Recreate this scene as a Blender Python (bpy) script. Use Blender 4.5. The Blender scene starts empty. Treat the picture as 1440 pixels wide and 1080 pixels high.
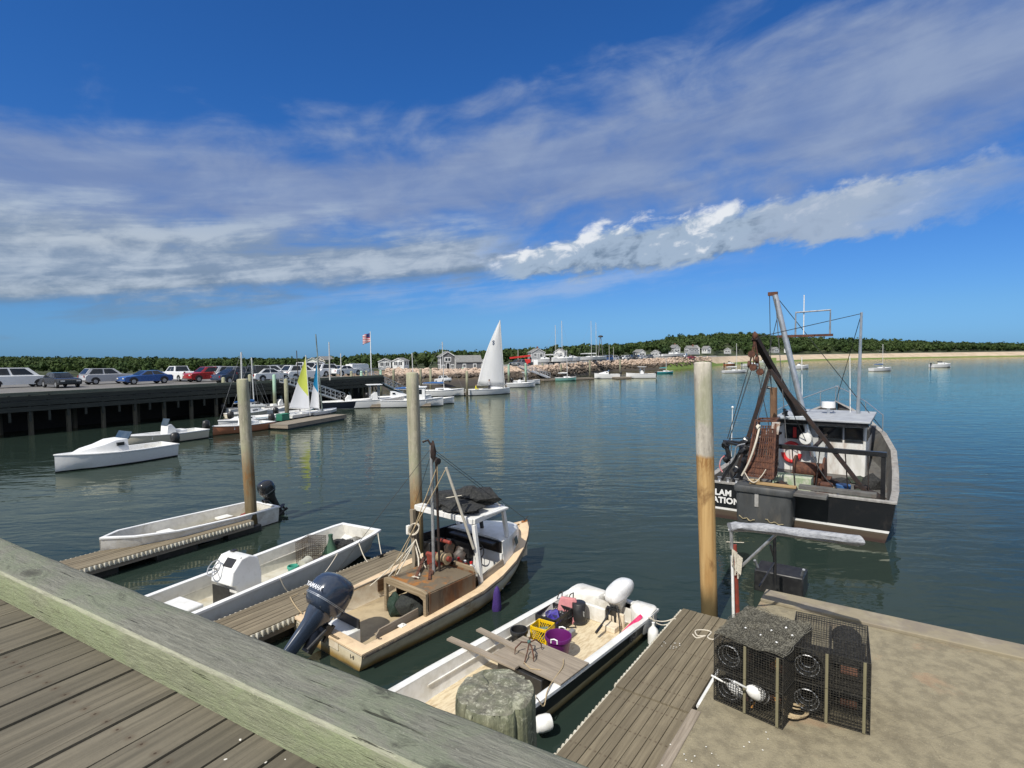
import bpy, math, random
import numpy as np
from mathutils import Vector, Matrix, noise as mnoise

R = math.radians
SC = bpy.context.scene
COL = SC.collection
random.seed(7)
rng = np.random.default_rng(11)

# ------------------------------------------------------------------ camera
EYE = 5.4
cam_d = bpy.data.cameras.new('camera')
cam = bpy.data.objects.new('camera', cam_d)
COL.objects.link(cam)
cam_d.sensor_fit = 'HORIZONTAL'
cam_d.sensor_width = 36.0
cam_d.lens = 36.0 * 780 / 1440
cam_d.clip_start = 0.05
cam_d.clip_end = 20000
PITCH, ROLL = math.atan(40 / 780), R(0.7)
_r, _u0 = Vector((1, 0, 0)), Vector((0, math.sin(PITCH), math.cos(PITCH)))
FWD = Vector((0, math.cos(PITCH), -math.sin(PITCH)))
RIGHT = _r * math.cos(ROLL) - _u0 * math.sin(ROLL)
UP = _u0 * math.cos(ROLL) + _r * math.sin(ROLL)
cam.matrix_world = Matrix(((RIGHT.x, UP.x, -FWD.x, 0), (RIGHT.y, UP.y, -FWD.y, 0), (RIGHT.z, UP.z, -FWD.z, EYE), (0, 0, 0, 1)))
SC.camera = cam

# ------------------------------------------------------------------ light
SUN_EL, SUN_AZ = 50.0, 213.0          # compass-like: angle of the sun's direction measured from +Y towards +X
sun_d = bpy.data.lights.new('sun', 'SUN')
sun_d.energy = 5.0
sun_d.angle = R(0.55)
sun_d.color = (1.0, 0.95, 0.86)
sun = bpy.data.objects.new('sun', sun_d)
COL.objects.link(sun)
_sd = Vector((math.sin(R(SUN_AZ)) * math.cos(R(SUN_EL)), math.cos(R(SUN_AZ)) * math.cos(R(SUN_EL)), math.sin(R(SUN_EL))))
sun.rotation_euler = (-_sd).to_track_quat('-Z', 'Y').to_euler()

SC.view_settings.view_transform = 'Standard'
SC.view_settings.look = 'None'
SC.view_settings.gamma = 1.0
SC.view_settings.exposure = 0.0
SC.cycles.max_bounces = 6
SC.cycles.caustics_reflective = False
SC.cycles.caustics_refractive = False
SC.cycles.sample_clamp_indirect = 6.0
try:
    SC.cycles.use_denoising = True
except Exception:
    pass


# ------------------------------------------------------------------ node expressions
class X:
    """a node socket with arithmetic"""
    nt = None

    def __init__(s, sock): s.s = sock

    @staticmethod
    def op(kind, *a, clamp=False):
        n = X.nt.nodes.new('ShaderNodeMath'); n.operation = kind; n.use_clamp = clamp
        for i, v in enumerate(a):
            if isinstance(v, X): X.nt.links.new(v.s, n.inputs[i])
            else: n.inputs[i].default_value = v
        return X(n.outputs[0])

    def __add__(s, o): return X.op('ADD', s, o)
    __radd__ = __add__
    def __sub__(s, o): return X.op('SUBTRACT', s, o)
    def __rsub__(s, o): return X.op('SUBTRACT', o, s)
    def __mul__(s, o): return X.op('MULTIPLY', s, o)
    __rmul__ = __mul__
    def __truediv__(s, o): return X.op('DIVIDE', s, o)
    def min(s, o): return X.op('MINIMUM', s, o)
    def max(s, o): return X.op('MAXIMUM', s, o)
    def abs(s): return X.op('ABSOLUTE', s)
    def clamp(s, a, b): return s.max(a).min(b)


def sstep(v, a, b):
    n = X.nt.nodes.new('ShaderNodeMapRange'); n.interpolation_type = 'SMOOTHSTEP'; n.clamp = True
    X.nt.links.new(v.s, n.inputs[0])
    n.inputs[1].default_value = a; n.inputs[2].default_value = b
    n.inputs[3].default_value = 0; n.inputs[4].default_value = 1
    if a > b:
        n.inputs[1].default_value = b; n.inputs[2].default_value = a
        n.inputs[3].default_value = 1; n.inputs[4].default_value = 0
    return X(n.outputs[0])


def vec(x, y, z):
    n = X.nt.nodes.new('ShaderNodeCombineXYZ')
    for i, v in enumerate((x, y, z)):
        if isinstance(v, X): X.nt.links.new(v.s, n.inputs[i])
        else: n.inputs[i].default_value = v
    return X(n.outputs[0])


def xnoise(v, scale, detail=4, rough=.5, dist=0.0):
    n = X.nt.nodes.new('ShaderNodeTexNoise')
    n.inputs['Scale'].default_value = scale; n.inputs['Detail'].default_value = detail
    n.inputs['Roughness'].default_value = rough; n.inputs['Distortion'].default_value = dist
    if v is not None: X.nt.links.new(v.s, n.inputs['Vector'])
    return X(n.outputs[0])


def xmix(f, a, b):
    n = X.nt.nodes.new('ShaderNodeMix'); n.data_type = 'RGBA'
    for v, k in ((f, 0), (a, 6), (b, 7)):
        if isinstance(v, X): X.nt.links.new(v.s, n.inputs[k])
        else: n.inputs[k].default_value = v if k == 0 else (*v[:3], 1)
    return X(n.outputs[2])


def xrgbmul(a, b):
    n = X.nt.nodes.new('ShaderNodeMix'); n.data_type = 'RGBA'; n.blend_type = 'MULTIPLY'
    n.inputs[0].default_value = 1
    for v, k in ((a, 6), (b, 7)):
        if isinstance(v, X): X.nt.links.new(v.s, n.inputs[k])
        else: n.inputs[k].default_value = (*v[:3], 1)
    return X(n.outputs[2])


# ------------------------------------------------------------------ world: sky with cloud banks
world = bpy.data.worlds.new('World')
SC.world = world
world.use_nodes = True
nt = world.node_tree
nt.nodes.clear()
X.nt = nt
sky = nt.nodes.new('ShaderNodeTexSky')
sky.sky_type = 'NISHITA'
sky.sun_disc = False
sky.sun_elevation = R(SUN_EL)
sky.sun_rotation = R(SUN_AZ)
sky.altitude = 0
sky.air_density = 1.0
sky.dust_density = 0.4
sky.ozone_density = 2.0
tc = nt.nodes.new('ShaderNodeTexCoord')
sep = nt.nodes.new('ShaderNodeSeparateXYZ')
nt.links.new(tc.outputs['Generated'], sep.inputs[0])
dx, dy, dz = (X(sep.outputs[i]) for i in range(3))
AZ = X.op('ARCTAN2', dx, dy) * 57.29578
EL = X.op('ARCSINE', dz.clamp(-1, 1)) * 57.29578
nA = xnoise(vec(AZ * .10, EL * .34 - AZ * .035, 3.1), 1.0, 6, .58, .4)
nB = xnoise(vec(AZ * .055, EL * .22 - AZ * .03, 9.7), 1.0, 5, .55, .6)
nC = xnoise(vec(AZ * .24, EL * .50 - AZ * .06, 1.7), 1.0, 7, .6, .35)
nD = xnoise(vec(AZ * .035, EL * .5 - AZ * .05, 5.2), 1.0, 6, .6, .3)
nS = xnoise(vec(AZ * .065, EL * .52 - AZ * .06, 2.4), 1.0, 6, .56, .4)
nV = xnoise(vec(AZ * .095 + EL * .05, EL * .19 - AZ * .04, 7.9), 1.0, 7, .55, .35)
nP = xnoise(vec(AZ * .42, EL * .62 - AZ * .10, 4.4), 1.0, 6, .55, .5)
# low grey bank on the left, running on under the veil
c1 = AZ * .055 + 10.0
h1 = (AZ * -.075 + 2.7).clamp(1.2, 5.4)
t1 = (EL - c1) / h1
d1 = 1.08 - (t1 * .85).max(t1 * -1.2) + (nA - .5) * 1.1 + (nS - .5) * 1.5 + (nC - .5) * .5
m1 = sstep(d1, -.05, .75) * sstep(AZ + (nC - .5) * 16 + (nS - .5) * 14, 5.0, -5.0)
# white-topped cumulus band rising to the right
c2 = AZ.min(10) * .155 + (AZ - 10).max(0) * .075 + 9.0
h2 = (AZ * .105 + 1.6).clamp(.7, 2.6)
t2 = (EL - c2) / h2
d2 = 1.0 - t2.max(t2 * -1.0) + (nC - .5) * 1.5 + (nP - .5) * .9 + (nA - .5) * .7
m2 = sstep(d2, -.02, .42) * sstep(AZ + (nC - .5) * 9, -4.0, 1.5) * sstep(AZ + (nA - .5) * 14, 46, 31)
# broad thin veil
c3 = AZ * .10 + 17.6
h3 = AZ * .035 + 5.6
t3 = (EL - c3) / h3
d3 = 1.28 - t3.abs() + (nV - .5) * 2.7 + (nS - .5) * .45 + (nB - .5) * 1.4
m3 = sstep(d3, -.25, 1.0) * (nV * .7 + .58).clamp(0, 1) * .9
# faint wisps
m4 = sstep(nD * .6 + nA * .4 + nC * .2, .52, .72) * sstep(EL + AZ * -.06, 4.0, 6.2) * sstep(EL + AZ * -.06, 10, 6.8) * sstep(AZ.abs(), 30, 8) * .5
veil_col = xmix(sstep(nS * .5 + nV * .6 + nA * .3, .55, .92), (.20, .275, .47), (.30, .38, .55))
bank_col = xmix(sstep(nS * .7 + nA * .3 + (nC - .5) * .6, .38, .62), (.235, .31, .42), (.48, .55, .63))
bank_col = xmix(sstep(t1 + (nC - .5) * .8 + (nS - .5) * .6, -.18, -.72) * .9, bank_col, (.145, .205, .275))
bank_col = xmix(sstep(t1 + (nS - .5) * .5, .35, 1.0) * .6, bank_col, (.36, .46, .62))
wl_ = t2 * .42 + (nP - .5) * 1.7 + (nC - .5) * 2.0 + .05
wedge_col = xmix(sstep(wl_, -.55, .05), (.155, .225, .325), (.37, .47, .60))
wedge_col = xmix(sstep(wl_, .16, .58), wedge_col, (.82, .85, .89))
wedge_col = xmix(sstep(AZ + (nA - .5) * 8, 21, 26) * .75, wedge_col, (.37, .45, .58))
skyc = xrgbmul(X(sky.outputs[0]), xmix(sstep(EL, 0, 4.5), (.25, .57, 1.24), xmix(sstep(EL, 1, 26), (.30, .59, 1.06), (.215, .62, 1.18))))
skyv = nt.nodes.new('ShaderNodeVectorMath'); skyv.operation = 'SCALE'
nt.links.new(skyc.s, skyv.inputs[0]); skyv.inputs[3].default_value = 1.0
SKY_STRENGTH = .10
INV = 1.0 / SKY_STRENGTH
def lift(c): return tuple(v * INV for v in c)
def xs(c):
    n = nt.nodes.new('ShaderNodeVectorMath'); n.operation = 'SCALE'
    nt.links.new(c.s, n.inputs[0]); n.inputs[3].default_value = INV
    return X(n.outputs[0])
col = X(skyv.outputs[0])
col = xmix(m4, col, lift((.42, .52, .70)))
col = xmix(m3, col, xs(veil_col))
col = xmix(m1 * .9, col, xs(bank_col))
# unseen broken cloud added overhead and behind the camera for neutral fill light
m5 = sstep(EL, 33, 50).max(sstep(AZ.abs(), 58, 85) * sstep(EL, 2, 9)) * sstep(nB, .36, .56)
col = xmix(m5 * .9, col, lift((.74, .76, .79)))
col = xmix(m2 * .95, col, xs(wedge_col))
bg = nt.nodes.new('ShaderNodeBackground')
bg.inputs['Strength'].default_value = SKY_STRENGTH
nt.links.new(col.s, bg.inputs[0])
wo = nt.nodes.new('ShaderNodeOutputWorld')
nt.links.new(bg.outputs[0], wo.inputs[0])


# ------------------------------------------------------------------ materials
MATS = {}


def new_mat(name):
    m = bpy.data.materials.new(name); m.use_nodes = True
    nt = m.node_tree; X.nt = nt
    b = nt.nodes['Principled BSDF']
    t = nt.nodes.new('ShaderNodeTexCoord')
    return m, nt, b, X(t.outputs['Object'])


def add_bump(nt, b, h, strength, dist):
    n = nt.nodes.new('ShaderNodeBump')
    n.inputs['Strength'].default_value = strength; n.inputs['Distance'].default_value = dist
    nt.links.new(h.s, n.inputs['Height']); nt.links.new(n.outputs[0], b.inputs['Normal'])


def mapping(v, sc, loc=(0, 0, 0)):
    n = X.nt.nodes.new('ShaderNodeMapping')
    n.inputs['Scale'].default_value = sc; n.inputs['Location'].default_value = loc
    X.nt.links.new(v.s, n.inputs[0])
    return X(n.outputs[0])


def mat(name, c, rough=.5, c2=None, scale=6, detail=5, lo=.4, hi=.65, bump=0, bscale=None, metal=0, spec=.5, dirt=None, dirt_amt=.5, dscale=1.6, stretch=(1, 1, 1), coat=0):
    """colour broken up by noise, optional second stain colour"""
    if name in MATS: return MATS[name]
    m, nt, b, o = new_mat(name)
    c2 = c2 or tuple(v * .78 for v in c)
    ov = mapping(o, stretch)
    n1 = xnoise(ov, scale, detail, .6)
    colr = xmix(sstep(n1, lo, hi), c, c2)
    if dirt:
        n2 = xnoise(mapping(o, stretch, (3.3, 1.7, 5.1)), dscale, 8, .68, .3)
        colr = xmix(sstep(n2, .5, .74) * dirt_amt, colr, dirt)
    nt.links.new(colr.s, b.inputs['Base Color'])
    n3 = xnoise(ov, scale * 2.3, 3)
    rr = n3 * .25 + (rough - .125)
    nt.links.new(rr.clamp(.03, 1).s, b.inputs['Roughness'])
    b.inputs['Metallic'].default_value = metal
    b.inputs['Specular IOR Level'].default_value = spec
    b.inputs['Coat Weight'].default_value = coat
    if bump:
        add_bump(nt, b, xnoise(ov, bscale or scale * 4, 6, .65), 1.0, bump)
    MATS[name] = m
    return m


def wood(name, c, c2, axis=0, plank=None, green=None, rough=.85, crack=.35, bump=.004, blotch=None, scale=1.0, grain_hi=22, bl=(9.0, .52, .64), gr=(.36, .66, .8), nails=None):
    """weathered timber: grain stretched along an axis, per-plank tone"""
    if name in MATS: return MATS[name]
    m, nt, b, o = new_mat(name)
    st = [grain_hi, grain_hi, grain_hi]; st[axis] = 1.1
    st = tuple(v * scale for v in st)
    g = xnoise(mapping(o, st), 1.0, 7, .62, .35)
    big = xnoise(mapping(o, (1.3, 1.3, 1.3)), 1.6, 5, .6)
    colr = xmix(sstep(g, .33, .68), c, c2)
    colr = xmix(sstep(big, .45, .75) * .45, colr, tuple(v * .62 for v in c))
    if plank:                                   # (axis index across, width)
        s = X.nt.nodes.new('ShaderNodeSeparateXYZ'); nt.links.new(o.s, s.inputs[0])
        k = X.op('FLOOR', X(s.outputs[plank[0]]) / plank[1])
        w = nt.nodes.new('ShaderNodeTexWhiteNoise'); w.noise_dimensions = '1D'
        nt.links.new(k.s, w.inputs['W'])
        colr = xmix(X(w.outputs[0]) * .5, colr, tuple(v * .55 for v in c2))
    if green:
        gn = xnoise(mapping(o, (1, 1, 1), (7, 2, 4)), 2.1, 7, .65, .5)
        colr = xmix(sstep(gn, gr[0], gr[1]) * gr[2], colr, green)
    if blotch:
        bn = xnoise(mapping(o, (1, 1, 1), (1, 9, 2)), bl[0], 8, .7, .6)
        colr = xmix(sstep(bn, bl[1], bl[2]) * .85, colr, blotch)
    if plank and nails:
        s2 = X.nt.nodes.new('ShaderNodeSeparateXYZ'); nt.links.new(o.s, s2.inputs[0])
        fa = X.op('FRACT', X(s2.outputs[plank[0]]) / plank[1]) * plank[1]
        fb = X.op('FRACT', X(s2.outputs[axis]) / nails) * nails - nails / 2
        du_ = ((fa - plank[1] * .24).abs()).min((fa - plank[1] * .76).abs())
        dd = X.op('SQRT', du_ * du_ + fb * fb)
        colr = xmix(sstep(dd, .0075, .0045) * .9, colr, (.03, .022, .016))
        colr = xmix(sstep(dd, .03, .008) * .35, colr, (.07, .045, .028))
    cr = xnoise(mapping(o, tuple(v * (1.9 if v > 5 else .6) for v in st), (4, 4, 4)), 1.0, 4, .55)
    crk = sstep(cr, .36, .30) * crack
    colr = xmix(crk, colr, tuple(v * .25 for v in c))
    nt.links.new(colr.s, b.inputs['Base Color'])
    b.inputs['Roughness'].default_value = rough
    b.inputs['Specular IOR Level'].default_value = .25
    add_bump(nt, b, g * .7 + xnoise(mapping(o, (40, 40, 40)), 1.0, 4) * .3 - crk, 1.0, bump)
    MATS[name] = m
    return m


def banded(name, stops, axis=2, rough=.5, noise_amt=.06, nscale=5, var=.2, bump=0, stretch=(1, 1, 1), dirt=None, dirt_amt=.5, metal=0, blotch_scale=3.0, spec=.5):
    """colour changes with an object coordinate: [(value, colour), ...] (stains, painted stripes)"""
    if name in MATS: return MATS[name]
    m, nt, b, o = new_mat(name)
    s = X.nt.nodes.new('ShaderNodeSeparateXYZ'); nt.links.new(o.s, s.inputs[0])
    v = X(s.outputs[axis])
    n = xnoise(mapping(o, stretch), nscale, 6, .6)
    v = v + (n - .5) * noise_amt * 2
    colr = None
    for i, (z, c, *e) in enumerate(stops):
        if i == 0: colr = xmix(0.0, c, c)
        else:
            w = e[0] if e else .01
            colr = xmix(sstep(v, z - w, z + w), colr, c)
    n2 = xnoise(mapping(o, stretch, (2, 5, 1)), nscale * 2.7, 6, .6)
    colr = xmix(sstep(n2, .4, .7) * var, colr, (.02, .018, .012))
    if dirt:
        n4 = xnoise(mapping(o, stretch, (8, 3, 6)), blotch_scale, 8, .7, .4)
        colr = xmix(sstep(n4, .5, .72) * dirt_amt, colr, dirt)
    nt.links.new(colr.s, b.inputs['Base Color'])
    b.inputs['Roughness'].default_value = rough
    b.inputs['Metallic'].default_value = metal
    b.inputs['Specular IOR Level'].default_value = spec
    if bump: add_bump(nt, b, xnoise(mapping(o, tuple(q * 3 for q in stretch)), nscale * 3, 6, .65), 1.0, bump)
    MATS[name] = m
    return m


# ------------------------------------------------------------------ mesh builder
class MB:
    def __init__(s): s.v = []; s.f = []; s.m = []

    def add(s, vs, fs, mi=0):
        k = len(s.v); s.v += [tuple(p) for p in vs]
        s.f += [tuple(i + k for i in f) for f in fs]; s.m += [mi] * len(fs)
        return s

    def box(s, c, d, rz=0, mi=0, rx=0, ry=0):
        hx, hy, hz = d[0] / 2, d[1] / 2, d[2] / 2
        M = Matrix.Rotation(rz, 3, 'Z') @ Matrix.Rotation(ry, 3, 'Y') @ Matrix.Rotation(rx, 3, 'X')
        c = Vector(c)
        vs = [c + M @ Vector((x * hx, y * hy, z * hz)) for z in (-1, 1) for y in (-1, 1) for x in (-1, 1)]
        return s.add(vs, [(0, 2, 3, 1), (4, 5, 7, 6), (0, 1, 5, 4), (2, 6, 7, 3), (0, 4, 6, 2), (1, 3, 7, 5)], mi)

    def bar(s, p, q, w, h, mi=0, up=(0, 0, 1)):
        p, q = Vector(p), Vector(q); d = (q - p).normalized(); u = Vector(up)
        if abs(d.dot(u)) > .98: u = Vector((1, 0, 0))
        a = d.cross(u).normalized() * (w / 2); b = a.cross(d).normalized() * (h / 2)
        vs = [e + x * a + y * b for e in (p, q) for x, y in ((-1, -1), (1, -1), (1, 1), (-1, 1))]
        return s.add(vs, [(0, 1, 2, 3)[::-1], (4, 5, 6, 7), (0, 1, 5, 4), (1, 2, 6, 5), (2, 3, 7, 6), (3, 0, 4, 7)], mi)

    def tube(s, pts, r, n=8, mi=0, cap=True, closed=False):
        pts = [Vector(p) for p in pts]; N = len(pts)
        rs = r if isinstance(r, (list, tuple)) else [r] * N
        rings = []; u = None
        for i, p in enumerate(pts):
            if closed: d = pts[(i + 1) % N] - pts[i - 1]
            else: d = pts[min(i + 1, N - 1)] - pts[max(i - 1, 0)]
            d = d.normalized() if d.length > 1e-9 else Vector((0, 0, 1))
            if u is None:
                u = d.orthogonal().normalized()
            else:
                u = (u - d * u.dot(d))
                u = u.normalized() if u.length > 1e-6 else d.orthogonal().normalized()
            w = d.cross(u)
            rings.append([p + (u * math.cos(2 * math.pi * k / n) + w * math.sin(2 * math.pi * k / n)) * rs[i] for k in range(n)])
        return s.loft(rings, mi=mi, cap=cap and not closed, ringclosed=closed)

    def loft(s, rings, mi=0, cap=True, loop=True, ringclosed=False):
        n = len(rings[0]); k = len(s.v); N = len(rings)
        for r_ in rings: s.v += [tuple(p) for p in r_]
        L = n if loop else n - 1
        for i in range(N if ringclosed else N - 1):
            j = (i + 1) % N
            for a in range(L):
                b = (a + 1) % n
                s.f.append((k + i * n + a, k + i * n + b, k + j * n + b, k + j * n + a)); s.m.append(mi)
        if cap and loop and not ringclosed:
            s.f.append(tuple(k + a for a in range(n))[::-1]); s.m.append(mi)
            s.f.append(tuple(k + (N - 1) * n + a for a in range(n))); s.m.append(mi)
        return s

    def poly(s, pts, mi=0): return s.add(pts, [tuple(range(len(pts)))], mi)

    def prism(s, pts, d, mi=0):
        """polygon pts extruded by vector d"""
        d = Vector(d); a = [Vector(p) for p in pts]; b = [p + d for p in a]
        n = len(a)
        return s.add(a + b, [tuple(range(n))[::-1], tuple(range(n, 2 * n))] + [(i, (i + 1) % n, n + (i + 1) % n, n + i) for i in range(n)], mi)

    def sweep(s, path, prof, closed=False, mi=0, up=None):
        """profile [(side, z)] carried along a path; side is to the left of travel, level"""
        P = [Vector(p) for p in path]; N = len(P); rings = []
        for i in range(N):
            a = P[i] - P[i - 1] if (closed or i > 0) else P[1] - P[0]
            b = P[(i + 1) % N] - P[i] if (closed or i < N - 1) else P[-1] - P[-2]
            a = Vector((a.x, a.y, 0)).normalized(); b = Vector((b.x, b.y, 0)).normalized()
            na, nb = Vector((-a.y, a.x, 0)), Vector((-b.y, b.x, 0))
            m = na + nb
            m = m / max(m.dot(na), .5) if m.length > 1e-4 else na
            rings.append([P[i] + m * q[0] + Vector((0, 0, q[1])) for q in prof])
        return s.loft(rings, mi=mi, cap=not closed, ringclosed=closed)

    def lathe(s, prof, n=20, c=(0, 0, 0), axis=2, mi=0, cap=True):
        c = Vector(c); rings = []
        for r_, z in prof:
            ring = []
            for k in range(n):
                a = 2 * math.pi * k / n; p = [0, 0, 0]
                p[(axis + 1) % 3] = r_ * math.cos(a); p[(axis + 2) % 3] = r_ * math.sin(a); p[axis] = z
                ring.append(c + Vector(p))
            rings.append(ring)
        return s.loft(rings, mi=mi, cap=cap)

    def blob(s, c, r_, seed=0, amp=.2, sub=2, mi=0, freq=1.5):
        vs, fs = ICO[sub]; c = Vector(c); rr = Vector(r_) if not isinstance(r_, (int, float)) else Vector((r_,) * 3)
        out = []
        for p in vs:
            q = Vector(p); k = 1 + amp * 2 * mnoise.noise(q * freq + Vector((seed * 3.1, seed * 1.7, seed)))
            out.append((c.x + q.x * rr.x * k, c.y + q.y * rr.y * k, c.z + q.z * rr.z * k))
        return s.add(out, fs, mi)

    def xf(s, M):
        s.v = [tuple(M @ Vector(p)) for p in s.v]; return s

    def build(s, name, mats, parent=None, loc=None, rot=None, sharp=38, bevel=0, flat=False):
        me = bpy.data.meshes.new(name)
        me.from_pydata(s.v, [], s.f)
        for m_ in (mats if isinstance(mats, (list, tuple)) else [mats]): me.materials.append(m_)
        me.polygons.foreach_set('material_index', s.m)
        import bmesh
        bm = bmesh.new(); bm.from_mesh(me)
        bmesh.ops.recalc_face_normals(bm, faces=bm.faces)
        bm.to_mesh(me); bm.free()
        if not flat:
            me.polygons.foreach_set('use_smooth', [True] * len(me.polygons))
            me.set_sharp_from_angle(angle=R(sharp))
        me.update()
        o = bpy.data.objects.new(name, me); COL.objects.link(o)
        if parent: o.parent = parent
        if loc is not None: o.location = loc
        if rot is not None: o.rotation_euler = rot
        if bevel:
            b = o.modifiers.new('bevel', 'BEVEL'); b.width = bevel; b.segments = 2; b.limit_method = 'ANGLE'; b.angle_limit = R(50)
        return o


def _ico(sub):
    import bmesh
    bm = bmesh.new(); bmesh.ops.create_icosphere(bm, subdivisions=sub, radius=1)
    vs = [tuple(v.co) for v in bm.verts]; fs = [tuple(v.index for v in f.verts) for f in bm.faces]
    bm.free(); return vs, fs


ICO = {k: _ico(k) for k in (1, 2, 3)}


def tag(o, label=None, cat=None, group=None, kind=None):
    if label: o['label'] = label
    if cat: o['category'] = cat
    if group: o['group'] = group
    if kind: o['kind'] = kind
    return o


def thing(name, label, cat, loc=(0, 0, 0), rz=0, group=None):
    o = bpy.data.objects.new(name, None); COL.objects.link(o)
    o.empty_display_size = .2
    o.location = loc; o.rotation_euler = (0, 0, rz)
    return tag(o, label, cat, group)


def text_mesh(name, s, size, m, parent, loc, rot, ext=.002, offset=0.0, align='CENTER', spacing=1.0, shear=0.0):
    c = bpy.data.curves.new(name, 'FONT'); c.body = s; c.size = size; c.extrude = ext; c.offset = offset
    c.align_x = align; c.align_y = 'CENTER'; c.space_character = spacing; c.shear = shear; c.resolution_u = 4
    t = bpy.data.objects.new(name, c); COL.objects.link(t)
    dg = bpy.context.evaluated_depsgraph_get()
    me = bpy.data.meshes.new_from_object(t.evaluated_get(dg))
    bpy.data.objects.remove(t); bpy.data.curves.remove(c)
    me.name = name; me.materials.clear(); me.materials.append(m)
    o = bpy.data.objects.new(name, me); COL.objects.link(o)
    o.parent = parent; o.location = loc; o.rotation_euler = rot
    return o


def pix(px, py, z):
    """point on the level z that the photograph shows at a pixel of its 1440x1080 frame"""
    d = RIGHT * (px - 720) + UP * (540 - py) + FWD * 780
    t = (z - EYE) / d.z
    return Vector((0, 0, EYE)) + d * t


def pixd(px, py, dist):
    d = RIGHT * (px - 720) + UP * (540 - py) + FWD * 780
    return Vector((0, 0, EYE)) + d * (dist / d.y)


def sag(p, q, drop, n=10):
    p, q = Vector(p), Vector(q)
    return [p.lerp(q, i / n) - Vector((0, 0, drop * 4 * (i / n) * (1 - i / n))) for i in range(n + 1)]

# ------------------------------------------------------------------ palette
white_paint = mat('white_paint', (.74, .74, .72), .38, (.66, .66, .62), 4, dirt=(.38, .33, .24), dirt_amt=.35)
white_clean = mat('white_clean', (.8, .8, .79), .3, (.74, .74, .72), 3)
gel_white = mat('gel_white', (.76, .75, .71), .35, (.62, .60, .54), 3.2, dirt=(.30, .24, .16), dirt_amt=.5, dscale=2.2)
cream = mat('cream_paint', (.66, .50, .32), .55, (.60, .46, .30), 7, dirt=(.25, .16, .08), dirt_amt=.55, dscale=3)
cream_white = mat('cream_white', (.70, .62, .48), .5, (.62, .52, .38), 6, dirt=(.30, .2, .1), dirt_amt=.5, dscale=3)
tan_floor = mat('tan_floor', (.43, .345, .215), .7, (.34, .27, .17), 3, dirt=(.17, .12, .065), dirt_amt=.5, dscale=2.2)
sand_floor = mat('sand_floor', (.62, .53, .36), .7, (.47, .375, .235), 6, stretch=(1, 4, 1), dirt=(.33, .22, .11), dirt_amt=.6, dscale=2.5)
black_plastic = mat('black_plastic', (.013, .013, .014), .42, (.025, .025, .025), 8)
black_rubber = mat('black_rubber', (.014, .014, .014), .7, (.03, .03, .028), 8)
black_paint = mat('black_paint', (.010, .011, .013), .3, (.02, .02, .022), 3, dirt=(.07, .06, .05), dirt_amt=.4)
net_black = mat('net_black', (.012, .013, .013), .9, (.035, .035, .033), 20, bump=.02, bscale=40)
grey_metal = mat('grey_metal', (.42, .43, .44), .4, (.3, .3, .3), 6, metal=.6)
alu = mat('aluminium', (.55, .56, .57), .35, (.45, .46, .47), 4, metal=.8)
rust = mat('rust', (.065, .026, .017), .85, (.125, .05, .026), 9, dirt=(.025, .013, .01), dirt_amt=.7, dscale=6, bump=.004)
rust_dark = mat('rust_dark', (.015, .011, .010), .85, (.034, .017, .012), 9, dirt=(.015, .01, .009), dirt_amt=.6, dscale=5, bump=.003)
red_paint = mat('red_paint', (.24, .035, .02), .6, (.15, .03, .02), 6, dirt=(.05, .03, .02), dirt_amt=.5, dscale=5)
red_bright = mat('red_bright', (.55, .025, .02), .45, (.42, .02, .018), 5)
orange_red = mat('orange_red', (.62, .09, .03), .5)
rope_white = mat('rope_white', (.62, .57, .47), .9, (.42, .38, .30), 60)
rope_tan = mat('rope_tan', (.42, .33, .20), .9, (.28, .21, .12), 60)
cable = mat('cable', (.03, .03, .03), .6)
glass_dark = mat('glass_dark', (.012, .016, .02), .08, (.02, .025, .03), 3)
glass_blue = mat('glass_blue', (.03, .05, .07), .06, (.05, .07, .09), 2)
chrome = mat('chrome', (.6, .6, .6), .2, metal=1)
plastic_white = mat('plastic_white', (.8, .8, .78), .4, (.7, .7, .66), 6, dirt=(.4, .36, .28), dirt_amt=.3, dscale=5)
tyre = mat('tyre', (.012, .012, .012), .8)

dock_wood = wood('dock_wood', (.222, .187, .126), (.145, .12, .08), 0, plank=(1, .1405), rough=.85, bump=.004, nails=.6)
dock_wood2 = wood('dock_wood_pale', (.25, .21, .145), (.165, .135, .092), 0, plank=(1, .1405), rough=.85, bump=.004)
far_dock_wood = wood('far_dock_wood', (.26, .23, .185), (.18, .155, .12), 0, rough=.85, bump=.002)
beam_wood = wood('beam_wood', (.255, .25, .195), (.115, .115, .09), 0, green=(.20, .225, .14), rough=.93, crack=.75, bump=.009, blotch=(.30, .31, .245), grain_hi=60, bl=(26, .56, .68), gr=(.44, .72, .65))
pier_wood = wood('pier_wood', (.175, .155, .115), (.10, .09, .068), 1, plank=(0, .2), rough=.9, bump=.005, nails=.55)
post_side = wood('post_side', (.22, .215, .15), (.085, .085, .06), 2, green=(.19, .21, .12), rough=.95, crack=1.0, bump=.016, blotch=(.34, .34, .24), grain_hi=34, bl=(34, .52, .64), gr=(.42, .7, .6))
grey_wood = wood('grey_wood', (.32, .27, .21), (.21, .175, .135), 1, rough=.85, bump=.003)
grey_wood_x = wood('grey_wood_x', (.33, .28, .22), (.2, .165, .125), 0, rough=.85, bump=.003)
brown_wood = wood('brown_wood', (.16, .095, .05), (.085, .048, .026), 0, rough=.8, bump=.003)
pile_wood = wood('pile_wood', (.34, .30, .215), (.22, .19, .13), 2, green=(.24, .25, .13), rough=.9, bump=.006, grain_hi=14)

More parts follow.
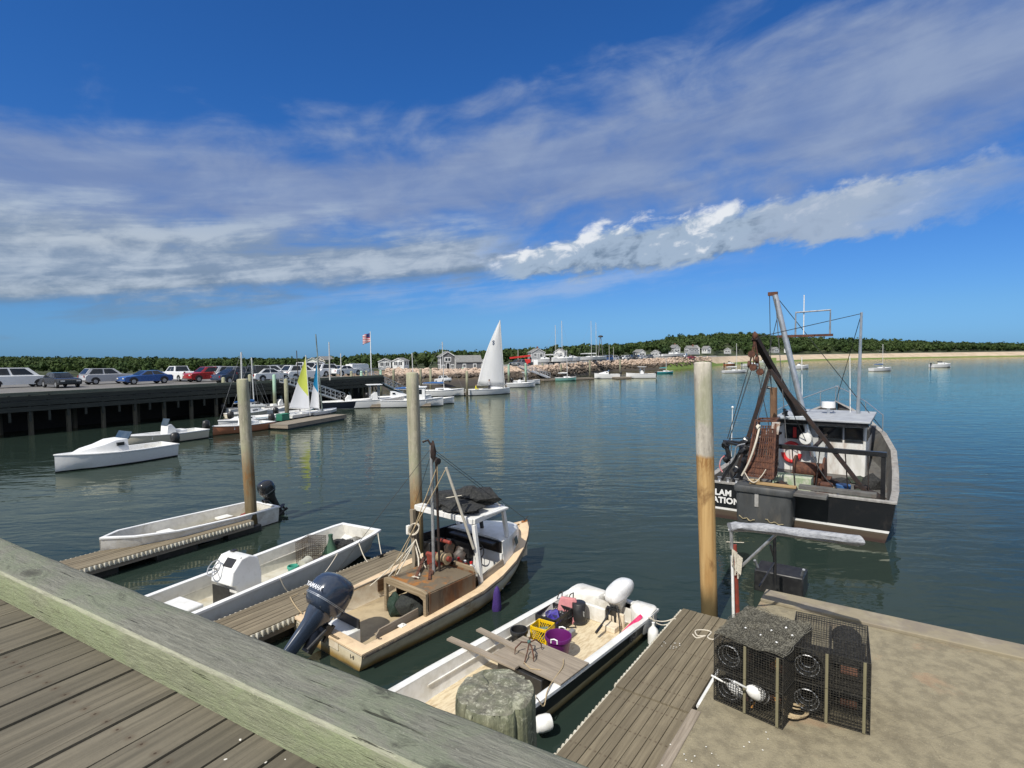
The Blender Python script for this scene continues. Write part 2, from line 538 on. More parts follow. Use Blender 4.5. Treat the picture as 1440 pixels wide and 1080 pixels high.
# squared curb beam: mossy, fibrous, with dark knots; its inner face holds more algae
def beam_mat(name, base, moss, dark, mossy):
    m, nt, b, o = new_mat(name)
    fib = xnoise(mapping(o, (7, 75, 75)), 1, 8, .66, .5)
    mot = xnoise(mapping(o, (3.2, 7, 7), (1, 2, 3)), 1, 8, .68, .7)
    big = xnoise(mapping(o, (1.1, 2.4, 2.4), (5, 1, 0)), 1, 6, .6, .8)
    fine = xnoise(mapping(o, (60, 90, 90)), 1, 5, .7)
    c = xmix(sstep(fib, .34, .66), base, tuple(v * .62 for v in base))
    c = xmix(sstep(big * .6 + mot * .5, .46, .62) * mossy, c, moss)
    c = xmix(sstep(mot * .7 + big * .35, .56, .66) * .85, c, dark)
    c = xmix(sstep(fine + (fib - .5) * .6, .60, .72) * .5, c, tuple(min(1, v * 1.6) for v in base))
    crk = sstep(xnoise(mapping(o, (1.6, 42, 42), (9, 4, 2)), 1, 5, .6, .3), .345, .30)
    c = xmix(crk * .8, c, (.03, .03, .022))
    w = nt.nodes.new('ShaderNodeTexVoronoi'); w.inputs['Scale'].default_value = 1.0
    nt.links.new(mapping(o, (1.15, 2.6, 2.6), (.3, .2, .1)).s, w.inputs['Vector'])
    kn_d = X(w.outputs['Distance']) + (mot - .5) * .25
    c = xmix(sstep(kn_d, .14, .05) * .8, c, dark)
    ring = X.op('SINE', kn_d * 70)
    c = xmix(sstep(kn_d, .3, .12) * sstep(ring, .1, .9) * .35, c, dark)
    nt.links.new(c.s, b.inputs['Base Color']); b.inputs['Roughness'].default_value = .95; b.inputs['Specular IOR Level'].default_value = .2
    add_bump(nt, b, fib * .5 + mot * .7 + fine * .25 - crk * .8, 1, .014)
    return m
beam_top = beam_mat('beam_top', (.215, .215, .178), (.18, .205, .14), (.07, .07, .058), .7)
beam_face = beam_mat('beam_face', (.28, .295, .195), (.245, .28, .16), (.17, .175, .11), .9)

# ------------------------------------------------------------------ water
m, nt, b, o = new_mat('water_surface')
b.inputs['Base Color'].default_value = (.019, .031, .025, 1)
b.inputs['Roughness'].default_value = .045
b.inputs['IOR'].default_value = 1.333
w0 = xnoise(mapping(o, (.05, .08, 1)), 1, 3, .5)
w1 = xnoise(mapping(o, (.30, .62, 1)), 1, 3, .5, .6)
w2 = xnoise(mapping(o, (.55, 1.45, 1), (3, 8, 0)), 1, 3, .5, .9)
w3 = xnoise(mapping(o, (1.9, 4.0, 1), (1, 2, 0)), 1, 2, .5, .5)
gust = sstep(xnoise(mapping(o, (.012, .035, 1)), 1, 5, .6), .35, .7) * .7 + .55
hgt = w1 * .037 + (w2 * .029 + w3 * .0075) * gust
add_bump(nt, b, hgt, 1.0, 1.0)
# murky body colour under a Fresnel-weighted reflection slightly tinted by the green water
b.inputs['Specular IOR Level'].default_value = 0
gl_ = nt.nodes.new('ShaderNodeBsdfGlossy'); gl_.inputs['Roughness'].default_value = .05; gl_.inputs['Color'].default_value = (.98, .98, .80, 1)
fr_ = nt.nodes.new('ShaderNodeFresnel'); fr_.inputs['IOR'].default_value = 1.333
mxw = nt.nodes.new('ShaderNodeMixShader')
bn_ = [n for n in nt.nodes if n.type == 'BUMP'][0]
nt.links.new(bn_.outputs[0], gl_.inputs['Normal']); nt.links.new(bn_.outputs[0], fr_.inputs['Normal'])
nt.links.new(fr_.outputs[0], mxw.inputs[0]); nt.links.new(b.outputs[0], mxw.inputs[1]); nt.links.new(gl_.outputs[0], mxw.inputs[2])
nt.links.new(mxw.outputs[0], nt.nodes['Material Output'].inputs[0])
water_mat = m
g = MB(); S_ = 6000
xs_ = [-S_, -600, -120, -30, 30, 120, 600, S_]; ys_ = [-400, -40, 0, 30, 80, 200, 600, S_]
vs = [(x, y, 0) for y in ys_ for x in xs_]
fs = [(j * 8 + i, j * 8 + i + 1, (j + 1) * 8 + i + 1, (j + 1) * 8 + i) for j in range(7) for i in range(7)]
g.add(vs, fs)
tag(g.build('water', water_mat), 'calm dark green harbour water with small ripples', 'water', kind='structure')

# ------------------------------------------------------------------ land
# columns by bearing (named by the photo column they lie under): toe of the shore, top of the bank, its height, first trees, ridge
KN = [(-700, 60, 75, 2.8, 170, .6, 400, 500, 6), (-300, 64, 78, 2.8, 168, .6, 380, 500, 6), (0, 70, 85, 2.8, 165, .6, 360, 500, 6), (315, 85, 95, 2.8, 160, .6, 350, 502.5, 6),
      (470, 92, 100, 2.8, 165, .8, 350, 503, 6), (505, 92, 100, 2.8, 170, .8, 360, 499.5, 7), (560, 84, 112, 2.8, 180, 1, 380, 498.5, 7),
      (640, 90, 115, 2.4, 190, 1.5, 400, 494.5, 8), (700, 104, 118, 2.6, 200, 2, 420, 493, 8), (760, 113, 124, 2.9, 220, 2.5, 430, 491.5, 8),
      (800, 128, 138, 3.0, 240, 3, 430, 487.5, 9), (830, 148, 159, 3.1, 260, 3.2, 435, 485, 9), (860, 170, 181, 3.2, 275, 3.4, 440, 483, 9), (900, 178, 190, 3.4, 285, 3.5, 450, 480.5, 9),
      (950, 192, 204, 3.7, 300, 3.7, 460, 471, 10), (1000, 225, 245, 3.7, 330, 3.8, 470, 466.5, 10), (1060, 262, 335, 3.6, 370, 3.8, 480, 466.5, 10),
      (1125, 340, 372, 3.6, 400, 3.8, 490, 472.5, 10), (1200, 380, 400, 3.6, 430, 3.8, 520, 474, 10), (1300, 410, 428, 3.6, 455, 3.8, 540, 478, 10),
      (1440, 430, 448, 3.6, 470, 3.8, 560, 484, 10), (1800, 440, 460, 3.6, 480, 3.8, 600, 488, 10), (2400, 450, 470, 3.6, 490, 3.8, 640, 490, 10)]
KA = np.array(KN, float)


def kn(px):
    c = [float(np.interp(px, KA[:, 0], KA[:, i])) for i in range(1, 9)]
    zr = pixd(px, c[6], c[5]).z if -350 < px < 1800 else EYE + (500 - c[6]) * c[5] / 780
    return dict(toe=c[0], top=c[1], zt=c[2], fr=c[3], zf=c[4], rd=c[5], zr=zr, th=c[7])


def gz(k, y):
    """ground height at depth y of a column"""
    if y <= k['toe']: return -.8
    if y <= k['top']:
        t = (y - k['toe']) / (k['top'] - k['toe']); return -.8 + (k['zt'] + .8) * t
    if y <= k['fr']:
        t = (y - k['top']) / (k['fr'] - k['top']); return k['zt'] + (k['zf'] - k['zt']) * t
    zb = max(k['zr'] - k['th'] * .55, k['zf'] - .4)
    t = min((y - k['fr']) / (k['rd'] - k['fr']), 1.0)
    return k['zf'] + (zb - k['zf']) * (t * t * (3 - 2 * t) * .5 + t * .5)


def ground_at(px, y):
    return Vector(((px - 720) / 780 * y, y, gz(kn(px), y)))


shore_mat = banded('shore_mud', [(0, (.045, .036, .026)), (.9, (.095, .07, .045), .5), (1.9, (.22, .16, .11), .4)], 2, .9, .5, .3, .3, dirt=(.05, .05, .02), dirt_amt=.6, blotch_scale=.2)
lot_mat = mat('parking_lot_gravel', (.22, .21, .19), .9, (.17, .16, .145), .2, dirt=(.3, .27, .22), dirt_amt=.5, dscale=.08)
marsh_mat = mat('marsh_grass', (.10, .155, .022), .9, (.14, .18, .035), .05, dirt=(.055, .10, .015), dirt_amt=.6, dscale=.03, bump=.1, bscale=3)
beach_mat = mat('beach_sand', (.48, .38, .27), .9, (.38, .3, .2), .2)
forest_floor = mat('forest_floor', (.03, .045, .015), .95, (.05, .06, .02), .1)
g = MB()
cols = sorted(set(list(range(-700, 2401, 40)) + list(range(540, 1140, 12))))
rows = []
for px in cols:
    k = kn(px); T = (px - 720) / 780
    t_, p_ = k['toe'], k['top']
    ys = [t_ - 8, t_, t_ + .33 * (p_ - t_), t_ + .66 * (p_ - t_), p_, p_ + .35 * (k['fr'] - p_), p_ + .7 * (k['fr'] - p_), k['fr']] + [k['fr'] + (k['rd'] - k['fr']) * q for q in (.25, .5, .75, 1)] + [k['rd'] + 250, 4500]
    rw = []
    for i, y in enumerate(ys):
        z = gz(k, y) if i < 12 else (gz(k, k['rd']) - 6 if i == 12 else -1.5)
        if i == 0: z = -1.6
        if 1000 <= px <= 1075 and 1 <= i <= 3: z = (-.4, .35, .7)[i - 1]
        if 940 <= px < 1000 and i == 2: z = .5
        rw.append((T * y, y, z))
    rows.append(rw)
nr = len(rows[0])
g.v = [p for rw in rows for p in rw]
for c in range(len(cols) - 1):
    for i in range(nr - 1):
        px = cols[c]
        mi = 0 if i < 4 else (1 if i < 7 else 4)
        if i in (1, 2) and 930 <= px < 1085: mi = 2
        if i == 3 and px >= 985: mi = 3
        if i in (1, 2) and px >= 1085: mi = 3 if i == 2 else 2
        if i in (4, 5, 6) and px < 470: mi = 2 if i > 4 else 1
        if i in (5, 6) and px > 1000: mi = 4
        g.f.append((c * nr + i, (c + 1) * nr + i, (c + 1) * nr + i + 1, c * nr + i + 1)); g.m.append(mi)
tag(g.build('ground', [shore_mat, lot_mat, marsh_mat, beach_mat, forest_floor]), 'shore, parking lot and low hills round the harbour', 'ground', kind='structure')

# riprap along the bank
rock_mat = banded('riprap_stone', [(0, (.03, .026, .02)), (.9, (.06, .045, .032), .3), (2.05, (.47, .36, .275), .3)], 2, .85, .55, .7, .35, dirt=(.62, .5, .4), dirt_amt=.5, blotch_scale=.8)
g = MB()
for i in range(2600):
    px = random.uniform(545, 1000) if i % 4 else random.uniform(545, 760)
    k = kn(px); t = random.uniform(.30, 1.03) ** .8
    if 570 < px < 700 and t < .62: continue
    y = k['toe'] + t * (k['top'] - k['toe'])
    p = Vector(((px - 720) / 780 * y, y, gz(k, y) + random.uniform(0, .25)))
    s = random.uniform(.22, .62)
    a = random.uniform(0, 6.28)
    vs, fs = ICO[1]
    M = Matrix.Rotation(a, 3, 'Z') @ Matrix.Rotation(random.uniform(-.5, .5), 3, 'X')
    dd = Vector((s * random.uniform(.8, 1.5), s * random.uniform(.7, 1.1), s * random.uniform(.5, .8)))
    g.add([p + M @ Vector((v[0] * dd.x * random.uniform(.8, 1.15), v[1] * dd.y, v[2] * dd.z)) for v in vs], fs)
tag(g.build('riprap', rock_mat, flat=True), 'bank of pale stones above dark weedy stones', 'rocks', kind='stuff')

# woodland: crowns of leaf clumps over the far slopes
m, nt, b, o = new_mat('woodland_leaves')
n1 = xnoise(mapping(o, (.07, .07, .07)), 1, 5, .6)
n2 = xnoise(mapping(o, (.9, .9, .9)), 1, 3, .6)
c_ = xmix(sstep(n1, .38, .62), (.018, .040, .010), (.038, .064, .015))
c_ = xmix(sstep(n2, .35, .7) * .5, c_, (.06, .085, .022))
n3 = xnoise(mapping(o, (.035, .035, .02), (4, 7, 1)), 1, 4, .6)
c_ = xmix(sstep(n3, .52, .66) * .6, c_, (.062, .085, .030))
c_ = xmix(sstep(n3, .46, .34) * .5, c_, (.014, .030, .014))
nt.links.new(c_.s, b.inputs['Base Color']); b.inputs['Roughness'].default_value = .75
b.inputs['Specular IOR Level'].default_value = .2
leaf_mat = m


def crowns(pts, rad, hts, per, seed):
    """leaf-clump crowns: pts bases, rad crown radii, hts tree heights"""
    r_ = np.random.default_rng(seed); V = []; F = []; k = 0
    ico = np.array(ICO[1][0]); icf = np.array(ICO[1][1])
    for p, r0, h in zip(pts, rad, hts):
        cz = p[2] + h - r0 * 1.05
        lob = r_.normal(size=(5, 3)) * np.array([.42, .42, .30]) * r0; lob[0] = 0; lr = r_.uniform(.5, .78, 5); lr[0] = .8
        core = ico * np.array([r0 * .62, r0 * .62, r0 * .7]) * r_.uniform(.85, 1.1, (len(ico), 1)) + np.array([p[0], p[1], cz - r0 * .15])
        V.append(core); F.append(np.hstack([icf, icf[:, 2:3]]) + k); k += len(core)
        d = r_.normal(size=(per, 3)); d /= np.linalg.norm(d, axis=1)[:, None]
        d[:, 2] = np.abs(d[:, 2]) * 1.1 - .35
        li = r_.integers(0, 5, per)
        c = d * r0 * lr[li][:, None] * r_.uniform(.75, 1.18, (per, 1)) + lob[li] + np.array([p[0], p[1], cz])
        nrm = d + r_.normal(size=(per, 3)) * .45; nrm /= np.linalg.norm(nrm, axis=1)[:, None]
        u = np.cross(nrm, r_.normal(size=(per, 3))); u /= np.linalg.norm(u, axis=1)[:, None]
        w = np.cross(nrm, u); s = r0 * r_.uniform(.12, .30, (per, 1))
        q = np.stack([c - u * s - w * s * .7, c + u * s * .8 - w * s, c + u * s + w * s * .8, c - u * s * .7 + w * s], 1).reshape(-1, 3)
        V.append(q); F.append(np.arange(per * 4).reshape(per, 4) + k); k += per * 4
    V = np.concatenate(V); F = np.concatenate(F)
    me = bpy.data.meshes.new('woodland')
    fl = [tuple(f) if f[2] != f[3] else tuple(f[:3]) for f in F.tolist()]
    me.from_pydata(V.tolist(), [], fl)
    return me


P_, Rr, Hh = [], [], []
def clear_of_houses(px, y):
    for (a, b_, y0, y1) in HOUSE_GAPS:
        if a < px < b_ and y0 < y < y1: return False
    return True
HOUSE_GAPS = [(892, 912, 285, 345), (912, 932, 285, 345), (944, 988, 285, 352), (990, 1004, 310, 362), (1016, 1031, 330, 375), (1086, 1112, 385, 410), (434, 454, 160, 205)]
for i in range(6800):
    px = random.uniform(-330, 1780)
    k = kn(px); t = random.random() ** .8
    y = k['fr'] + (k['rd'] - k['fr']) * t
    if not clear_of_houses(px, y): continue
    h = k['th'] * random.uniform(.5, .9) * (1.0 - .42 * t)
    if t > .96: h = k['th'] * random.uniform(.38, .66)
    x = (px - 720) / 780 * y
    P_.append((x, y, gz(k, y))); Hh.append(h); Rr.append(k['th'] * random.uniform(.17, .29))
me = crowns(P_, Rr, Hh, 40, 5)
me.materials.append(leaf_mat)
wl = bpy.data.objects.new('woodland', me); COL.objects.link(wl)
tag(wl, 'dark green woodland covering the hills behind the harbour', 'woodland', kind='stuff')

# ------------------------------------------------------------------ the pier we stand on
PA = R(-30.3)
pe, pn = Vector((math.cos(PA), math.sin(PA), 0)), Vector((-math.sin(PA), math.cos(PA), 0))
pier = thing('timber_pier', 'weathered green timber pier edge with a thick squared curb beam, closest to the camera', 'pier', (-1.29, 2.39, 3.8), PA)
# local x along the beam to the right, local y outward over the water
g = MB(); pw = .2; x0, x1 = -9.0, 5.0
prof = []
nb_ = int((x1 - x0) / pw)
top = []
for i in range(nb_):
    a = x0 + i * pw
    jz = random.uniform(-.004, .004)
    top += [(a + .004, -.03), (a + .008, jz), (a + pw - .008, jz + random.uniform(-.002, .002)), (a + pw - .004, -.03)]
ring0 = [(x, -4.0, z) for x, z in top] + [(x1, -4.0, -.09), (x0, -4.0, -.09)]
ring1 = [(x, .34, z) for x, z in top] + [(x1, .34, -.09), (x0, .34, -.09)]
g.loft([ring0, ring1])
g.build('deck', pier_wood, pier)
g = MB(); N = 110; bx0, bx1 = -9.0, 1.62
rings = []
for i in range(N + 1):
    t = i / N; x = bx0 + (bx1 - bx0) * t
    ring = []
    for (y, z) in [(.0, .004), (-.002, .06), (-.004, .12), (.0, .176), (.004, .1865), (.014, .1905), (.08, .191), (.15, .19), (.22, .191), (.282, .188), (.296, .18), (.302, .165), (.304, .09), (.304, .004)]:
        q = Vector((x * 1.2, y * 4, z * 4)); nz = mnoise.noise(q * 1.3) * .006 + mnoise.noise(q * 5) * .0035
        edge = 1.0 if z > .15 else .4
        ring.append((x, y + nz * edge * (-1 if y < .1 else 1), z + nz * edge))
    if i == N: ring = [(p[0] - (.012 if p[2] > .15 else 0), p[1], p[2]) for p in ring]
    rings.append(ring)
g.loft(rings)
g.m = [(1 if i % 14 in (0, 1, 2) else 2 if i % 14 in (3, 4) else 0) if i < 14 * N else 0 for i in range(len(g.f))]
g.build('curb_beam', [beam_top, beam_face, beam_mat('beam_worn_highlight', (.36, .36, .27), (.31, .33, .22), (.2, .19, .15), .6)], pier, sharp=50)  # near edge strip is paler: worn timber plus a painted highlight
g = MB()
for x in (-8, -5.2, -2.4, .3, 3.2): g.tube([(x, -.25, -.38), (x, -.25, -6.5)], .16, 12)
g2 = MB(); g2.box((-2, -.2, -.24), (13.6, .3, .29)); g2.build('stringer', beam_wood, pier)
for x in (-8, -5.2, -2.4, .3, 3.2):
    MB().tube([(x, -.25, -.385), (x, -.25, -6.5)], .16, 12).build('pile', post_side, pier)
# little gull droppings / shell chips on the deck
chip = mat('shell_chip', (.7, .68, .62), .7)
for (px, py) in ((338, 1040), (373, 1072), (401, 1068), (317, 1068), (396, 1079), (352, 1076)):
    p = pix(px, py, 3.803); s = random.uniform(.003, .006)
    g = MB(); g.blob((0, 0, 0), (s * 1.4, s, s * .4), random.random() * 9, .3, 1)
    tag(g.build('shell_chip', chip, loc=p, rot=(0, 0, random.random() * 6)), 'small white shell chip lying on the pier planks below the curb beam', 'shell chip', 'shell chips on the pier deck')

# cut-off mooring post just outside the curb
post = thing('mooring_post', 'thick weathered cut-off post covered in lichen, rising just outside the curb beam', 'post', (-.085, 2.245, 0))
g = MB(); rings = []
nseg = 64
for z, f in ((-3.5, 1.05), (1.0, 1.05), (3.3, 1.03), (3.6, 1.02), (3.75, 1.015), (3.84, 1.01), (3.9, 1.0), (3.95, 1.0), (3.985, .985), (4.003, .955)):
    ring = []
    for kx in range(nseg):
        a = 2 * math.pi * kx / nseg
        rr = .168 * f * (1 + .035 * mnoise.noise(Vector((math.cos(a) * 1.2, math.sin(a) * 1.2, z * .5))) + .022 * mnoise.noise(Vector((math.cos(a) * 9, math.sin(a) * 9, z * .8))))
        for ca in (-1.0, 2.35, -2.45, .6):                                      # drying checks in the trunk
            da = (a - ca + math.pi) % (2 * math.pi) - math.pi
            if abs(da) < .06: rr -= .018 * (1 - abs(da) / .06)
        zz = z + (.012 * mnoise.noise(Vector((math.cos(a) * 2.5, math.sin(a) * 2.5, 3))) if z > 3.97 else 0)
        ring.append((rr * math.cos(a), rr * math.sin(a), zz))
    rings.append(ring)
g.loft(rings, cap=False)
g.build('trunk', post_side, post, sharp=70)
g = MB(); rings2 = [rings[-1]]
for f in (.9, .78, .64, .5, .36, .22, .1, .02):
    ring = []
    for kx in range(nseg):
        a = 2 * math.pi * kx / nseg
        p = Vector(rings[-1][kx]) * f
        zz = 4.005 + .010 * mnoise.noise(Vector((p.x * 22, p.y * 22, 1))) + .014 * mnoise.noise(Vector((p.x * 7, p.y * 7, 5))) + .008 * (1 - f)
        if abs(p.x + .012 + .25 * p.y) < .008 and -.02 < p.y < .14: zz -= .03
        ring.append((p.x, p.y, zz))
    rings2.append(ring)
g.loft(rings2, cap=True)
m, nt, b, o = new_mat('post_top')
n1 = xnoise(mapping(o, (30, 30, 30)), 1, 8, .7, .4); n2 = xnoise(mapping(o, (7, 9, 7), (2, 1, 0)), 1, 6, .6, .5); n3 = xnoise(mapping(o, (80, 80, 80)), 1, 4, .6)
gx = X.nt.nodes.new('ShaderNodeSeparateXYZ'); nt.links.new(o.s, gx.inputs[0])
c_ = xmix(sstep(n1, .35, .65), (.12, .115, .085), (.22, .21, .16))
c_ = xmix(sstep(n2, .42, .6) * .5, c_, (.11, .125, .07))
c_ = xmix(sstep(n1 * .45 + n2 * .75 + X(gx.outputs[0]) * .8, .66, .75) * .9, c_, (.33, .33, .24))
c_ = xmix(sstep(n3 * .6 + n1 * .5, .58, .66) * .75, c_, (.40, .395, .31))
c_ = xmix(sstep(n2 * .6 + n3 * .5, .50, .44) * .55, c_, (.05, .05, .04))
c_ = xmix(sstep(n1, .33, .27) * .8, c_, (.02, .02, .015))
nt.links.new(c_.s, b.inputs['Base Color']); b.inputs['Roughness'].default_value = .95
add_bump(nt, b, n1 * .6 + n3 * .4, 1, .012)
g.build('cut_top', m, post, sharp=70)

# ------------------------------------------------------------------ floating docks
def dock(name, label, loc, rz, L, W, zt, wm, bump_sides=(-1, 1), planks=None, step=0, seams=(), lift=.0, y_is_left=True):
    """x along, y across (centre line), top at zt"""
    root = thing(name, label, 'dock', (loc[0], loc[1], 0), rz, 'floating docks')
    n = planks or round(W / .1405); pw = W / n
    top = []
    for i in range(n):
        a = -W / 2 + i * pw; jz = random.uniform(-.003, .003)
        top += [(a + .003, -.022), (a + .006, jz), (a + pw - .006, jz + random.uniform(-.003, .003)), (a + pw - .003, -.022)]
    low = [(W / 2, -.04), (-W / 2, -.04)]
    NX = max(2, int(L / .4)); rings = []
    for i in range(NX + 1):
        x = L * i / NX
        rings.append([(x, y, zt + z + .005 * mnoise.noise(Vector((x * .8, y * 9, loc[0])))) for y, z in top] + [(x, y, zt + z) for y, z in low])
    MB().loft(rings).build('deck', wm, root, sharp=30)
    g = MB()
    for s_ in (-1, 1): g.box((L / 2, s_ * (W / 2 - .025), zt - .132), (L - .004, .046, .18))
    for x in (.026, L - .026): g.box((x, 0, zt - .133), (.048, W - .104, .176))
    g.build('frame', brown_wood if step else grey_wood_x, root)
    for x in np.arange(.8, L, 2.0):
        MB().box((x, 0, zt - .40), (1.1, W * .78, .36)).build('float', black_plastic, root, bevel=.03)
    for s_ in bump_sides:
        g = MB(); k = 0
        g.box((L / 2, s_ * (W / 2 + .006), zt - .07), (L, .01, .10))
        for x in np.arange(.06, L - .05, .105):
            g.tube([(x, s_ * (W / 2 + .012), zt - .125), (x, s_ * (W / 2 + .022), zt - .05), (x, s_ * (W / 2 + .008), zt - .012)], [.026, .032, .026], 7)
        g.build('bumper', mat('bumper_white', (.62, .59, .50), .6, (.5, .46, .36), 8, dirt=(.22, .18, .12), dirt_amt=.6, dscale=4), root)
    return root

DA = R(54.4)
du, dn = Vector((math.cos(DA), math.sin(DA), 0)), Vector((-math.sin(DA), math.cos(DA), 0))
dW = 1.12
pl = pix(865, 964, .4)                     # left end of the seam between the two sections
c_seam = pl - dn * (dW / 2)
far_end = pix(957, 855, .4)
Lb = (far_end - pl).dot(du)
dk_b = dock('floating_dock', 'narrow grey plank dock section ending beside the tall bare pile', c_seam + du * .012, DA, Lb, dW, .4, dock_wood, (1,))
Lf = 6.5
dk_f = dock('floating_dock', 'narrow grey plank dock section running out of the bottom edge beside the concrete raft', c_seam - du * (Lf + .012), DA, Lf, dW, .385, dock_wood, (-1, 1))
# white pipe rail fixed along the far section's right edge
g = MB(); a0, a1 = .25, 1.15
g.tube([(a0, -dW / 2 - .05, .36), (a0 + .1, -dW / 2 - .05, .37), (1.5, -dW / 2 - .05, .38)], .036, 10)
g.build('edge_pipe', plastic_white, dk_b)
g = MB(); g.box((.08, -dW / 2 - .04, .30), (.1, .07, .14)); g.build('corner_block', rust_dark, dk_b)
# second row: dock between the white skiff and the workboat
DA2 = R(55.5)
d2 = pix(554, 773, .4); u2 = Vector((math.cos(DA2), math.sin(DA2), 0)); n2_ = Vector((-math.sin(DA2), math.cos(DA2), 0))
c2_ = d2 - n2_ * .54
dock('floating_dock', 'grey plank dock between the white skiff and the rusty workboat', c2_ - u2 * 4.9, DA2, 4.9, 1.08, .4, dock_wood2, (-1, 1))
dock('floating_dock', 'grey plank dock section beside the white skiff, nearer the pier', c2_ - u2 * 11.2, DA2, 6.27, 1.08, .39, dock_wood2, (-1, 1))
# third dock, far left, by the first pile
d3 = (pix(352, 733, .4) + pix(333, 724, .4)) / 2
DA3 = R(58)
u3 = Vector((math.cos(DA3), math.sin(DA3), 0))
dock('floating_dock', 'grey plank dock at the foot of the leftmost tall pile', d3 - u3 * 9, DA3, 9, 1.06, .4, dock_wood2, (-1, 1))

# ------------------------------------------------------------------ concrete raft on the right
conc = mat('concrete', (.265, .23, .15), .92, (.185, .16, .105), 5, 10, lo=.36, hi=.66, dirt=(.12, .10, .065), dirt_amt=.75, dscale=1.1, bump=.012, bscale=30)
_nt = conc.node_tree; X.nt = _nt
_b = _nt.nodes['Principled BSDF']; _o = X([n for n in _nt.nodes if n.type == 'TEX_COORD'][0].outputs['Object'])
_old = X(_b.inputs['Base Color'].links[0].from_socket)
_v = _nt.nodes.new('ShaderNodeTexVoronoi'); _v.feature = 'DISTANCE_TO_EDGE'; _v.inputs['Scale'].default_value = .42
_w = xnoise(_o, 2.2, 5, .6)
_nt.links.new(vec(X.op('MULTIPLY', _w, .7), _w * .4, 0).s, _v.inputs['Vector']) if False else _nt.links.new(mapping(_o, (1, 1, .01), (.4, .2, 0)).s, _v.inputs['Vector'])
_c = xmix(sstep(X(_v.outputs['Distance']) + (_w - .5) * .05, .006, .001) * sstep(_w, .42, .58) * .45, _old, (.05, .042, .03))
_g = xnoise(_o, 55, 3, .7)
_c = xmix(sstep(_g, .63, .70) * .7, _c, (.42, .38, .29))
_c = xmix(sstep(_g, .36, .30) * .6, _c, (.08, .068, .045))
_r = xnoise(mapping(_o, (1, 1, 1), (6, 3, 0)), .9, 7, .65, .4)
_c = xmix(sstep(_r, .60, .70) * .35, _c, (.33, .18, .10))
_nt.links.new(_c.s, _b.inputs['Base Color'])
conc_edge = mat('concrete_edge', (.25, .215, .145), .9, (.2, .17, .13), 2.2, dirt=(.4, .36, .28), dirt_amt=.5, bump=.006)
CA = R(54.6)
cu, cn = Vector((math.cos(CA), math.sin(CA), 0)), Vector((-math.sin(CA), math.cos(CA), 0))
c_or = c_seam - dn * (dW / 2 + .10) - du * 4.6           # left edge, near end
raft = thing('concrete_raft', 'broad weathered concrete float beside the plank dock, carrying the traps', 'raft', (c_or.x, c_or.y, 0), CA)
tip = pix(1057, 826, .45)
Lr = (tip - c_or).dot(cu); Wr = 7.5
g = MB(); nx, ny = 60, 24
def rz_(x, y): return .43 + .010 * mnoise.noise(Vector((x * .5, y * .5, 0))) + .006 * mnoise.noise(Vector((x * 2, y * 2, 4)))
vs = [(Lr * i / nx, -Wr * j / ny, rz_(Lr * i / nx, Wr * j / ny)) for i in range(nx + 1) for j in range(ny + 1)]
fs = [(i * (ny + 1) + j, i * (ny + 1) + j + 1, (i + 1) * (ny + 1) + j + 1, (i + 1) * (ny + 1) + j) for i in range(nx) for j in range(ny)]
g.add(vs, fs); g.build('top_slab', conc, raft)
g = MB(); g.box((Lr / 2, -Wr / 2, .12), (Lr, Wr, .57)); g.build('hull', conc_edge, raft)
g = MB(); g.box((Lr - .28, -Wr / 2, .455), (.55, Wr - .01, .07)); g.build('end_strip', conc_edge, raft, bevel=.015)
g = MB(); g.box((2.3, .0, .405), (4.7, .14, .075)); g.build('edge_board', grey_wood_x, raft, bevel=.01)

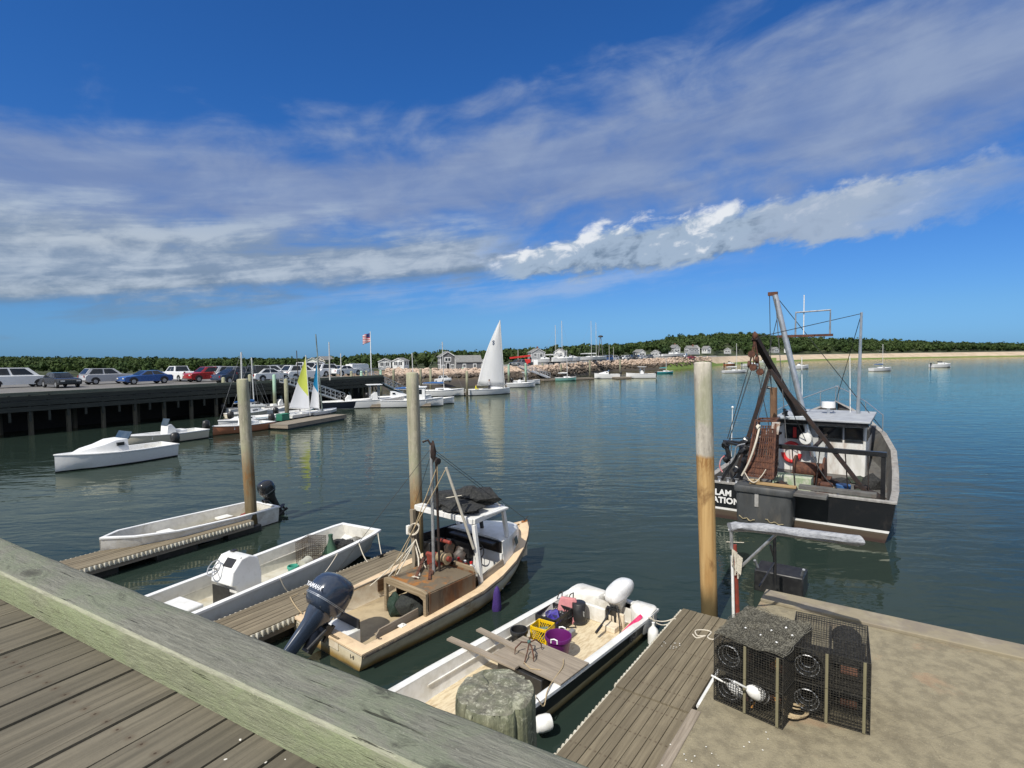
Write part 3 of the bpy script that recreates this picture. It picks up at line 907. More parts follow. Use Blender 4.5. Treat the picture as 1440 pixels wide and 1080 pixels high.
# ------------------------------------------------------------------ boat parts
def hull(root, st, m_out, m_in, m_rim, rim=.07, floor=.08, blunt=False, floor_mat=None, rail=(.02, .03), tum=.0, inner0=.06, names=('hull', 'liner', 'gunwale')):
    """st: stations (x, half-beam at sheer, z sheer, half-beam at chine, z chine, z keel), stern to bow"""
    g = MB(); rings = []
    for x, bs, zs, bc, zc, zk in st:
        ym = bs * .62 + bc * .38 + tum; zm = zs * .45 + zc * .55
        half = [(bs, zs), (ym, zm), (bc, zc), (bc * .55, zc * .45 + zk * .55)]
        rings.append([(x, y, z) for y, z in half] + [(x, 0, zk)] + [(x, -y, z) for y, z in half[::-1]])
    g.loft(rings, loop=False, cap=False)
    g.poly(rings[0])
    if blunt: g.poly(rings[-1])
    g.build(names[0], m_out, root, sharp=32)
    # inside
    g = MB(); rings = []
    xe = st[-1][0]
    for i, (x, bs, zs, bc, zc, zk) in enumerate(st):
        x2 = max(x, st[0][0] + inner0)
        if blunt: x2 = min(x2, xe - rim)
        bi = max(bs - rim, .01); bf = max(min(bc, bs - rim) - .05, .005)
        fz = floor if isinstance(floor, (int, float)) else floor(x)
        rings.append([(x2, bi, zs), (x2, bi * .5 + bf * .5, (zs + fz) / 2 + .02), (x2, bf, fz + .04), (x2, bf - .02 if bf > .05 else bf * .8, fz), (x2, -(bf - .02) if bf > .05 else -bf * .8, fz), (x2, -bf, fz + .04), (x2, -(bi * .5 + bf * .5), (zs + fz) / 2 + .02), (x2, -bi, zs)])
    g.loft(rings, loop=False, cap=False)
    g.poly(rings[0])
    if blunt: g.poly(rings[-1])
    k = [i for i in range(len(g.f)) if i < 7 * (len(st) - 1) and i % 7 == 3]
    for i in k: g.m[i] = 1
    g.build(names[1], [m_in, floor_mat or m_in], root, sharp=32)
    # gunwale cap
    g = MB()
    path = [(x, -bs, zs) for x, bs, zs, *_ in st] + [(x, bs, zs) for x, bs, zs, *_ in st[::-1]]
    if not blunt and st[-1][1] < .06: path = [p for p in path if not (p[0] == st[-1][0] and p[1] < 0)]
    o_, t_ = rail
    g.sweep(path, [(-o_, -t_), (-o_, t_ * .6), (-o_ * .3, t_), (rim * .8, t_), (rim, t_ * .6), (rim, -.004), (.01, -t_)], closed=True)
    g.build(names[2], m_rim, root, sharp=40)


def outboard(parent, loc, s, tilt, cowl_m, leg_m, trim_m=None, lettering=None, steer=0, cowl_scale=(1, 1, 1)):
    """x points to the boat's bow; the clamp sits at the origin"""
    def ring(xc, hx, hy, z, n=20, e=2.6):
        out = []
        for k in range(n):
            a = 2 * math.pi * k / n; ca, sa = math.cos(a), math.sin(a)
            out.append(((xc + hx * math.copysign(abs(ca) ** (2 / e), ca)) * s, hy * math.copysign(abs(sa) ** (2 / e), sa) * s, z * s))
        return out
    g = MB()
    g.loft([ring(-.27, .25, .19, .26), ring(-.27, .24, .18, .16), ring(-.30, .17, .12, .02), ring(-.34, .135, .085, -.2), ring(-.36, .125, .07, -.45), ring(-.37, .12, .05, -.60), ring(-.38, .11, .04, -.78)])
    g.loft([ring(-.40, .30, .15, -.585, e=2.2), ring(-.40, .30, .15, -.605, e=2.2)])                 # anti-ventilation plate
    g.lathe([(.005, -.28 * s), (.05 * s, -.2 * s), (.07 * s, -.05 * s), (.065 * s, .12 * s), (.045 * s, .24 * s)], 14, (-.38 * s, 0, -.84 * s), 0)
    g.prism([(-.30 * s, -.012 * s, -.88 * s), (-.52 * s, -.012 * s, -.88 * s), (-.50 * s, -.012 * s, -1.08 * s), (-.38 * s, -.012 * s, -1.05 * s)], (0, .024 * s, 0))
    leg = g.build('outboard_motor', leg_m, parent, loc=loc, rot=(0, tilt, steer), sharp=45)
    g = MB(); a, b_, c_ = cowl_scale
    sh = [(-.26, .25, .20, .24, .1), (-.265, .30, .235, .30, 0), (-.275, .335, .255, .40, 0), (-.285, .345, .26, .52, 0), (-.28, .335, .25, .64, 0), (-.27, .30, .235, .74, 0), (-.25, .25, .20, .81, 0), (-.23, .17, .14, .855, 0), (-.22, .07, .06, .872, 0)]
    g.loft([ring(x * a, hx * a, hy * b_, .24 + (z - .24) * c_, 28, 2.9) for x, hx, hy, z, _ in sh])
    g.build('cowl', cowl_m, leg, sharp=50)
    g = MB()
    g.box((0, 0, .03 * s), (.10 * s, .26 * s, .17 * s)); g.box((-.06 * s, 0, -.22 * s), (.09 * s, .20 * s, .36 * s))
    for y in (-.1, .1):
        g.box((.055 * s, y * s, .0), (.05 * s, .05 * s, .30 * s)); g.tube([(-.02 * s, y * 1.1 * s, .1 * s), (-.16 * s, y * 1.1 * s, -.36 * s)], .03 * s, 8)
    g.tube([(-.05 * s, -.16 * s, .08 * s), (-.05 * s, .16 * s, .08 * s)], .045 * s, 10)
    g.build('bracket', black_plastic, leg)
    g = MB()
    for k in range(3):
        a0 = k * 2.094
        for q in range(1):
            c0, s0 = math.cos(a0), math.sin(a0); c1, s1 = math.cos(a0 + .75), math.sin(a0 + .75)
            X0 = -.66 * s; r1, r2 = .05 * s, .17 * s; zc = -.84 * s
            g.prism([(X0, r1 * c0, zc + r1 * s0), (X0 - .02 * s, r2 * c0, zc + r2 * s0), (X0 + .03 * s, r2 * 1.02 * math.cos(a0 + .4), zc + r2 * 1.02 * math.sin(a0 + .4)), (X0 + .05 * s, r2 * .8 * c1, zc + r2 * .8 * s1), (X0 + .03 * s, r1 * c1, zc + r1 * s1)], (.012 * s, 0, 0))
    g.lathe([(.055 * s, -.34 * s), (.06 * s, -.26 * s), (.05 * s, -.22 * s)], 12, (-.38 * s, 0, -.84 * s), 0)
    g.build('propeller', black_plastic, leg)
    if trim_m:
        g = MB()
        for z in (.385, .405):
            g.loft([ring(-.275 * a, .3425 * a, .2615 * b_, .24 + (z - .24) * c_, 28, 2.9), ring(-.275 * a, .3435 * a, .2625 * b_, .24 + (z + .010 - .24) * c_, 28, 2.9)], cap=False)
        g.build('trim_band', trim_m, leg)
    if lettering:
        t = text_mesh('lettering', lettering[0], lettering[1] * s, lettering[2], leg, (-.6265 * s * a, 0, .50 * s), (R(90), 0, R(-90)), ext=.004, offset=.0025, spacing=1.05)
    return leg


# ------------------------------------------------------------------ rusty white workboat (middle)
WA = R(50.5)
wb = thing('workboat', 'rusty cream workboat with an open wheelhouse, a mast and a big dark blue outboard', 'workboat', (-3.5, 9.93, 0), WA)
wst = [(0.0, 1.16, .36, 1.06, .02, -.12), (.76, 1.18, .38, 1.10, .0, -.16), (1.4, 1.21, .41, 1.13, .0, -.2), (2.1, 1.25, .45, 1.14, .0, -.22), (2.9, 1.28, .50, 1.12, .01, -.25), (3.6, 1.20, .58, 1.0, .03, -.25),
       (4.3, 1.02, .67, .78, .06, -.24), (4.9, .78, .77, .53, .1, -.22), (5.4, .50, .86, .28, .15, -.15), (5.75, .26, .93, .11, .22, -.02), (6.05, .03, .99, .012, .36, .2)]
wb_hull = banded('workboat_hull', [(-.3, (.06, .05, .03)), (.03, (.26, .17, .05), .03), (.12, (.60, .52, .36), .07), (.30, (.72, .68, .58), .08)], 2, .5, .05, 3, .15, dirt=(.30, .15, .04), dirt_amt=.8, stretch=(.6, .6, 1.0), blotch_scale=2.2)
hull(wb, wst, wb_hull, cream_white, cream, rim=.20, floor=.07, floor_mat=tan_floor, rail=(.035, .02), inner0=.2)
g = MB()
path = [(x, -bs, zs) for x, bs, zs, *_ in wst] + [(x, bs, zs) for x, bs, zs, *_ in wst[::-1][1:]]
g.sweep(path, [(-.02, -.075), (-.048, -.07), (-.048, -.032), (-.02, -.026)], closed=False)
g.build('rub_rail', mat('rub_rail', (.10, .085, .07), .6, (.05, .045, .04), 9, dirt=(.4, .3, .18), dirt_amt=.5, dscale=6), wb)
# engine well box and transom motor
g = MB(); g.box((.28, -.02, .20), (.46, .74, .30)); g.build('motor_well', white_paint, wb, bevel=.012)
g = MB(); g.box((.5, -.02, .375), (.035, .70, .30)); g.build('splash_board', black_plastic, wb, bevel=.006)
g = MB(); g.box((.02, -.15, .28), (.08, .62, .2)); g.build('transom_pad', cream_white, wb, bevel=.01)
ycowl = mat('outboard_blue_grey', (.030, .042, .068), .22, (.036, .05, .078), 2, coat=.5)
outboard(wb, (-.05, -.05, .44), 1.06, R(44), ycowl, ycowl, mat('silver_trim', (.42, .45, .5), .3, metal=.5), ('YAMAHA', .105, mat('silver_letters', (.72, .74, .78), .35)), cowl_scale=(1.08, 1.12, 1.0))
# registration marks on the transom
dark_ink = mat('dark_ink', (.02, .02, .025), .6)
text_mesh('registration', '1-9', .10, dark_ink, wb, (-.004, -.86, .20), (R(90), 0, R(-90)), ext=.002, offset=.002)
text_mesh('registration', '7', .10, dark_ink, wb, (-.004, .93, .22), (R(90), 0, R(-90)), ext=.002, offset=.001)
text_mesh('registration', 'A7', .07, dark_ink, wb, (.45, -1.03, .405), (0, 0, R(-90)), ext=.002, offset=.002, spacing=1.3)
# cockpit coaming boards
g = MB(); g.prism([(.52, -.845, .30), (.50, -.845, .385), (.58, -.845, .47), (1.5, -.85, .53), (1.5, -.85, .30)], (0, -.03, 0)); g.build('coaming', grey_wood_x, wb, bevel=.006)
g = MB(); g.prism([(.3, .98, .38), (.3, .98, .43), (2.6, 1.06, .50), (2.6, 1.06, .44)], (0, .03, 0)); g.build('coaming', grey_wood_x, wb)
g = MB(); g.box((2.05, .99, .33), (.22, .02, .26)); g.build('scupper_board', brown_wood, wb)
g = MB(); g.box((1.0, -1.0, .412), (.13, .12, .028)); g.box((1.0, -1.0, .437), (.03, .05, .03)); g.build('cleat_pad', gel_white, wb, bevel=.004)
# culling box
box_wood = wood('box_wood', (.33, .26, .17), (.2, .15, .09), 1, rough=.85, bump=.004)
bx0_, bx1_, by0, by1, bz = 1.5, 2.85, -1.13, .15, .86
g = MB()
g.box(((bx0_ + bx1_) / 2, (by0 + by1) / 2, bz - .015), (bx1_ - bx0_ - .12, by1 - by0 - .06, .03))
rt = mat('rusty_top', (.135, .105, .068), .85, (.30, .125, .028), 2.1, 7, lo=.50, hi=.60, dirt=(.05, .035, .024), dirt_amt=.7, dscale=3.2, bump=.004)
g.build('culling_top', rt, wb)
g = MB()
for y in (by0 + .04, by1 - .04):
    g.box(((bx0_), y, bz / 2 + .10), (.07, .075, bz - .2))
g.prism([(bx0_ - .034, by0 + .004, bz - .16), (bx0_ - .034, by0 + .004, bz + .01), (bx0_ - .034, by0 + .1, bz + .055), (bx0_ - .034, by1 - .1, bz + .055), (bx0_ - .034, by1 - .004, bz + .02), (bx0_ - .034, by1 - .004, bz - .06), (bx0_ - .034, by1 - .12, bz - .08), (bx0_ - .034, by0 + .2, bz - .08)], (.068, 0, 0))
g.build('box_frame', box_wood, wb, bevel=.008)
rs = mat('rusty_side', (.165, .115, .07), .8, (.15, .06, .02), 2.4, 7, lo=.46, hi=.60, stretch=(1, 1, .3), dirt=(.05, .028, .016), dirt_amt=.85, dscale=2.6, bump=.003)
g = MB(); g.box(((bx0_ + bx1_) / 2 + .03, by0 + .012, .63), (bx1_ - bx0_ - .06, .024, .43)); g.build('side_panel', rs, wb)
g = MB(); g.box(((bx0_ + bx1_) / 2 + .03, by1 - .012, .60), (bx1_ - bx0_ - .5, .024, .40)); g.build('side_panel', rs, wb)
g = MB(); g.box((bx1_, (by0 + by1) / 2, .62), (.03, by1 - by0 - .06, .50)); g.build('end_panel', rs, wb)
g = MB(); g.prism([(bx1_ + .02, by0 + .02, bz - .05), (bx1_ + .02, by0 + .12, bz + .09), (bx1_ + .02, by1 - .12, bz + .09), (bx1_ + .02, by1 - .02, bz - .05)], (.05, 0, 0)); g.build('box_back_rail', box_wood, wb, bevel=.006)
# wheelhouse
g = MB()
zr = 1.90
g.box((3.62, 0, zr), (1.16, 1.86, .05)); g.build('roof', white_paint, wb, bevel=.012)
g = MB()
for (p, q) in (((3.02, -.93, zr - .03), (3.02, .93, zr - .03)), ((3.02, -.93, zr - .03), (4.2, -.78, zr - .02)), ((3.02, .93, zr - .03), (4.2, .78, zr - .02)), ((4.2, -.78, zr - .02), (4.2, .78, zr - .02))):
    g.bar(p, q, .085, .12)
g.build('roof_frame', white_paint, wb, bevel=.01)
MB().bar((3.04, -.93, zr - .1), (3.14, -1.02, .48), .085, .085).build('corner_post', white_paint, wb, bevel=.01)
MB().bar((3.04, .93, zr - .1), (3.12, 1.02, .48), .09, .085).build('corner_post', wood('post_wood', (.28, .24, .18), (.17, .14, .1), 2), wb, bevel=.01)
MB().bar((4.18, -.78, zr - .08), (4.28, -.80, 1.19), .085, .085).build('windscreen_post', white_paint, wb, bevel=.01)
MB().bar((4.18, .78, zr - .08), (4.28, .80, 1.19), .085, .085).build('windscreen_post', white_paint, wb, bevel=.01)
MB().bar((4.18, 0, zr - .08), (4.30, 0, 1.22), .07, .06).build('windscreen_post', black_paint, wb)
g = MB(); g.prism([(3.12, -1.03, .44), (3.12, -1.02, .66), (3.94, -.97, .80), (3.94, -1.0, .58)], (0, .035, 0)); g.build('side_board', grey_wood_x, wb, bevel=.006)
g = MB(); g.prism([(3.25, .97, .42), (3.25, .96, 1.2), (4.45, .86, 1.2), (4.45, .90, .52)], (0, -.035, 0)); g.build('side_panel', black_paint, wb)
g = MB(); g.box((3.95, 0, .50), (.04, 1.86, .82)); g.build('bulkhead', white_paint, wb)
g = MB(); g.box((3.955, 0, 1.05), (.04, 1.80, .26)); g.build('upper_bulkhead', black_paint, wb)
g = MB(); g.box((3.86, -.1, 1.13), (.20, 1.4, .05)); g.box((3.86, .25, .82), (.18, .6, .36)); g.build('dashboard', black_plastic, wb, bevel=.01)
g = MB()
ringp = [(3.70, -.42 + .17 * math.cos(a), .95 + .17 * math.sin(a)) for a in [2 * math.pi * k / 20 for k in range(20)]]
g.tube(ringp, .013, 6, closed=True)
for a in (0.5, 2.6, 4.7): g.tube([(3.70, -.42, .95), (3.70, -.42 + .17 * math.cos(a), .95 + .17 * math.sin(a))], .01, 6)
g.tube([(3.70, -.42, .95), (3.82, -.42, .95)], .02, 8); g.build('steering_wheel', black_plastic, wb)
# trunk cabin and foredeck
g = MB(); rings = []
for x, hw, zt in ((3.98, .97, 1.21), (4.45, .83, 1.21), (4.95, .57, 1.18), (5.32, .32, 1.12), (5.5, .12, 1.04)):
    zb = np.interp(x, [3.9, 4.3, 4.9, 5.4, 5.75], [.61, .67, .77, .86, .93]) - .03
    rings.append([(x, -hw, zb), (x, -hw * .93, zt - .05), (x, -hw * .8, zt), (x, 0, zt + .03), (x, hw * .8, zt), (x, hw * .93, zt - .05), (x, hw, zb)])
g.loft(rings, loop=False, cap=False); g.poly(rings[0]); g.poly(rings[-1])
g.build('trunk_cabin', white_paint, wb, sharp=35)
g = MB()
pts = [(x, float(np.interp(x, [q[0] for q in wst], [q[1] for q in wst])) - .02, float(np.interp(x, [q[0] for q in wst], [q[2] for q in wst])) + .012) for x in (3.97, 4.3, 4.9, 5.4, 5.75, 6.04)]
vs = pts + [(x, -y, z) for x, y, z in pts]; n_ = len(pts)
g.add(vs, [(i, i + 1, n_ + i + 1, n_ + i) for i in range(n_ - 1)]); g.build('foredeck', cream, wb)
g = MB(); dn_ = Vector((.26, -.5, 0)).normalized()
for (cx, cy, cz, w, h) in ((4.66, -.742, .985, .26, .17),):
    d = Vector((.5, .26, 0)).normalized()
    c0 = Vector((cx, cy, cz)) + dn_ * .012
    a_ = d * w / 2; u_ = Vector((0, 0, h / 2)) + dn_ * -.02
    g.prism([c0 - a_ - u_, c0 + a_ - u_, c0 + a_ + u_, c0 - a_ + u_], dn_ * .012)
g.build('cabin_window', glass_dark, wb)
g = MB(); g.tube([(5.75, -.02, .97), (5.86, -.02, 1.0), (6.10, 0, 1.10)], [.02, .018, .012], 8); g.build('bow_chock', cable, wb)
g = MB(); g.blob((5.95, 0, 1.005), (.14, .05, .02), 3, .2, 2); g.build('rust_patch', mat('rust_stain', (.36, .13, .03), .9), wb)
# mast, boom, rigging
mx, my = 2.35, -.40
g = MB(); g.tube([(mx, my, .40), (mx, my + .01, 3.55)], .036, 10); g.build('mast', grey_metal, wb)
g = MB(); g.tube([(mx + .10, my - .07, .62), (mx + .06, my - .07, 3.30)], .028, 10); g.build('derrick_post', rust_dark, wb)
g = MB(); g.blob((mx + .02, my - .02, 3.42), (.06, .07, .22), 4, .22, 2); g.tube([(mx, my, 3.55), (mx - .04, my + .06, 3.66), (mx - .12, my + .14, 3.62)], .022, 8); g.lathe([(.02, -.03), (.07, -.025), (.07, .025), (.02, .03)], 12, (mx + .06, my - .12, 3.22), 1); g.build('masthead_block', rust_dark, wb)
g = MB(); g.tube([(2.55, -.62, 3.08), (2.98, -.97, 1.30)], .030, 10); g.build('boom', mat('pale_pole', (.46, .43, .36), .7), wb)
g = MB()
for p, q in (((mx, my, 3.5), (6.0, 0, 1.05)), ((mx, my, 3.45), (4.2, -.8, 1.92)), ((mx, my, 3.5), (.35, 1.05, .45)), ((mx, my, 3.4), (3.02, .93, 1.95))): g.tube([p, q], .0055, 5)
g.build('stay', cable, wb)
g = MB()
for p, q, s_ in (((2.55, -.62, 3.06), (1.55, .05, 1.0), .02), ((mx + .08, my - .1, 3.15), (1.62, .0, .9), .05), ((mx + .06, my - .1, 3.1), (mx + .1, my - .05, 1.0), 0)): g.tube(sag(p, q, s_, 8), .010, 6)
g.build('hoist_rope', rope_tan, wb)
# hydraulic winch with rope drum
g = MB(); g.tube([(2.62, .10, 1.06), (2.62, -.62, 1.10)], .055, 12); g.tube([(2.58, -.30, 1.48), (2.58, -.68, 1.48)], .04, 10); g.box((2.66, -.1, .92), (.2, .3, .34)); g.build('winch', red_paint, wb)
g = MB(); g.lathe([(.06, -.13), (.13, -.125), (.10, -.1), (.10, .1), (.13, .125), (.06, .13)], 16, (2.62, -.42, 1.09), 1); g.build('rope_drum', rope_tan, wb)
g = MB()
for i in range(9): g.blob((2.75 + random.uniform(-.2, .25), random.uniform(-.5, .35), .72 + random.uniform(0, .25)), (random.uniform(.05, .11), random.uniform(.05, .12), random.uniform(.05, .11)), i, .25, 1)
g.tube([(2.6, .3, .75), (2.9, .2, 1.0), (3.0, -.1, .9), (2.8, -.4, .95)], .03, 7)
g.build('engine_gear', mat('greasy_gear', (.022, .017, .014), .5, (.05, .03, .02), 14), wb)
g = MB()
for dx_, dy_, h in ((-.1, -.1, .0), (.1, .06, .06), (-.25, .15, .1)): g.bar((2.1 + dx_, -.55 + dy_, .878), (2.75 + dx_, .05 + dy_ * .3, .90 + h), .06, .03)
g.build('dredge_bar', rust, wb)
# post with hanging rope coils at the port quarter of the house
g = MB(); g.bar((2.92, .86, .42), (2.92, .92, 1.85), .11, .1); g.build('king_post', wood('post_wood', (.28, .24, .18), (.17, .14, .1), 2), wb, bevel=.01)
g = MB(); g.box((2.86, 1.02, 1.36), (.10, .07, .22)); g.build('float_switch', plastic_white, wb, bevel=.02)
def coil(g, c, r_, n, r0, ax, seed=0):
    rr = random.Random(seed); ax = Vector(ax).normalized(); u = ax.orthogonal().normalized(); w = ax.cross(u)
    if abs(u.z) > abs(w.z): u, w = w, u
    for i in range(n):
        a = rr.uniform(.8, 1.12); b = rr.uniform(1.2, 1.6); o_ = ax * rr.uniform(-.03, .03)
        pts = [Vector(c) + o_ + u * (r_ * a * math.cos(t)) + w * (r_ * b * math.sin(t)) for t in [2 * math.pi * k / 16 for k in range(16)]]
        g.tube(pts, r0, 6, closed=True)
g = MB(); coil(g, (2.84, .80, 1.42), .11, 5, .012, (-1, -.5, 0), 3)
g.build('rope_coil', rope_white, wb)
g = MB(); P0 = (2.83, .72, 1.2)
for q in ((1.56, .10, .9), (1.9, .55, .45), (2.3, -.2, .92), (1.7, .95, .42)): g.tube(sag(P0, q, .05, 8), .012, 6)
g.tube([(2.8, .7, 1.05), (2.45, .2, .98), (2.2, -.1, .90), (2.0, -.35, .89), (1.85, -.3, .89), (1.9, -.45, .89)], .018, 7)
g.build('tie_rope', rope_white, wb)
g = MB(); g.box((3.62, 0, .085), (1.45, 1.7, .03)); g.box((3.52, .35, .36), (.6, .7, .52)); g.box((3.45, .78, .62), (.5, .22, .8)); g.build('engine_cover', black_plastic, wb, bevel=.02)
g = MB()
for i in range(14): g.blob((3.0 + random.uniform(0, 1.0), random.uniform(-.3, .85), .35 + random.uniform(0, .55)), random.uniform(.07, .17), i, .3, 1)
g.tube([(3.0, -.2, .3), (3.4, .2, .5), (3.8, .4, .6), (4.0, .8, .5)], .05, 6); g.build('engine_hoses', MATS['greasy_gear'], wb)
g = MB(); g.box((3.12, -.56, .32), (.32, .72, .48)); g.build('side_locker', brown_wood, wb, bevel=.008)
# things aboard
gear = mat('mesh_bag_dark', (.016, .018, .018), .85, (.03, .035, .03), 30, bump=.015, bscale=40)
def frame_point(loc, rz):
    M = Matrix.Translation(loc) @ Matrix.Rotation(rz, 4, 'Z')
    return lambda x, y, z: M @ Vector((x, y, z))
WP = frame_point((-3.5, 9.93, 0), WA)
def lump(name, label, cat, p, r_, m_, seed, amp=.2, group=None, sub=3, rz=0, freq=1.8):
    g = MB(); g.blob((0, 0, r_[2] * .9), r_, seed, amp, sub, freq=freq)
    return tag(g.build(name, m_, loc=p, rot=(0, 0, rz)), label, cat, group)
lump('net_pile', 'big heap of black netting at the front of the wheelhouse roof', 'net', WP(3.90, -.14, 1.93), (.40, .62, .21), net_black, 2, .22, 'net heaps on the wheelhouse roof', rz=WA)
lump('net_pile', 'lower heap of black netting on the port side of the wheelhouse roof', 'net', WP(3.55, .44, 1.93), (.52, .48, .15), net_black, 5, .25, 'net heaps on the wheelhouse roof', rz=WA)
lump('net_pile', 'thin flap of black netting along the back edge of the wheelhouse roof', 'net', WP(3.34, -.22, 1.93), (.34, .66, .11), net_black, 9, .22, 'net heaps on the wheelhouse roof', rz=WA)
tag(MB().tube([WP(3.3, .3, 2.12), WP(3.5, -.1, 2.21), WP(3.9, -.5, 2.22), WP(3.95, -.72, 2.10), WP(4.05, -.8, 1.98)], .012, 6).build('lashing_rope', rope_white), 'pale rope lashed over the black nets on the wheelhouse roof', 'rope')
lump('fish_tote', 'black net bag slumped in the mouth of the culling box', 'net bag', WP(1.80, -.36, .075), (.28, .34, .30), gear, 12, .18, rz=WA)
lump('dark_bag', 'smaller dark green mesh bag beside the black bag in the workboat', 'mesh bag', WP(1.62, .02, .075), (.14, .16, .24), mat('green_net', (.012, .035, .022), .9, (.03, .05, .04), 30, bump=.015, bscale=40), 14, .2, rz=WA)
def jug(label, cat, p, m_, capm, s=1.0):
    t = thing('jug', label, cat, p, WA, 'jugs in the wheelhouse')
    g = MB(); rings = [[(hx * math.copysign(abs(math.cos(a)) ** .7, math.cos(a)) * s, hy * math.copysign(abs(math.sin(a)) ** .7, math.sin(a)) * s, z * s) for a in [2 * math.pi * k / 16 for k in range(16)]] for z, hx, hy in ((0, .085, .07), (.02, .095, .08), (.2, .095, .08), (.26, .06, .055), (.30, .025, .025), (.33, .025, .025))]
    g.loft(rings); g.tube([(.07 * s, 0, .17 * s), (.1 * s, 0, .24 * s), (.04 * s, 0, .29 * s)], .012 * s, 6); g.build('body', m_, t)
    MB().lathe([(.032 * s, .33 * s), (.032 * s, .37 * s)], 12).build('cap', capm, t)
jug('orange red fuel jug, left of the three jugs under the wheelhouse roof', 'jug', WP(3.13, -.36, .565), orange_red, red_bright, 1.0)
jug('darker red fuel jug, middle of the three jugs under the wheelhouse roof', 'jug', WP(3.12, -.56, .565), red_bright, white_clean, .95)
jug('white bleach jug, right of the three jugs under the wheelhouse roof', 'jug', WP(3.11, -.76, .565), plastic_white, red_bright, 1.0)
g = MB(); ring0 = []
for z, r_ in ((.02, .02), (-.03, .06), (-.12, .085), (-.28, .10), (-.42, .12), (-.50, .105), (-.53, .03)):
    ring0.append([(r_ * math.cos(a) * (1 + .2 * math.sin(3 * a)), r_ * math.sin(a) * .7, z) for a in [2 * math.pi * k / 16 for k in range(16)]])
g.loft(ring0)
tag(g.build('mesh_bag', mat('purple_net', (.05, .022, .16), .8, (.03, .014, .10), 40), loc=WP(3.22, -1.40, .50), rot=(0, 0, WA)), 'purple mesh bag hanging over the workboat side', 'mesh bag')
# mooring line of the workboat to the dock
tag(MB().tube(sag(WP(.1, .95, .42), WP(.3, 1.75, .45), .03) + [WP(.5, 1.8, .44)], .012, 6).build('mooring_line', rope_tan), 'tan mooring line from the workboat stern to the plank dock', 'rope')
tag(MB().tube(sag(WP(-.1, .5, 1.0), WP(.75, 1.5, .42), .02), .012, 6).build('mooring_line', rope_tan), 'tan line running behind the dark blue outboard to the dock', 'rope')

# ------------------------------------------------------------------ white outboard skiff with buckets (front)
KA_ = R(229.5)
sk = thing('skiff', 'open white skiff with black painted sides, a white outboard and buckets aboard', 'skiff', (2.09, 11.19, 0), KA_)
SP = frame_point((2.09, 11.19, 0), KA_)
SL = 6.0
sst = [(0.0, .90, .40, .80, .02, -.08), (.5, .925, .40, .83, .0, -.1), (1.5, .93, .41, .84, -.02, -.12), (3.0, .93, .43, .84, -.03, -.13), (4.3, .92, .46, .82, -.01, -.11), (5.1, .86, .50, .74, .06, -.04), (5.6, .74, .53, .6, .16, .06), (6.0, .55, .56, .42, .28, .2)]
sk_hull = banded('skiff_hull', [(-.3, (.16, .12, .05)), (.03, (.42, .33, .16), .03), (.10, (.56, .46, .27), .04), (.155, (.014, .015, .017), .006)], 2, .45, .012, 2.2, .12, stretch=(.5, 1, 1), dirt=(.05, .05, .05), dirt_amt=.5, blotch_scale=3)
hull(sk, sst, sk_hull, gel_white, white_paint, rim=.10, floor=.10, blunt=True, floor_mat=sand_floor, rail=(.035, .03), inner0=.28)
# raised, rounded stern quarters with a splash well between them
for s_, yi in ((-1, .22), (1, .42)):
    g = MB(); rings = []
    for x, y0, y1, z in ((.56, .86, .90, .40), (.42, .64, .93, .425), (.25, yi + .04, .94, .445), (.06, yi, .93, .45), (-.03, yi + .02, .88, .445), (-.07, yi + .10, .78, .43)):
        rings.append([(x, s_ * y0, .14), (x, s_ * y0, z - .015), (x, s_ * (y0 + .03), z + .015), (x, s_ * (y1 - .04), z + .02), (x, s_ * y1, z), (x, s_ * y1, .12)])
    g.loft(rings); g.build('stern_quarter', gel_white, sk, sharp=50, bevel=.012)
g = MB(); g.box((.60, -.32, .25), (.07, .86, .30)); g.box((.25, .10, .08), (.4, .62, .06)); g.build('splash_well', gel_white, sk, bevel=.012)
g = MB(); g.box((.53, .22, .21), (.06, .52, .32)); g.build('transom', cream_white, sk, bevel=.01)
g = MB(); g.box((.72, .30, .15), (.24, .30, .10)); g.build('battery_step', cream_white, sk, bevel=.01)
g = MB()
for s_ in (-1, 1): g.sweep([(.3, s_ * .80, .27), (2.5, s_ * .805, .28), (4.4, s_ * .79, .30)], [(-.02, -.012), (-.02, .012), (.02, .012), (.02, -.012)])
g.build('side_stringer', gel_white, sk)
white_cowl = mat('white_cowl', (.72, .72, .71), .28, (.60, .60, .58), 4, dirt=(.35, .33, .3), dirt_amt=.4, dscale=6, coat=.3)
om = outboard(sk, (.52, .22, .31), .86, R(9), white_cowl, grey_metal, mat('grey_trim', (.2, .2, .21), .4), cowl_scale=(1.36, .88, .52))
g = MB(); g.tube([(.05, 0, .12), (.32, .05, .10), (.56, .06, .06)], .016, 8); g.tube([(.5, .06, .065), (.72, .07, .04)], .026, 10); g.build('tiller', black_plastic, om)
g = MB(); g.tube([SP(0, 0, 0) * 0 + Vector(p) for p in ((.50, .26, .45), (.62, .38, .50), (.68, .46, .30), (.72, .50, .14), (.95, .62, .12), (1.25, .74, .13))], .012, 6); g.build('fuel_hose', black_rubber, sk)
# painted maker's mark on the black side
mk = mat('grey_letters', (.004, .004, .004), .4)
lt = mat('letters_outline', (.22, .21, .20), .5)
for (s0, m0, y0) in (('G-S', lt, .9285), ('G-S', mk, .9315)):
    text_mesh('side_lettering', s0, .17, m0, sk, (1.02, y0, .255), (R(90), 0, R(180)), ext=.002, offset=.012 if m0 is lt else .002, shear=.25)
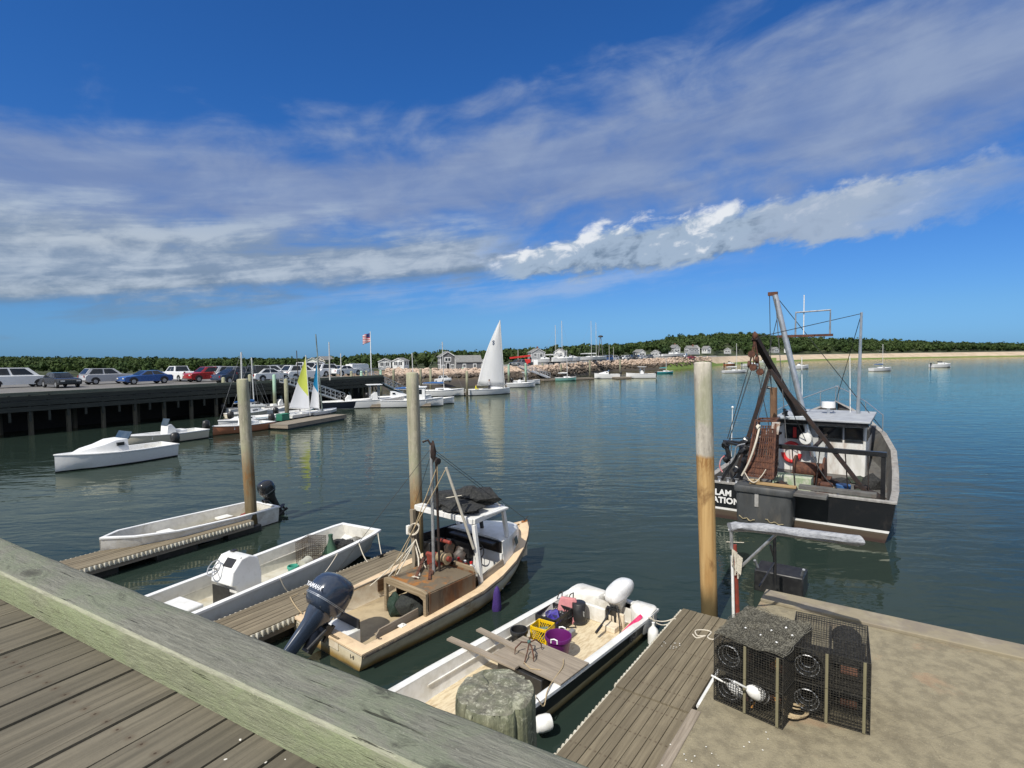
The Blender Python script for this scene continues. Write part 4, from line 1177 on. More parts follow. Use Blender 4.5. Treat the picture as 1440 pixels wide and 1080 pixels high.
# cross boards
tag(MB().box((0, 0, 0), (.78, 1.36, .03)).build('thwart_board', grey_wood, loc=SP(2.93, .29, .475), rot=(0, R(-1), KA_), bevel=.006), 'wide grey weathered board laid across the black sided skiff', 'board')
tag(MB().box((0, 0, 0), (.12, 1.5, .035)).build('wood_slat', grey_wood, loc=SP(3.44, -.55, .507), rot=(0, 0, KA_ + R(2)), bevel=.005), 'grey slat jutting over the far rail of the skiff, nearer the cut post', 'slat', 'slats across the skiff')
tag(MB().box((0, 0, 0), (.12, 1.35, .035)).build('wood_slat', grey_wood, loc=SP(2.95, -.45, .509), rot=(0, 0, KA_ + R(-3)), bevel=.005), 'grey slat jutting over the far rail of the skiff, nearer the yellow crate', 'slat', 'slats across the skiff')
g = MB()
for x in (-.33, .30): g.box((x, 0, .17), (.05, .9, .34))
g.box((0, .0, .165), (.58, .86, .30))
tag(g.build('seat_box', black_plastic, loc=SP(3.05, .2, .105), rot=(0, 0, KA_), bevel=.01), 'black box seat under the wide grey board in the skiff', 'box')
# grapnel anchor on the board
an = thing('grapnel_anchor', 'small rusty grapnel anchor lying on the wide grey board', 'anchor', SP(3.0, .1, .493), KA_)
g = MB(); c0 = Vector((0, 0, .17))
g.tube([(.26, .12, .02), (.05, .02, .10), (-.04, -.02, .19)], .011, 8); g.build('shank', rust, an)
for (a, b_) in ((.16, -.16), (-.17, -.12), (.14, .20), (-.22, .08)):
    MB().tube([(-.04, -.02, .19), (-.04 + a * .55, -.02 + b_ * .55, .21), (-.04 + a, -.02 + b_, .11), (-.04 + a * 1.05, -.02 + b_ * 1.05, .012)], [.011, .012, .012, .006], 7).build('fluke', rust, an)
MB().tube([(.25, .11, .03), (.3, .28, .012), (.22, .42, .012)], .009, 6).build('shackle_line', rope_tan, an)
MB().lathe([(.022, 0), (.03, .01), (.03, .04), (.022, .05)], 10, (-.04, -.02, .18)).build('crown', mat('teal_cap', (.05, .12, .11), .5), an)
# buckets and crates
def bucket(name, label, cat, p, r0, r1, h, m_, handle=None, rope_handles=None, upside=False, group=None):
    t = thing(name, label, cat, p, KA_, group)
    if upside: prof = [(r1, 0), (r1 + .012, .0), (r1 + .012, .04), (r1 - .002, .045), (r0, h - .01), (r0 - .012, h), (.01, h)]
    else: prof = [(.01, .002), (r0 - .01, 0), (r0, .012), (r1 - .008, h - .07), (r1 + .012, h - .06), (r1 + .014, h - .015), (r1 + .008, h), (r1 - .008, h), (r1 - .014, h - .02), (r0 - .006, .03), (.01, .028)]
    MB().lathe(prof, 32).build('body', m_, t, sharp=50)
    if rope_handles:
        for a in rope_handles:
            c, s_ = math.cos(a), math.sin(a); tx, ty = -s_, c; R1 = r1 + .01
            pts = [(R1 * c + tx * w, R1 * s_ + ty * w, h - .03 + z) for w, z in ((-.055, -.01), (-.055, .05), (0, .065), (.055, .05), (.055, -.01))]
            MB().tube(pts, .012, 7).build('handle', plastic_white, t)
    if handle:
        pts = [((r1 + .012) * math.cos(q), (r1 + .012) * math.sin(q) * .3 + .0, h - .02 + .0 + .22 * r1 * math.sin(q)) for q in [math.pi * k / 12 for k in range(13)]]
        MB().tube(pts, .006, 6).build('handle', handle, t)
    return t
bucket('purple_tub', 'purple plastic tub with white rope handles in the skiff', 'tub', SP(2.17, .10, .105), .16, .225, .40, mat('purple_plastic', (.115, .012, .115), .38, (.10, .01, .10), 3), rope_handles=(R(18), R(198)))
bucket('black_bucket', 'black bucket standing upside down near the skiff stern', 'bucket', SP(.86, -.34, .105), .135, .155, .40, black_plastic, upside=True, group='black buckets in the skiff')
bb = bucket('black_bucket', 'shorter black bucket by the far rail, left of the yellow crate', 'bucket', SP(2.38, -.62, .105), .13, .15, .36, black_plastic, group='black buckets in the skiff')
tag(MB().box((0, 0, 0), (.10, .004, .06)).build('sticker', mat('worn_sticker', (.45, .45, .43), .6, (.1, .1, .1), 30), loc=(0, 0, 0)), 'worn', 'sticker')
st_ = bpy.data.objects['sticker']; del st_['label']; del st_['category']
st_.parent = [o for o in COL.objects if o.name == 'black_bucket'][0]; st_.location = (.055, .142, .22); st_.rotation_euler = (R(90), R(90), R(70) - 1.57)

def crate(name, label, p, rz, L, W, H, m_, nh=6, solid_low=.0):
    t = thing(name, label, 'crate', p, rz)
    g = MB(); th = .012
    g.box((0, 0, th / 2), (L, W, th))
    for z, hh in ((.03, .06), (H - .03, .06)):
        for s_ in (-1, 1):
            g.box((0, s_ * (W / 2 - th / 2), z), (L, th, hh)); g.box((s_ * (L / 2 - th / 2), 0, z), (th, W - 2 * th, hh))
    for s_ in (-1, 1):
        for e in (-1, 1): g.box((s_ * (L / 2 - .018), e * (W / 2 - .018), H / 2), (.036, .036, H - .002))
    g.build('frame', m_, t, bevel=.004)
    g = MB()                                                                   # lattice walls
    def lat(p0, du_, n_, Lw):
        h0, h1 = .055, H - .055
        k = max(3, int(Lw / .042))
        for i in range(k + 1):
            x = Lw * i / k - Lw / 2
            for sg in (-1, 1):
                a = Vector(p0) + du_ * x; x2 = x + sg * (h1 - h0) * .62
                tt = 1.0
                if abs(x2) > Lw / 2: tt = (math.copysign(Lw / 2, x2) - x) / (x2 - x); x2 = math.copysign(Lw / 2, x2)
                b_ = Vector(p0) + du_ * x2
                g.bar(a + Vector((0, 0, h0)), b_ + Vector((0, 0, h0 + (h1 - h0) * tt)), .011, .008, up=n_)
    for s_ in (-1, 1):
        lat((0, s_ * (W / 2 - .009), 0), Vector((1, 0, 0)), (0, 1, 0), L - .05)
        lat((s_ * (L / 2 - .009), 0, 0), Vector((0, 1, 0)), (1, 0, 0), W - .05)
    g.build('lattice', m_, t)
    return t
yel = mat('yellow_plastic', (.72, .47, .008), .4, (.66, .42, .01), 4)
yc = crate('yellow_crate', 'bright yellow plastic crate of green bits, beside the purple tub', SP(1.97, -.40, .105), KA_ + R(8), .34, .34, .36, yel)
bc = crate('black_crate', 'black plastic crate full of blue gloves and gear by the far rail', SP(1.34, -.60, .105), KA_ + R(3), .62, .46, .32, black_plastic)
lump('green_scraps', 'green and grey scraps heaped in the yellow crate', 'scraps', SP(1.97, -.40, .12), (.14, .14, .15), mat('green_scraps', (.02, .10, .04), .7, (.14, .14, .13), 18, lo=.48, hi=.52), 3, .3)
lump('blue_gloves', 'bunch of blue violet gloves in the black crate', 'gloves', SP(1.36, -.62, .12), (.17, .12, .15), mat('blue_gloves', (.045, .03, .28), .6, (.02, .018, .08), 14, lo=.5, hi=.56), 6, .4)
lump('dark_gear', 'dark gear with white bits filling the black crate', 'gear', SP(1.15, -.60, .12), (.18, .17, .12), mat('dark_gear', (.02, .02, .02), .6, (.6, .6, .58), 22, lo=.62, hi=.64), 8, .35)
# pink kneeling cushion with black straps
pk = thing('pink_cushion', 'faded pink foam cushion with black straps leaning by the black crate', 'cushion', SP(1.05, -.50, .105), KA_ + R(20))
g = MB(); rings = []
for z, hw in ((0, .19), (.02, .21), (.2, .205), (.36, .19), (.44, .16), (.46, .14)): rings.append([(-.04 - z * .28, -hw, z), (-.04 - z * .28, hw, z), (.03 - z * .28, hw, z), (.03 - z * .28, -hw, z)])
g.loft(rings); g.build('pad', mat('pink_foam', (.50, .20, .205), .8, (.44, .17, .18), 9, dirt=(.35, .15, .15), dirt_amt=.4, dscale=6), pk, bevel=.02)
g = MB()
for y in (-.13, .10): g.tube([(-.10, y, .40), (-.22, y - .02, .53), (-.28, y - .1, .46), (-.26, y - .14, .34)], .012, 6)
g.tube([(.06, .15, .06), (.14, .22, .02), (.2, .08, .012), (.08, -.02, .02)], .011, 6); g.build('strap', black_rubber, pk)
tag(MB().box((0, 0, .06), (.55, .10, .12)).build('grey_toolbox', mat('grey_plastic', (.22, .225, .23), .5, (.17, .175, .18), 5), loc=SP(1.62, -.12, .105), rot=(0, 0, KA_ + R(4)), bevel=.015), 'long grey box lying between the black crate and the purple tub', 'box')
g = MB(); rings = []
for x, w, z in ((.55, .05, .50), (.62, .10, .47), (.95, .11, .44), (1.3, .10, .40), (1.42, .06, .36)): rings.append([(x, .86 - w, z - .10), (x, .86 - w * .5, z), (x, .885, z - .03), (x, .86, z - .11)])
g.loft(rings)
M_ = Matrix.Translation(SP(0, 0, 0)) @ Matrix.Rotation(KA_, 4, 'Z')
tag(g.xf(M_).build('pink_cloth', mat('hot_pink', (.50, .012, .10), .6, (.62, .08, .17), 4)), 'hot pink rolled cloth along the near rail at the skiff stern', 'cloth')
def fender(name, label, p, tilt, rz, L, r_, group='white boat fenders'):
    t = thing(name, label, 'fender', p, rz, group)
    MB().lathe([(.01, 0), (r_ * .5, .012), (r_ * .9, .05), (r_, .12), (r_, L - .14), (r_ * .85, L - .07), (r_ * .4, L - .02), (.025, L), (.022, L + .05), (.03, L + .06), (.01, L + .07)], 20).build('body', plastic_white, t)
    t.rotation_euler = (tilt[0], tilt[1], rz)
    MB().tube([(0, 0, L + .06), (.0, .0, L + .12), (0, .0, L + .2)], .008, 6).build('lanyard', rope_white, t)
    return t
fender('fender', 'long white fender hanging from the skiff stern corner against the dock', SP(.50, 1.075, -.23), (0, 0), 0, .56, .10)
# round white float at the bow end
fl = thing('float_ball', 'short white foam float hanging beside the cut mooring post', 'float', pix(764, 1017, .22), R(20), 'white boat fenders')
g = MB(); g.lathe([(.01, -.13), (.07, -.128), (.10, -.11), (.115, -.05), (.115, .06), (.10, .11), (.07, .125), (.01, .128)], 22, axis=0); g.build('body', plastic_white, fl)
MB().tube([(-.13, 0, 0), (-.16, 0, .14), (-.10, .02, .42)], .008, 6).build('lanyard', rope_white, fl)
pF = pix(764, 1017, .22)
def smooth(pts, n=6):
    out = []; pts = [Vector(p) for p in pts]
    for i in range(len(pts) - 1):
        p0, p1, p2, p3 = pts[max(i - 1, 0)], pts[i], pts[i + 1], pts[min(i + 2, len(pts) - 1)]
        for k in range(n):
            t = k / n
            out.append(.5 * ((2 * p1) + (p2 - p0) * t + (2 * p0 - 5 * p1 + 4 * p2 - p3) * t * t + (3 * p1 - p0 - 3 * p2 + p3) * t ** 3))
    return out + [pts[-1]]
tag(MB().tube(smooth([SP(2.75, .62, .505), SP(2.95, .74, .505), SP(3.3, .82, .49), SP(3.6, .93, .50), SP(3.78, 1.0, .40), pF + Vector((-.10, .02, .36)), pF + Vector((-.12, .0, .14))]), .009, 6).build('float_line', rope_tan), 'thin pale line from the wide board over the rail to the foam float', 'rope')
e_ = c_seam + du * (Lb - .5) + dn * (dW / 2 + .03)
tag(MB().tube(sag(SP(.45, .95, .43), (e_.x, e_.y, .38), .06) + [Vector((e_.x + .05, e_.y - .05, .41))], .011, 6).build('mooring_line', rope_white), 'white mooring line from the skiff stern to the dock edge', 'rope')
tag(MB().tube(sag(SP(.40, .96, .43), (e_.x - .06, e_.y - .1, .37), .10), .009, 6).build('mooring_line', rope_white), 'second, slacker white line from the skiff stern to the dock edge', 'rope')

# ------------------------------------------------------------------ white skiff with a centre console (left)
LA = R(61.5)
LP = frame_point((-4.28, 15.32, 0), LA)
ls = thing('console_skiff', 'long white skiff with a grey shaded side, blunt bow and centre console', 'skiff', (-4.28, 15.32, 0), LA)
LL = 6.6
lst = [(-LL, .80, .58, .72, .04, -.06), (-5, .84, .58, .75, .02, -.1), (-3, .85, .59, .75, .01, -.1), (-1.6, .84, .61, .73, .05, -.06), (-.8, .81, .63, .66, .16, .04), (-.3, .76, .65, .56, .30, .2), (0.0, .69, .66, .48, .44, .38)]
ls_hull = banded('skiff_side', [(-.3, (.1, .09, .06)), (.04, (.50, .48, .42), .02), (.14, (.60, .61, .60), .02)], 2, .4, .02, 2, .1, dirt=(.4, .38, .33), dirt_amt=.3)
ls_in = banded('skiff_inside', [(-9, (.58, .56, .47)), (.32, (.64, .62, .56), .1)], 2, .55, .05, 3, .15, dirt=(.34, .30, .20), dirt_amt=.55, blotch_scale=2.6)
hull(ls, lst, ls_hull, ls_in, white_clean, rim=.085, floor=.12, blunt=True, floor_mat=mat('ls_floor', (.52, .50, .42), .7, (.42, .39, .3), 4, dirt=(.34, .26, .14), dirt_amt=.5), rail=(.03, .03), inner0=.1)
g = MB()
for s_ in (-1, 1): g.sweep([(-LL + .2, s_ * .735, .33), (-3, s_ * .745, .34), (-1.2, s_ * .70, .38)], [(-.02, -.012), (-.02, .012), (.02, .012), (.02, -.012)])
g.build('side_stringer', ls_in, ls)
con = MB(); pr = [(-3.52, .125), (-3.50, .70), (-3.58, 1.06), (-3.78, 1.16), (-3.98, 1.14), (-4.20, .90), (-4.24, .62), (-4.12, .58), (-4.10, .125)]
con.prism([(x, -.42, z) for x, z in pr], (0, .70, 0)); con.build('console', white_clean, ls, bevel=.03)
g = MB(); g.prism([(-3.90 - .10, -.30, 1.105), (-3.90 - .10, .0, 1.105), (-4.13, .0, .955), (-4.13, -.30, .955)], (-.012, 0, .016)); g.build('instrument_panel', black_plastic, ls)
g = MB(); g.box((-3.78, .12, 1.175), (.12, .12, .03)); g.box((-3.95, -.37, 1.12), (.06, .05, .05)); g.build('compass', black_plastic, ls, bevel=.01)
g = MB()
wc = Vector((-4.27, .1, .95)); wn = Vector((-.8, 0, .6)); wu = Vector((0, 1, 0)); wv = wn.cross(wu)
g.tube([wc + wu * .17 * math.cos(a) + wv * .17 * math.sin(a) for a in [2 * math.pi * k / 20 for k in range(20)]], .013, 6, closed=True)
for a in (.3, 2.4, 4.5): g.tube([wc, wc + wu * .17 * math.cos(a) + wv * .17 * math.sin(a)], .01, 6)
g.tube([wc, wc - wn * .12], .02, 8); g.build('steering_wheel', grey_metal, ls)
g = MB(); g.prism([(-4.255, -.36, .16), (-4.255, .20, .16), (-4.255, .20, .58), (-4.255, -.36, .58)], (.015, 0, 0)); g.build('console_opening', black_plastic, ls)
g = MB(); g.prism([(-3.50, -.42, .125), (-3.50, -.42, .42), (-2.7, -.42, .24), (-2.7, -.42, .125)], (0, .12, 0)); g.box((-2.9, -.435, .22), (.09, .012, .1), mi=1); g.build('cooler_seat', [white_clean, black_plastic], ls, bevel=.01)
g = MB(); g.box((-5.1, 0, .32), (.55, .8, .38)); g.build('helm_seat', white_paint, ls, bevel=.03)
outboard(ls, (-LL - .02, 0, .62), .95, R(8), mat('black_cowl', (.016, .017, .02), .25, (.02, .021, .024), 2, coat=.4), black_plastic, grey_metal)
# gear on its floor
def wire_trap(name, label, p, rz, L, W, H, cell=.05, wire=.0028, m_=None, shelves=True, group=None, extras=True, runner=None):
    t = thing(name, label, 'trap', p, rz, group)
    g = MB()
    def grid(o_, a, b_, la, lb):
        na, nb = max(2, round(la / cell)), max(2, round(lb / cell))
        for i in range(na + 1):
            q = o_ + a * (la * i / na); g.tube([q, q + b_ * lb], wire, 4, cap=False)
        for i in range(nb + 1):
            q = o_ + b_ * (lb * i / nb); g.tube([q, q + a * la], wire, 4, cap=False)
    X_, Y_, Z_ = Vector((1, 0, 0)), Vector((0, 1, 0)), Vector((0, 0, 1))
    o_ = Vector((0, 0, 0))
    grid(o_, X_, Z_, L, H); grid(o_ + Y_ * W, X_, Z_, L, H); grid(o_, Y_, Z_, W, H); grid(o_ + X_ * L, Y_, Z_, W, H)
    grid(o_, X_, Y_, L, W); grid(o_ + Z_ * H, X_, Y_, L, W)
    if shelves: grid(o_ + X_ * L * .5, Y_, Z_, W, H)
    g.build('wire_mesh', m_ or mat('trap_wire', (.012, .012, .011), .6, (.05, .045, .035), 30), t, flat=True)
    g = MB()
    for x in (0, L):
        for y in (0, W): g.tube([(x, y, 0), (x, y, H)], wire * 2, 5)
    for z in (0, H):
        g.tube([(0, 0, z), (L, 0, z), (L, W, z), (0, W, z)], wire * 2, 5, closed=True)
    g.build('edge_frame', m_ or MATS['trap_wire'], t, flat=True)
    if extras:
        g = MB()
        n_ = 18
        for r_, xo in ((.15, 0), (.12, .06), (.09, .13)): g.tube([(L * .22 + r_ * math.cos(q), .01 + xo, H * .5 + r_ * .95 * math.sin(q)) for q in [2 * math.pi * k / n_ for k in range(n_)]], .005, 5, closed=True)
        g.build('entry_ring', grey_metal, t)
        for c_, d_ in ((.22, 1), (.72, -1)):                                       # knitted funnel heads inside
            g = MB(); yy = 0.02 if d_ > 0 else W - .02
            g.loft([[(L * c_ + r_ * math.cos(q), yy + d_ * dd, H * .5 + r_ * .9 * math.sin(q)) for q in [2 * math.pi * k / 14 for k in range(14)]] for r_, dd in ((.2, 0), (.15, .15), (.09, .32), (.07, .40))], cap=False)
            g.build('funnel_net', net_black, t)
        g = MB(); g.box((L * .5, W * .62, H * .45), (.02, W * .6, H * .8)); g.box((L * .75, W * .5, H * .55), (L * .42, .02, H * .8)); g.build('parlour_net', net_black, t)
        for x in (L * .12, L * .62): MB().box((x + .12, W * .45, .045), (.2, .1, .06)).build('ballast_brick', mat('brick_ballast', (.13, .06, .04), .9, (.2, .1, .06), 12), t)
        for x in (L * .47, L * .93): MB().box((x, -.008, H / 2), (.035, .02, H)).build('runner', runner or grey_wood_z, t)
    return t
grey_wood_z = wood('grey_wood_z', (.22, .2, .12), (.13, .115, .075), 2, rough=.9, bump=.003)
rusty_wire = mat('rusty_wire', (.05, .04, .03), .8, (.10, .07, .045), 20)
wire_trap('wire_trap', 'small rusty wire trap standing in the white console skiff', LP(-1.62, .05, .13), LA + R(20), .62, .5, .55, .055, .0035, rusty_wire, extras=False)
g = MB(); rings = []
for z, r_ in ((0, .26), (.05, .24), (.2, .16), (.38, .07), (.5, .05), (.6, .06)): rings.append([(r_ * math.cos(a) * (1 + .12 * math.sin(4 * a + z * 9)), r_ * math.sin(a) * (1 + .1 * math.cos(3 * a)), z) for a in [2 * math.pi * k / 20 for k in range(20)]])
g.loft(rings)
tag(g.build('net_bag', mat('green_mesh', (.025, .075, .045), .85, (.05, .10, .065), 40, bump=.01, bscale=60), loc=LP(-1.02, .10, .13), rot=(0, 0, LA)), 'green mesh bag hitched up to a peak in the console skiff', 'net bag')
wire_trap('wire_trap', 'low flattened dark wire trap in the bow of the console skiff', LP(-.98, -.32, .17), LA + R(-8), .8, .5, .24, .04, .003, None, extras=False)
lump('dark_net', 'dark net heap filling the blunt bow of the console skiff', 'net', LP(-.62, .02, .16), (.34, .40, .16), net_black, 21, .3, rz=LA)
lump('rope_heap', 'purple and tan rope heap on the console skiff floor', 'rope heap', LP(-1.55, -.18, .13), (.22, .28, .10), mat('rope_heap', (.06, .03, .10), .9, (.38, .31, .22), 10, lo=.45, hi=.55, bump=.02), 4, .35)
bucket('green_tub', 'small sea green tub on the console skiff floor', 'tub', LP(-2.18, .18, .125), .11, .125, .15, mat('sea_green', (.05, .30, .22), .5))
g = MB(); g.lathe([(.01, -.14), (.12, -.14), (.135, .1), (.145, .14), (.125, .14), (.12, .1), (.11, -.1), (.01, -.1)], 20, axis=0)
tag(g.build('tipped_bucket', mat('dirty_white', (.42, .42, .36), .6, (.34, .33, .27), 8), loc=LP(-1.92, .05, .262), rot=(0, 0, LA + R(15))), 'dirty white bucket tipped on its side in the console skiff', 'bucket')
lump('oily_pump', 'small dark pump beside the tipped bucket', 'pump', LP(-1.62, .36, .13), (.10, .1, .09), black_plastic, 3, .3)
# lines from the console skiff to the dock
dk2 = lambda s_, off: c2_ - u2 * s_ + n2_ * off
for lab, a, b_ in (('white bow line from the blunt skiff bow to the dock end', LP(-.1, -.70, .66), dk2(.5, .45)), ('white line from the skiff rail to the middle of the dock', LP(-.95, -.83, .62), dk2(1.0, .40)), ('grey line slanting from the skiff rail to a black cleat', LP(-1.7, -.86, .6), dk2(2.5, .40)), ('short white line hanging from the rail near the console', LP(-3.4, -.88, .6), LP(-3.2, -.93, .25))):
    b_ = Vector(b_); b_.z = .42 if 'hanging' not in lab else .2
    tag(MB().tube(sag(a, b_, .06), .012, 6).build('mooring_line', rope_white), lab, 'rope')
for lab, s_ in (('black cleat on the plank dock where the grey line ends', 2.5), ('black cleat near the end of the plank dock', .55)):
    p = dk2(s_, .40); g = MB(); g.tube([(-.12, 0, .06), (.12, 0, .06)], .018, 8); g.box((0, 0, .03), (.1, .04, .06))
    tag(g.build('dock_cleat', black_plastic, loc=(p.x, p.y, .405), rot=(0, 0, DA2)), lab, 'cleat', 'cleats on the dock')

# ------------------------------------------------------------------ runabout and its black outboard, far left
RA = R(58)
rp = Vector((-8.35, 18.45, 0))
rb = thing('runabout', 'small white skiff with a black outboard behind the leftmost tall pile', 'skiff', rp, RA + math.pi)
rst = [(0, .74, .52, .66, .02, -.08), (1.5, .80, .54, .68, .0, -.12), (3.2, .76, .60, .58, .04, -.1), (4.2, .5, .68, .3, .14, .0), (4.8, .05, .74, .02, .36, .2)]
hull(rb, rst, gel_white, ls_in, white_clean, rim=.07, floor=.12, floor_mat=MATS['ls_floor'], rail=(.025, .025), inner0=.1)
outboard(rb, (-.02, 0, .56), .80, R(24), MATS['black_cowl'], black_plastic, mat('silver_trim', (.42, .45, .5), .3), None)
g = MB(); g.box((1.2, 0, .3), (.4, 1.2, .06)); g.box((3.0, 0, .34), (.35, 1.1, .06)); g.build('thwart', white_paint, rb)
g = MB(); g.blob((.55, -.25, .22), (.2, .16, .1), 2, .3, 2); g.build('fuel_tank', red_paint, rb)

# ------------------------------------------------------------------ tall dock piles
def pile(label, top_px, base, r0, r1, m_, capped=True, group='tall wooden piles'):
    """base point at the water/dock; top seen at a pixel at the same distance"""
    top = pixd(top_px[0], top_px[1], base[1]); base = Vector(base)
    d = (base - top); foot = top + d * ((top.z + 4.0) / (top.z - base.z))
    t = thing('wooden_pile', label, 'pile', (foot.x, foot.y, foot.z), 0, group)
    P0, P1 = Vector((0, 0, 0)), top - foot
    g = MB(); N = 26; rings = []
    for i in range(N + 1):
        q = i / N; c = P0.lerp(P1, q); r_ = r1 + (r0 - r1) * q
        if q == 1: r_ *= .97
        ring = []
        for k in range(22):
            a = 2 * math.pi * k / 22
            rr = r_ * (1 + .03 * mnoise.noise(Vector((math.cos(a) * 2, math.sin(a) * 2, c.z * .4 + base.x))) + .018 * mnoise.noise(Vector((math.cos(a) * 7, math.sin(a) * 7, c.z * .5))))
            ring.append(c + Vector((rr * math.cos(a), rr * math.sin(a), 0)))
        rings.append(ring)
    c = P1
    for f, dz_ in ((.93, .012), (.75, .022), (.4, .03), (.05, .034)):
        rings.append([c + Vector((r0 * f * math.cos(2 * math.pi * k / 22), r0 * f * math.sin(2 * math.pi * k / 22), dz_ + .006 * mnoise.noise(Vector((k * .7, f * 5, base.x))))) for k in range(22)])
    g.loft(rings)
    g.build('shaft', m_, t, sharp=60)
    return t, top


def pile_mat(name, zlo, zhi, ztop, t0=(.40, .37, .28), t1=(.27, .25, .185), low=((.52, .35, .155), (.36, .21, .08))):
    """grey-green weathered above, raw yellow-brown worn wood between the tide marks (object z from the foot at -4 m)"""
    m, nt, b, o = new_mat(name)
    s = X.nt.nodes.new('ShaderNodeSeparateXYZ'); nt.links.new(o.s, s.inputs[0]); z = X(s.outputs[2]) - 4.0
    gr = xnoise(mapping(o, (9, 9, .5)), 1, 7, .62, .3); kn_ = xnoise(mapping(o, (2, 2, .9)), 1, 6, .6, .4)
    top_ = xmix(sstep(gr, .38, .64), t0, t1)
    sp = xnoise(mapping(o, (16, 16, 5)), 1, 7, .7, .5)
    top_ = xmix(sstep(sp, .50, .62) * .5, top_, tuple(v * 1.25 for v in t0))
    top_ = xmix(sstep(sp, .42, .34) * .6, top_, tuple(v * .55 for v in t1))
    top_ = xmix(sstep(kn_, .46, .64) * .6, top_, (.29, .305, .185))
    low_ = xmix(sstep(gr, .32, .68), *low)
    low_ = xmix(sstep(kn_, .54, .66) * .85, low_, (.20, .11, .045))
    low_ = xmix(sstep(z, zlo - .45, zlo - .02) * sstep(sp, .40, .58) * .75, low_, (.23, .11, .035))
    f = sstep(z + (kn_ - .5) * (zhi - zlo) * 1.3 + (gr - .5) * (zhi - zlo), zlo, zhi)
    c_ = xmix(f, low_, top_)
    c_ = xmix(sstep(z + (kn_ - .5) * .7, .9, .3), c_, (.10, .075, .035))
    c_ = xmix(sstep(gr, .32, .27) * .6, c_, (.06, .05, .03))
    nt.links.new(c_.s, b.inputs['Base Color']); b.inputs['Roughness'].default_value = .9; b.inputs['Specular IOR Level'].default_value = .2
    add_bump(nt, b, gr, 1, .012)
    return m
pile('tallest bare pile, right of the photo, grey above and raw yellow wood below', (988, 511), tuple(pixd(998, 862, 10.95) * Vector((1, 1, 0))), .172, .150, pile_mat('pile_right', 3.32, 3.42, 5, (.50, .46, .385), (.335, .305, .255)))
pile('grey green tall pile standing behind the rusty workboat', (579.5, 525), (-2.67, 15.17, 0), .172, .165, pile_mat('pile_middle', 1.3, 2.6, 5, low=((.34, .25, .13), (.21, .145, .07))))
pile('grey tall pile at the end of the far left plank dock', (341, 534), (-8.30, 17.35, 0), .172, .172, pile_mat('pile_left', 1.6, 3.0, 5, low=((.24, .185, .105), (.14, .105, .058))))

# ------------------------------------------------------------------ traps on the raft
RZ = .445
def RP(px, py, z=RZ): return pix(px, py, z)
tA = R(-44.8)
bl = RP(1004, 983)
for lev, lab in ((0, 'bottom black wire trap holding two white buoys on the raft'), (1, 'top black wire trap of the stack beside the plank dock')):
    wire_trap('wire_trap', lab, (bl.x, bl.y, RZ + lev * .475), tA, .93, 1.15, .465, .034, .0036, group='stacked black wire traps')
b2 = RP(1104, 1009) + Vector((.12, .12, 0))
for lev, lab in ((0, 'bottom wire trap of the second stack, at the right edge of the photo'), (1, 'top wire trap of the second stack, at the right edge of the photo')):
    wire_trap('wire_trap', lab, (b2.x, b2.y, RZ + lev * .475), tA + R(14), .93, 1.15, .465, .034, .0036, group='stacked black wire traps')
# mesh bags folded on the stack
tu, tv = Vector((math.cos(tA), math.sin(tA), 0)), Vector((-math.sin(tA), math.cos(tA), 0))
g = MB(); nn = 34
def net_pt(a, b_, k):
    p = bl + tu * (.93 * a) + tv * (1.15 * b_)
    return Vector((p.x + .02 * mnoise.noise(Vector((a * 9, b_ * 9, k))), p.y + .02 * mnoise.noise(Vector((a * 9, b_ * 9, k + 7))), RZ + .955 + .012 * k + .03 * (.5 + mnoise.noise(Vector((a * 4, b_ * 4, k * 3))))))
for k in range(2):
    for i in range(nn + 1):
        q = i / nn
        g.tube([net_pt(q + .05 * k * math.sin(t * 9), t, k) for t in [j / 16 for j in range(17)]], .0042, 4, cap=False)
        g.tube([net_pt(t, q + .05 * k * math.sin(t * 8), k) for t in [j / 16 for j in range(17)]], .0042, 4, cap=False)
o = g.build('netting', mat('netting', (.06, .056, .043), .95, (.20, .19, .15), 30))
tag(o, 'matted grey netting spread over the top wire trap', 'netting')
for i, (a, b_) in enumerate(((.3, .35), (.55, .3), (.62, .5), (.8, .25), (.75, .7), (.9, .55))):
    p = bl + tu * (.93 * a) + tv * (1.15 * b_)
    lump('shell', 'white shell lying on the matted netting of the trap stack', 'shell', Vector((p.x, p.y, RZ + .985)), (.018, .014, .012), plastic_white, i, .3, 'shells on the netting', sub=1)
def bullet_buoy(label, p, rot, band):
    t = thing('bullet_buoy', label, 'buoy', p, 0, 'bullet buoys in the trap'); t.rotation_euler = rot; t.scale = (1.3, 1.3, 1.15)
    MB().lathe([(.012, 0), (.05, .005), (.068, .03), (.072, .16), (.062, .24), (.03, .30), (.012, .31)], 20).build('body', plastic_white, t)
    MB().lathe([(.0735, .06), (.0745, .06), (.0745, .10), (.0735, .10)], 20).build('stripe', band, t)
    MB().tube([(0, 0, -.03), (0, 0, .52)], .011, 8).build('stick', plastic_white, t)
pb = bl + tu * .60 + tv * .10
bullet_buoy('clean white bullet buoy with a dark ring at the front of the bottom trap', Vector((pb.x + .10, pb.y + .02, RZ + .22)), (R(-58), R(10), tA + R(155)), black_plastic)
pb = bl + tu * .34 + tv * .16
bullet_buoy('dirty white bullet buoy with a pink ring at the left of the bottom trap', Vector((pb.x + .12, pb.y - .05, RZ + .13)), (R(-66), R(0), tA + R(120)), mat('pink_band', (.4, .12, .14), .6))
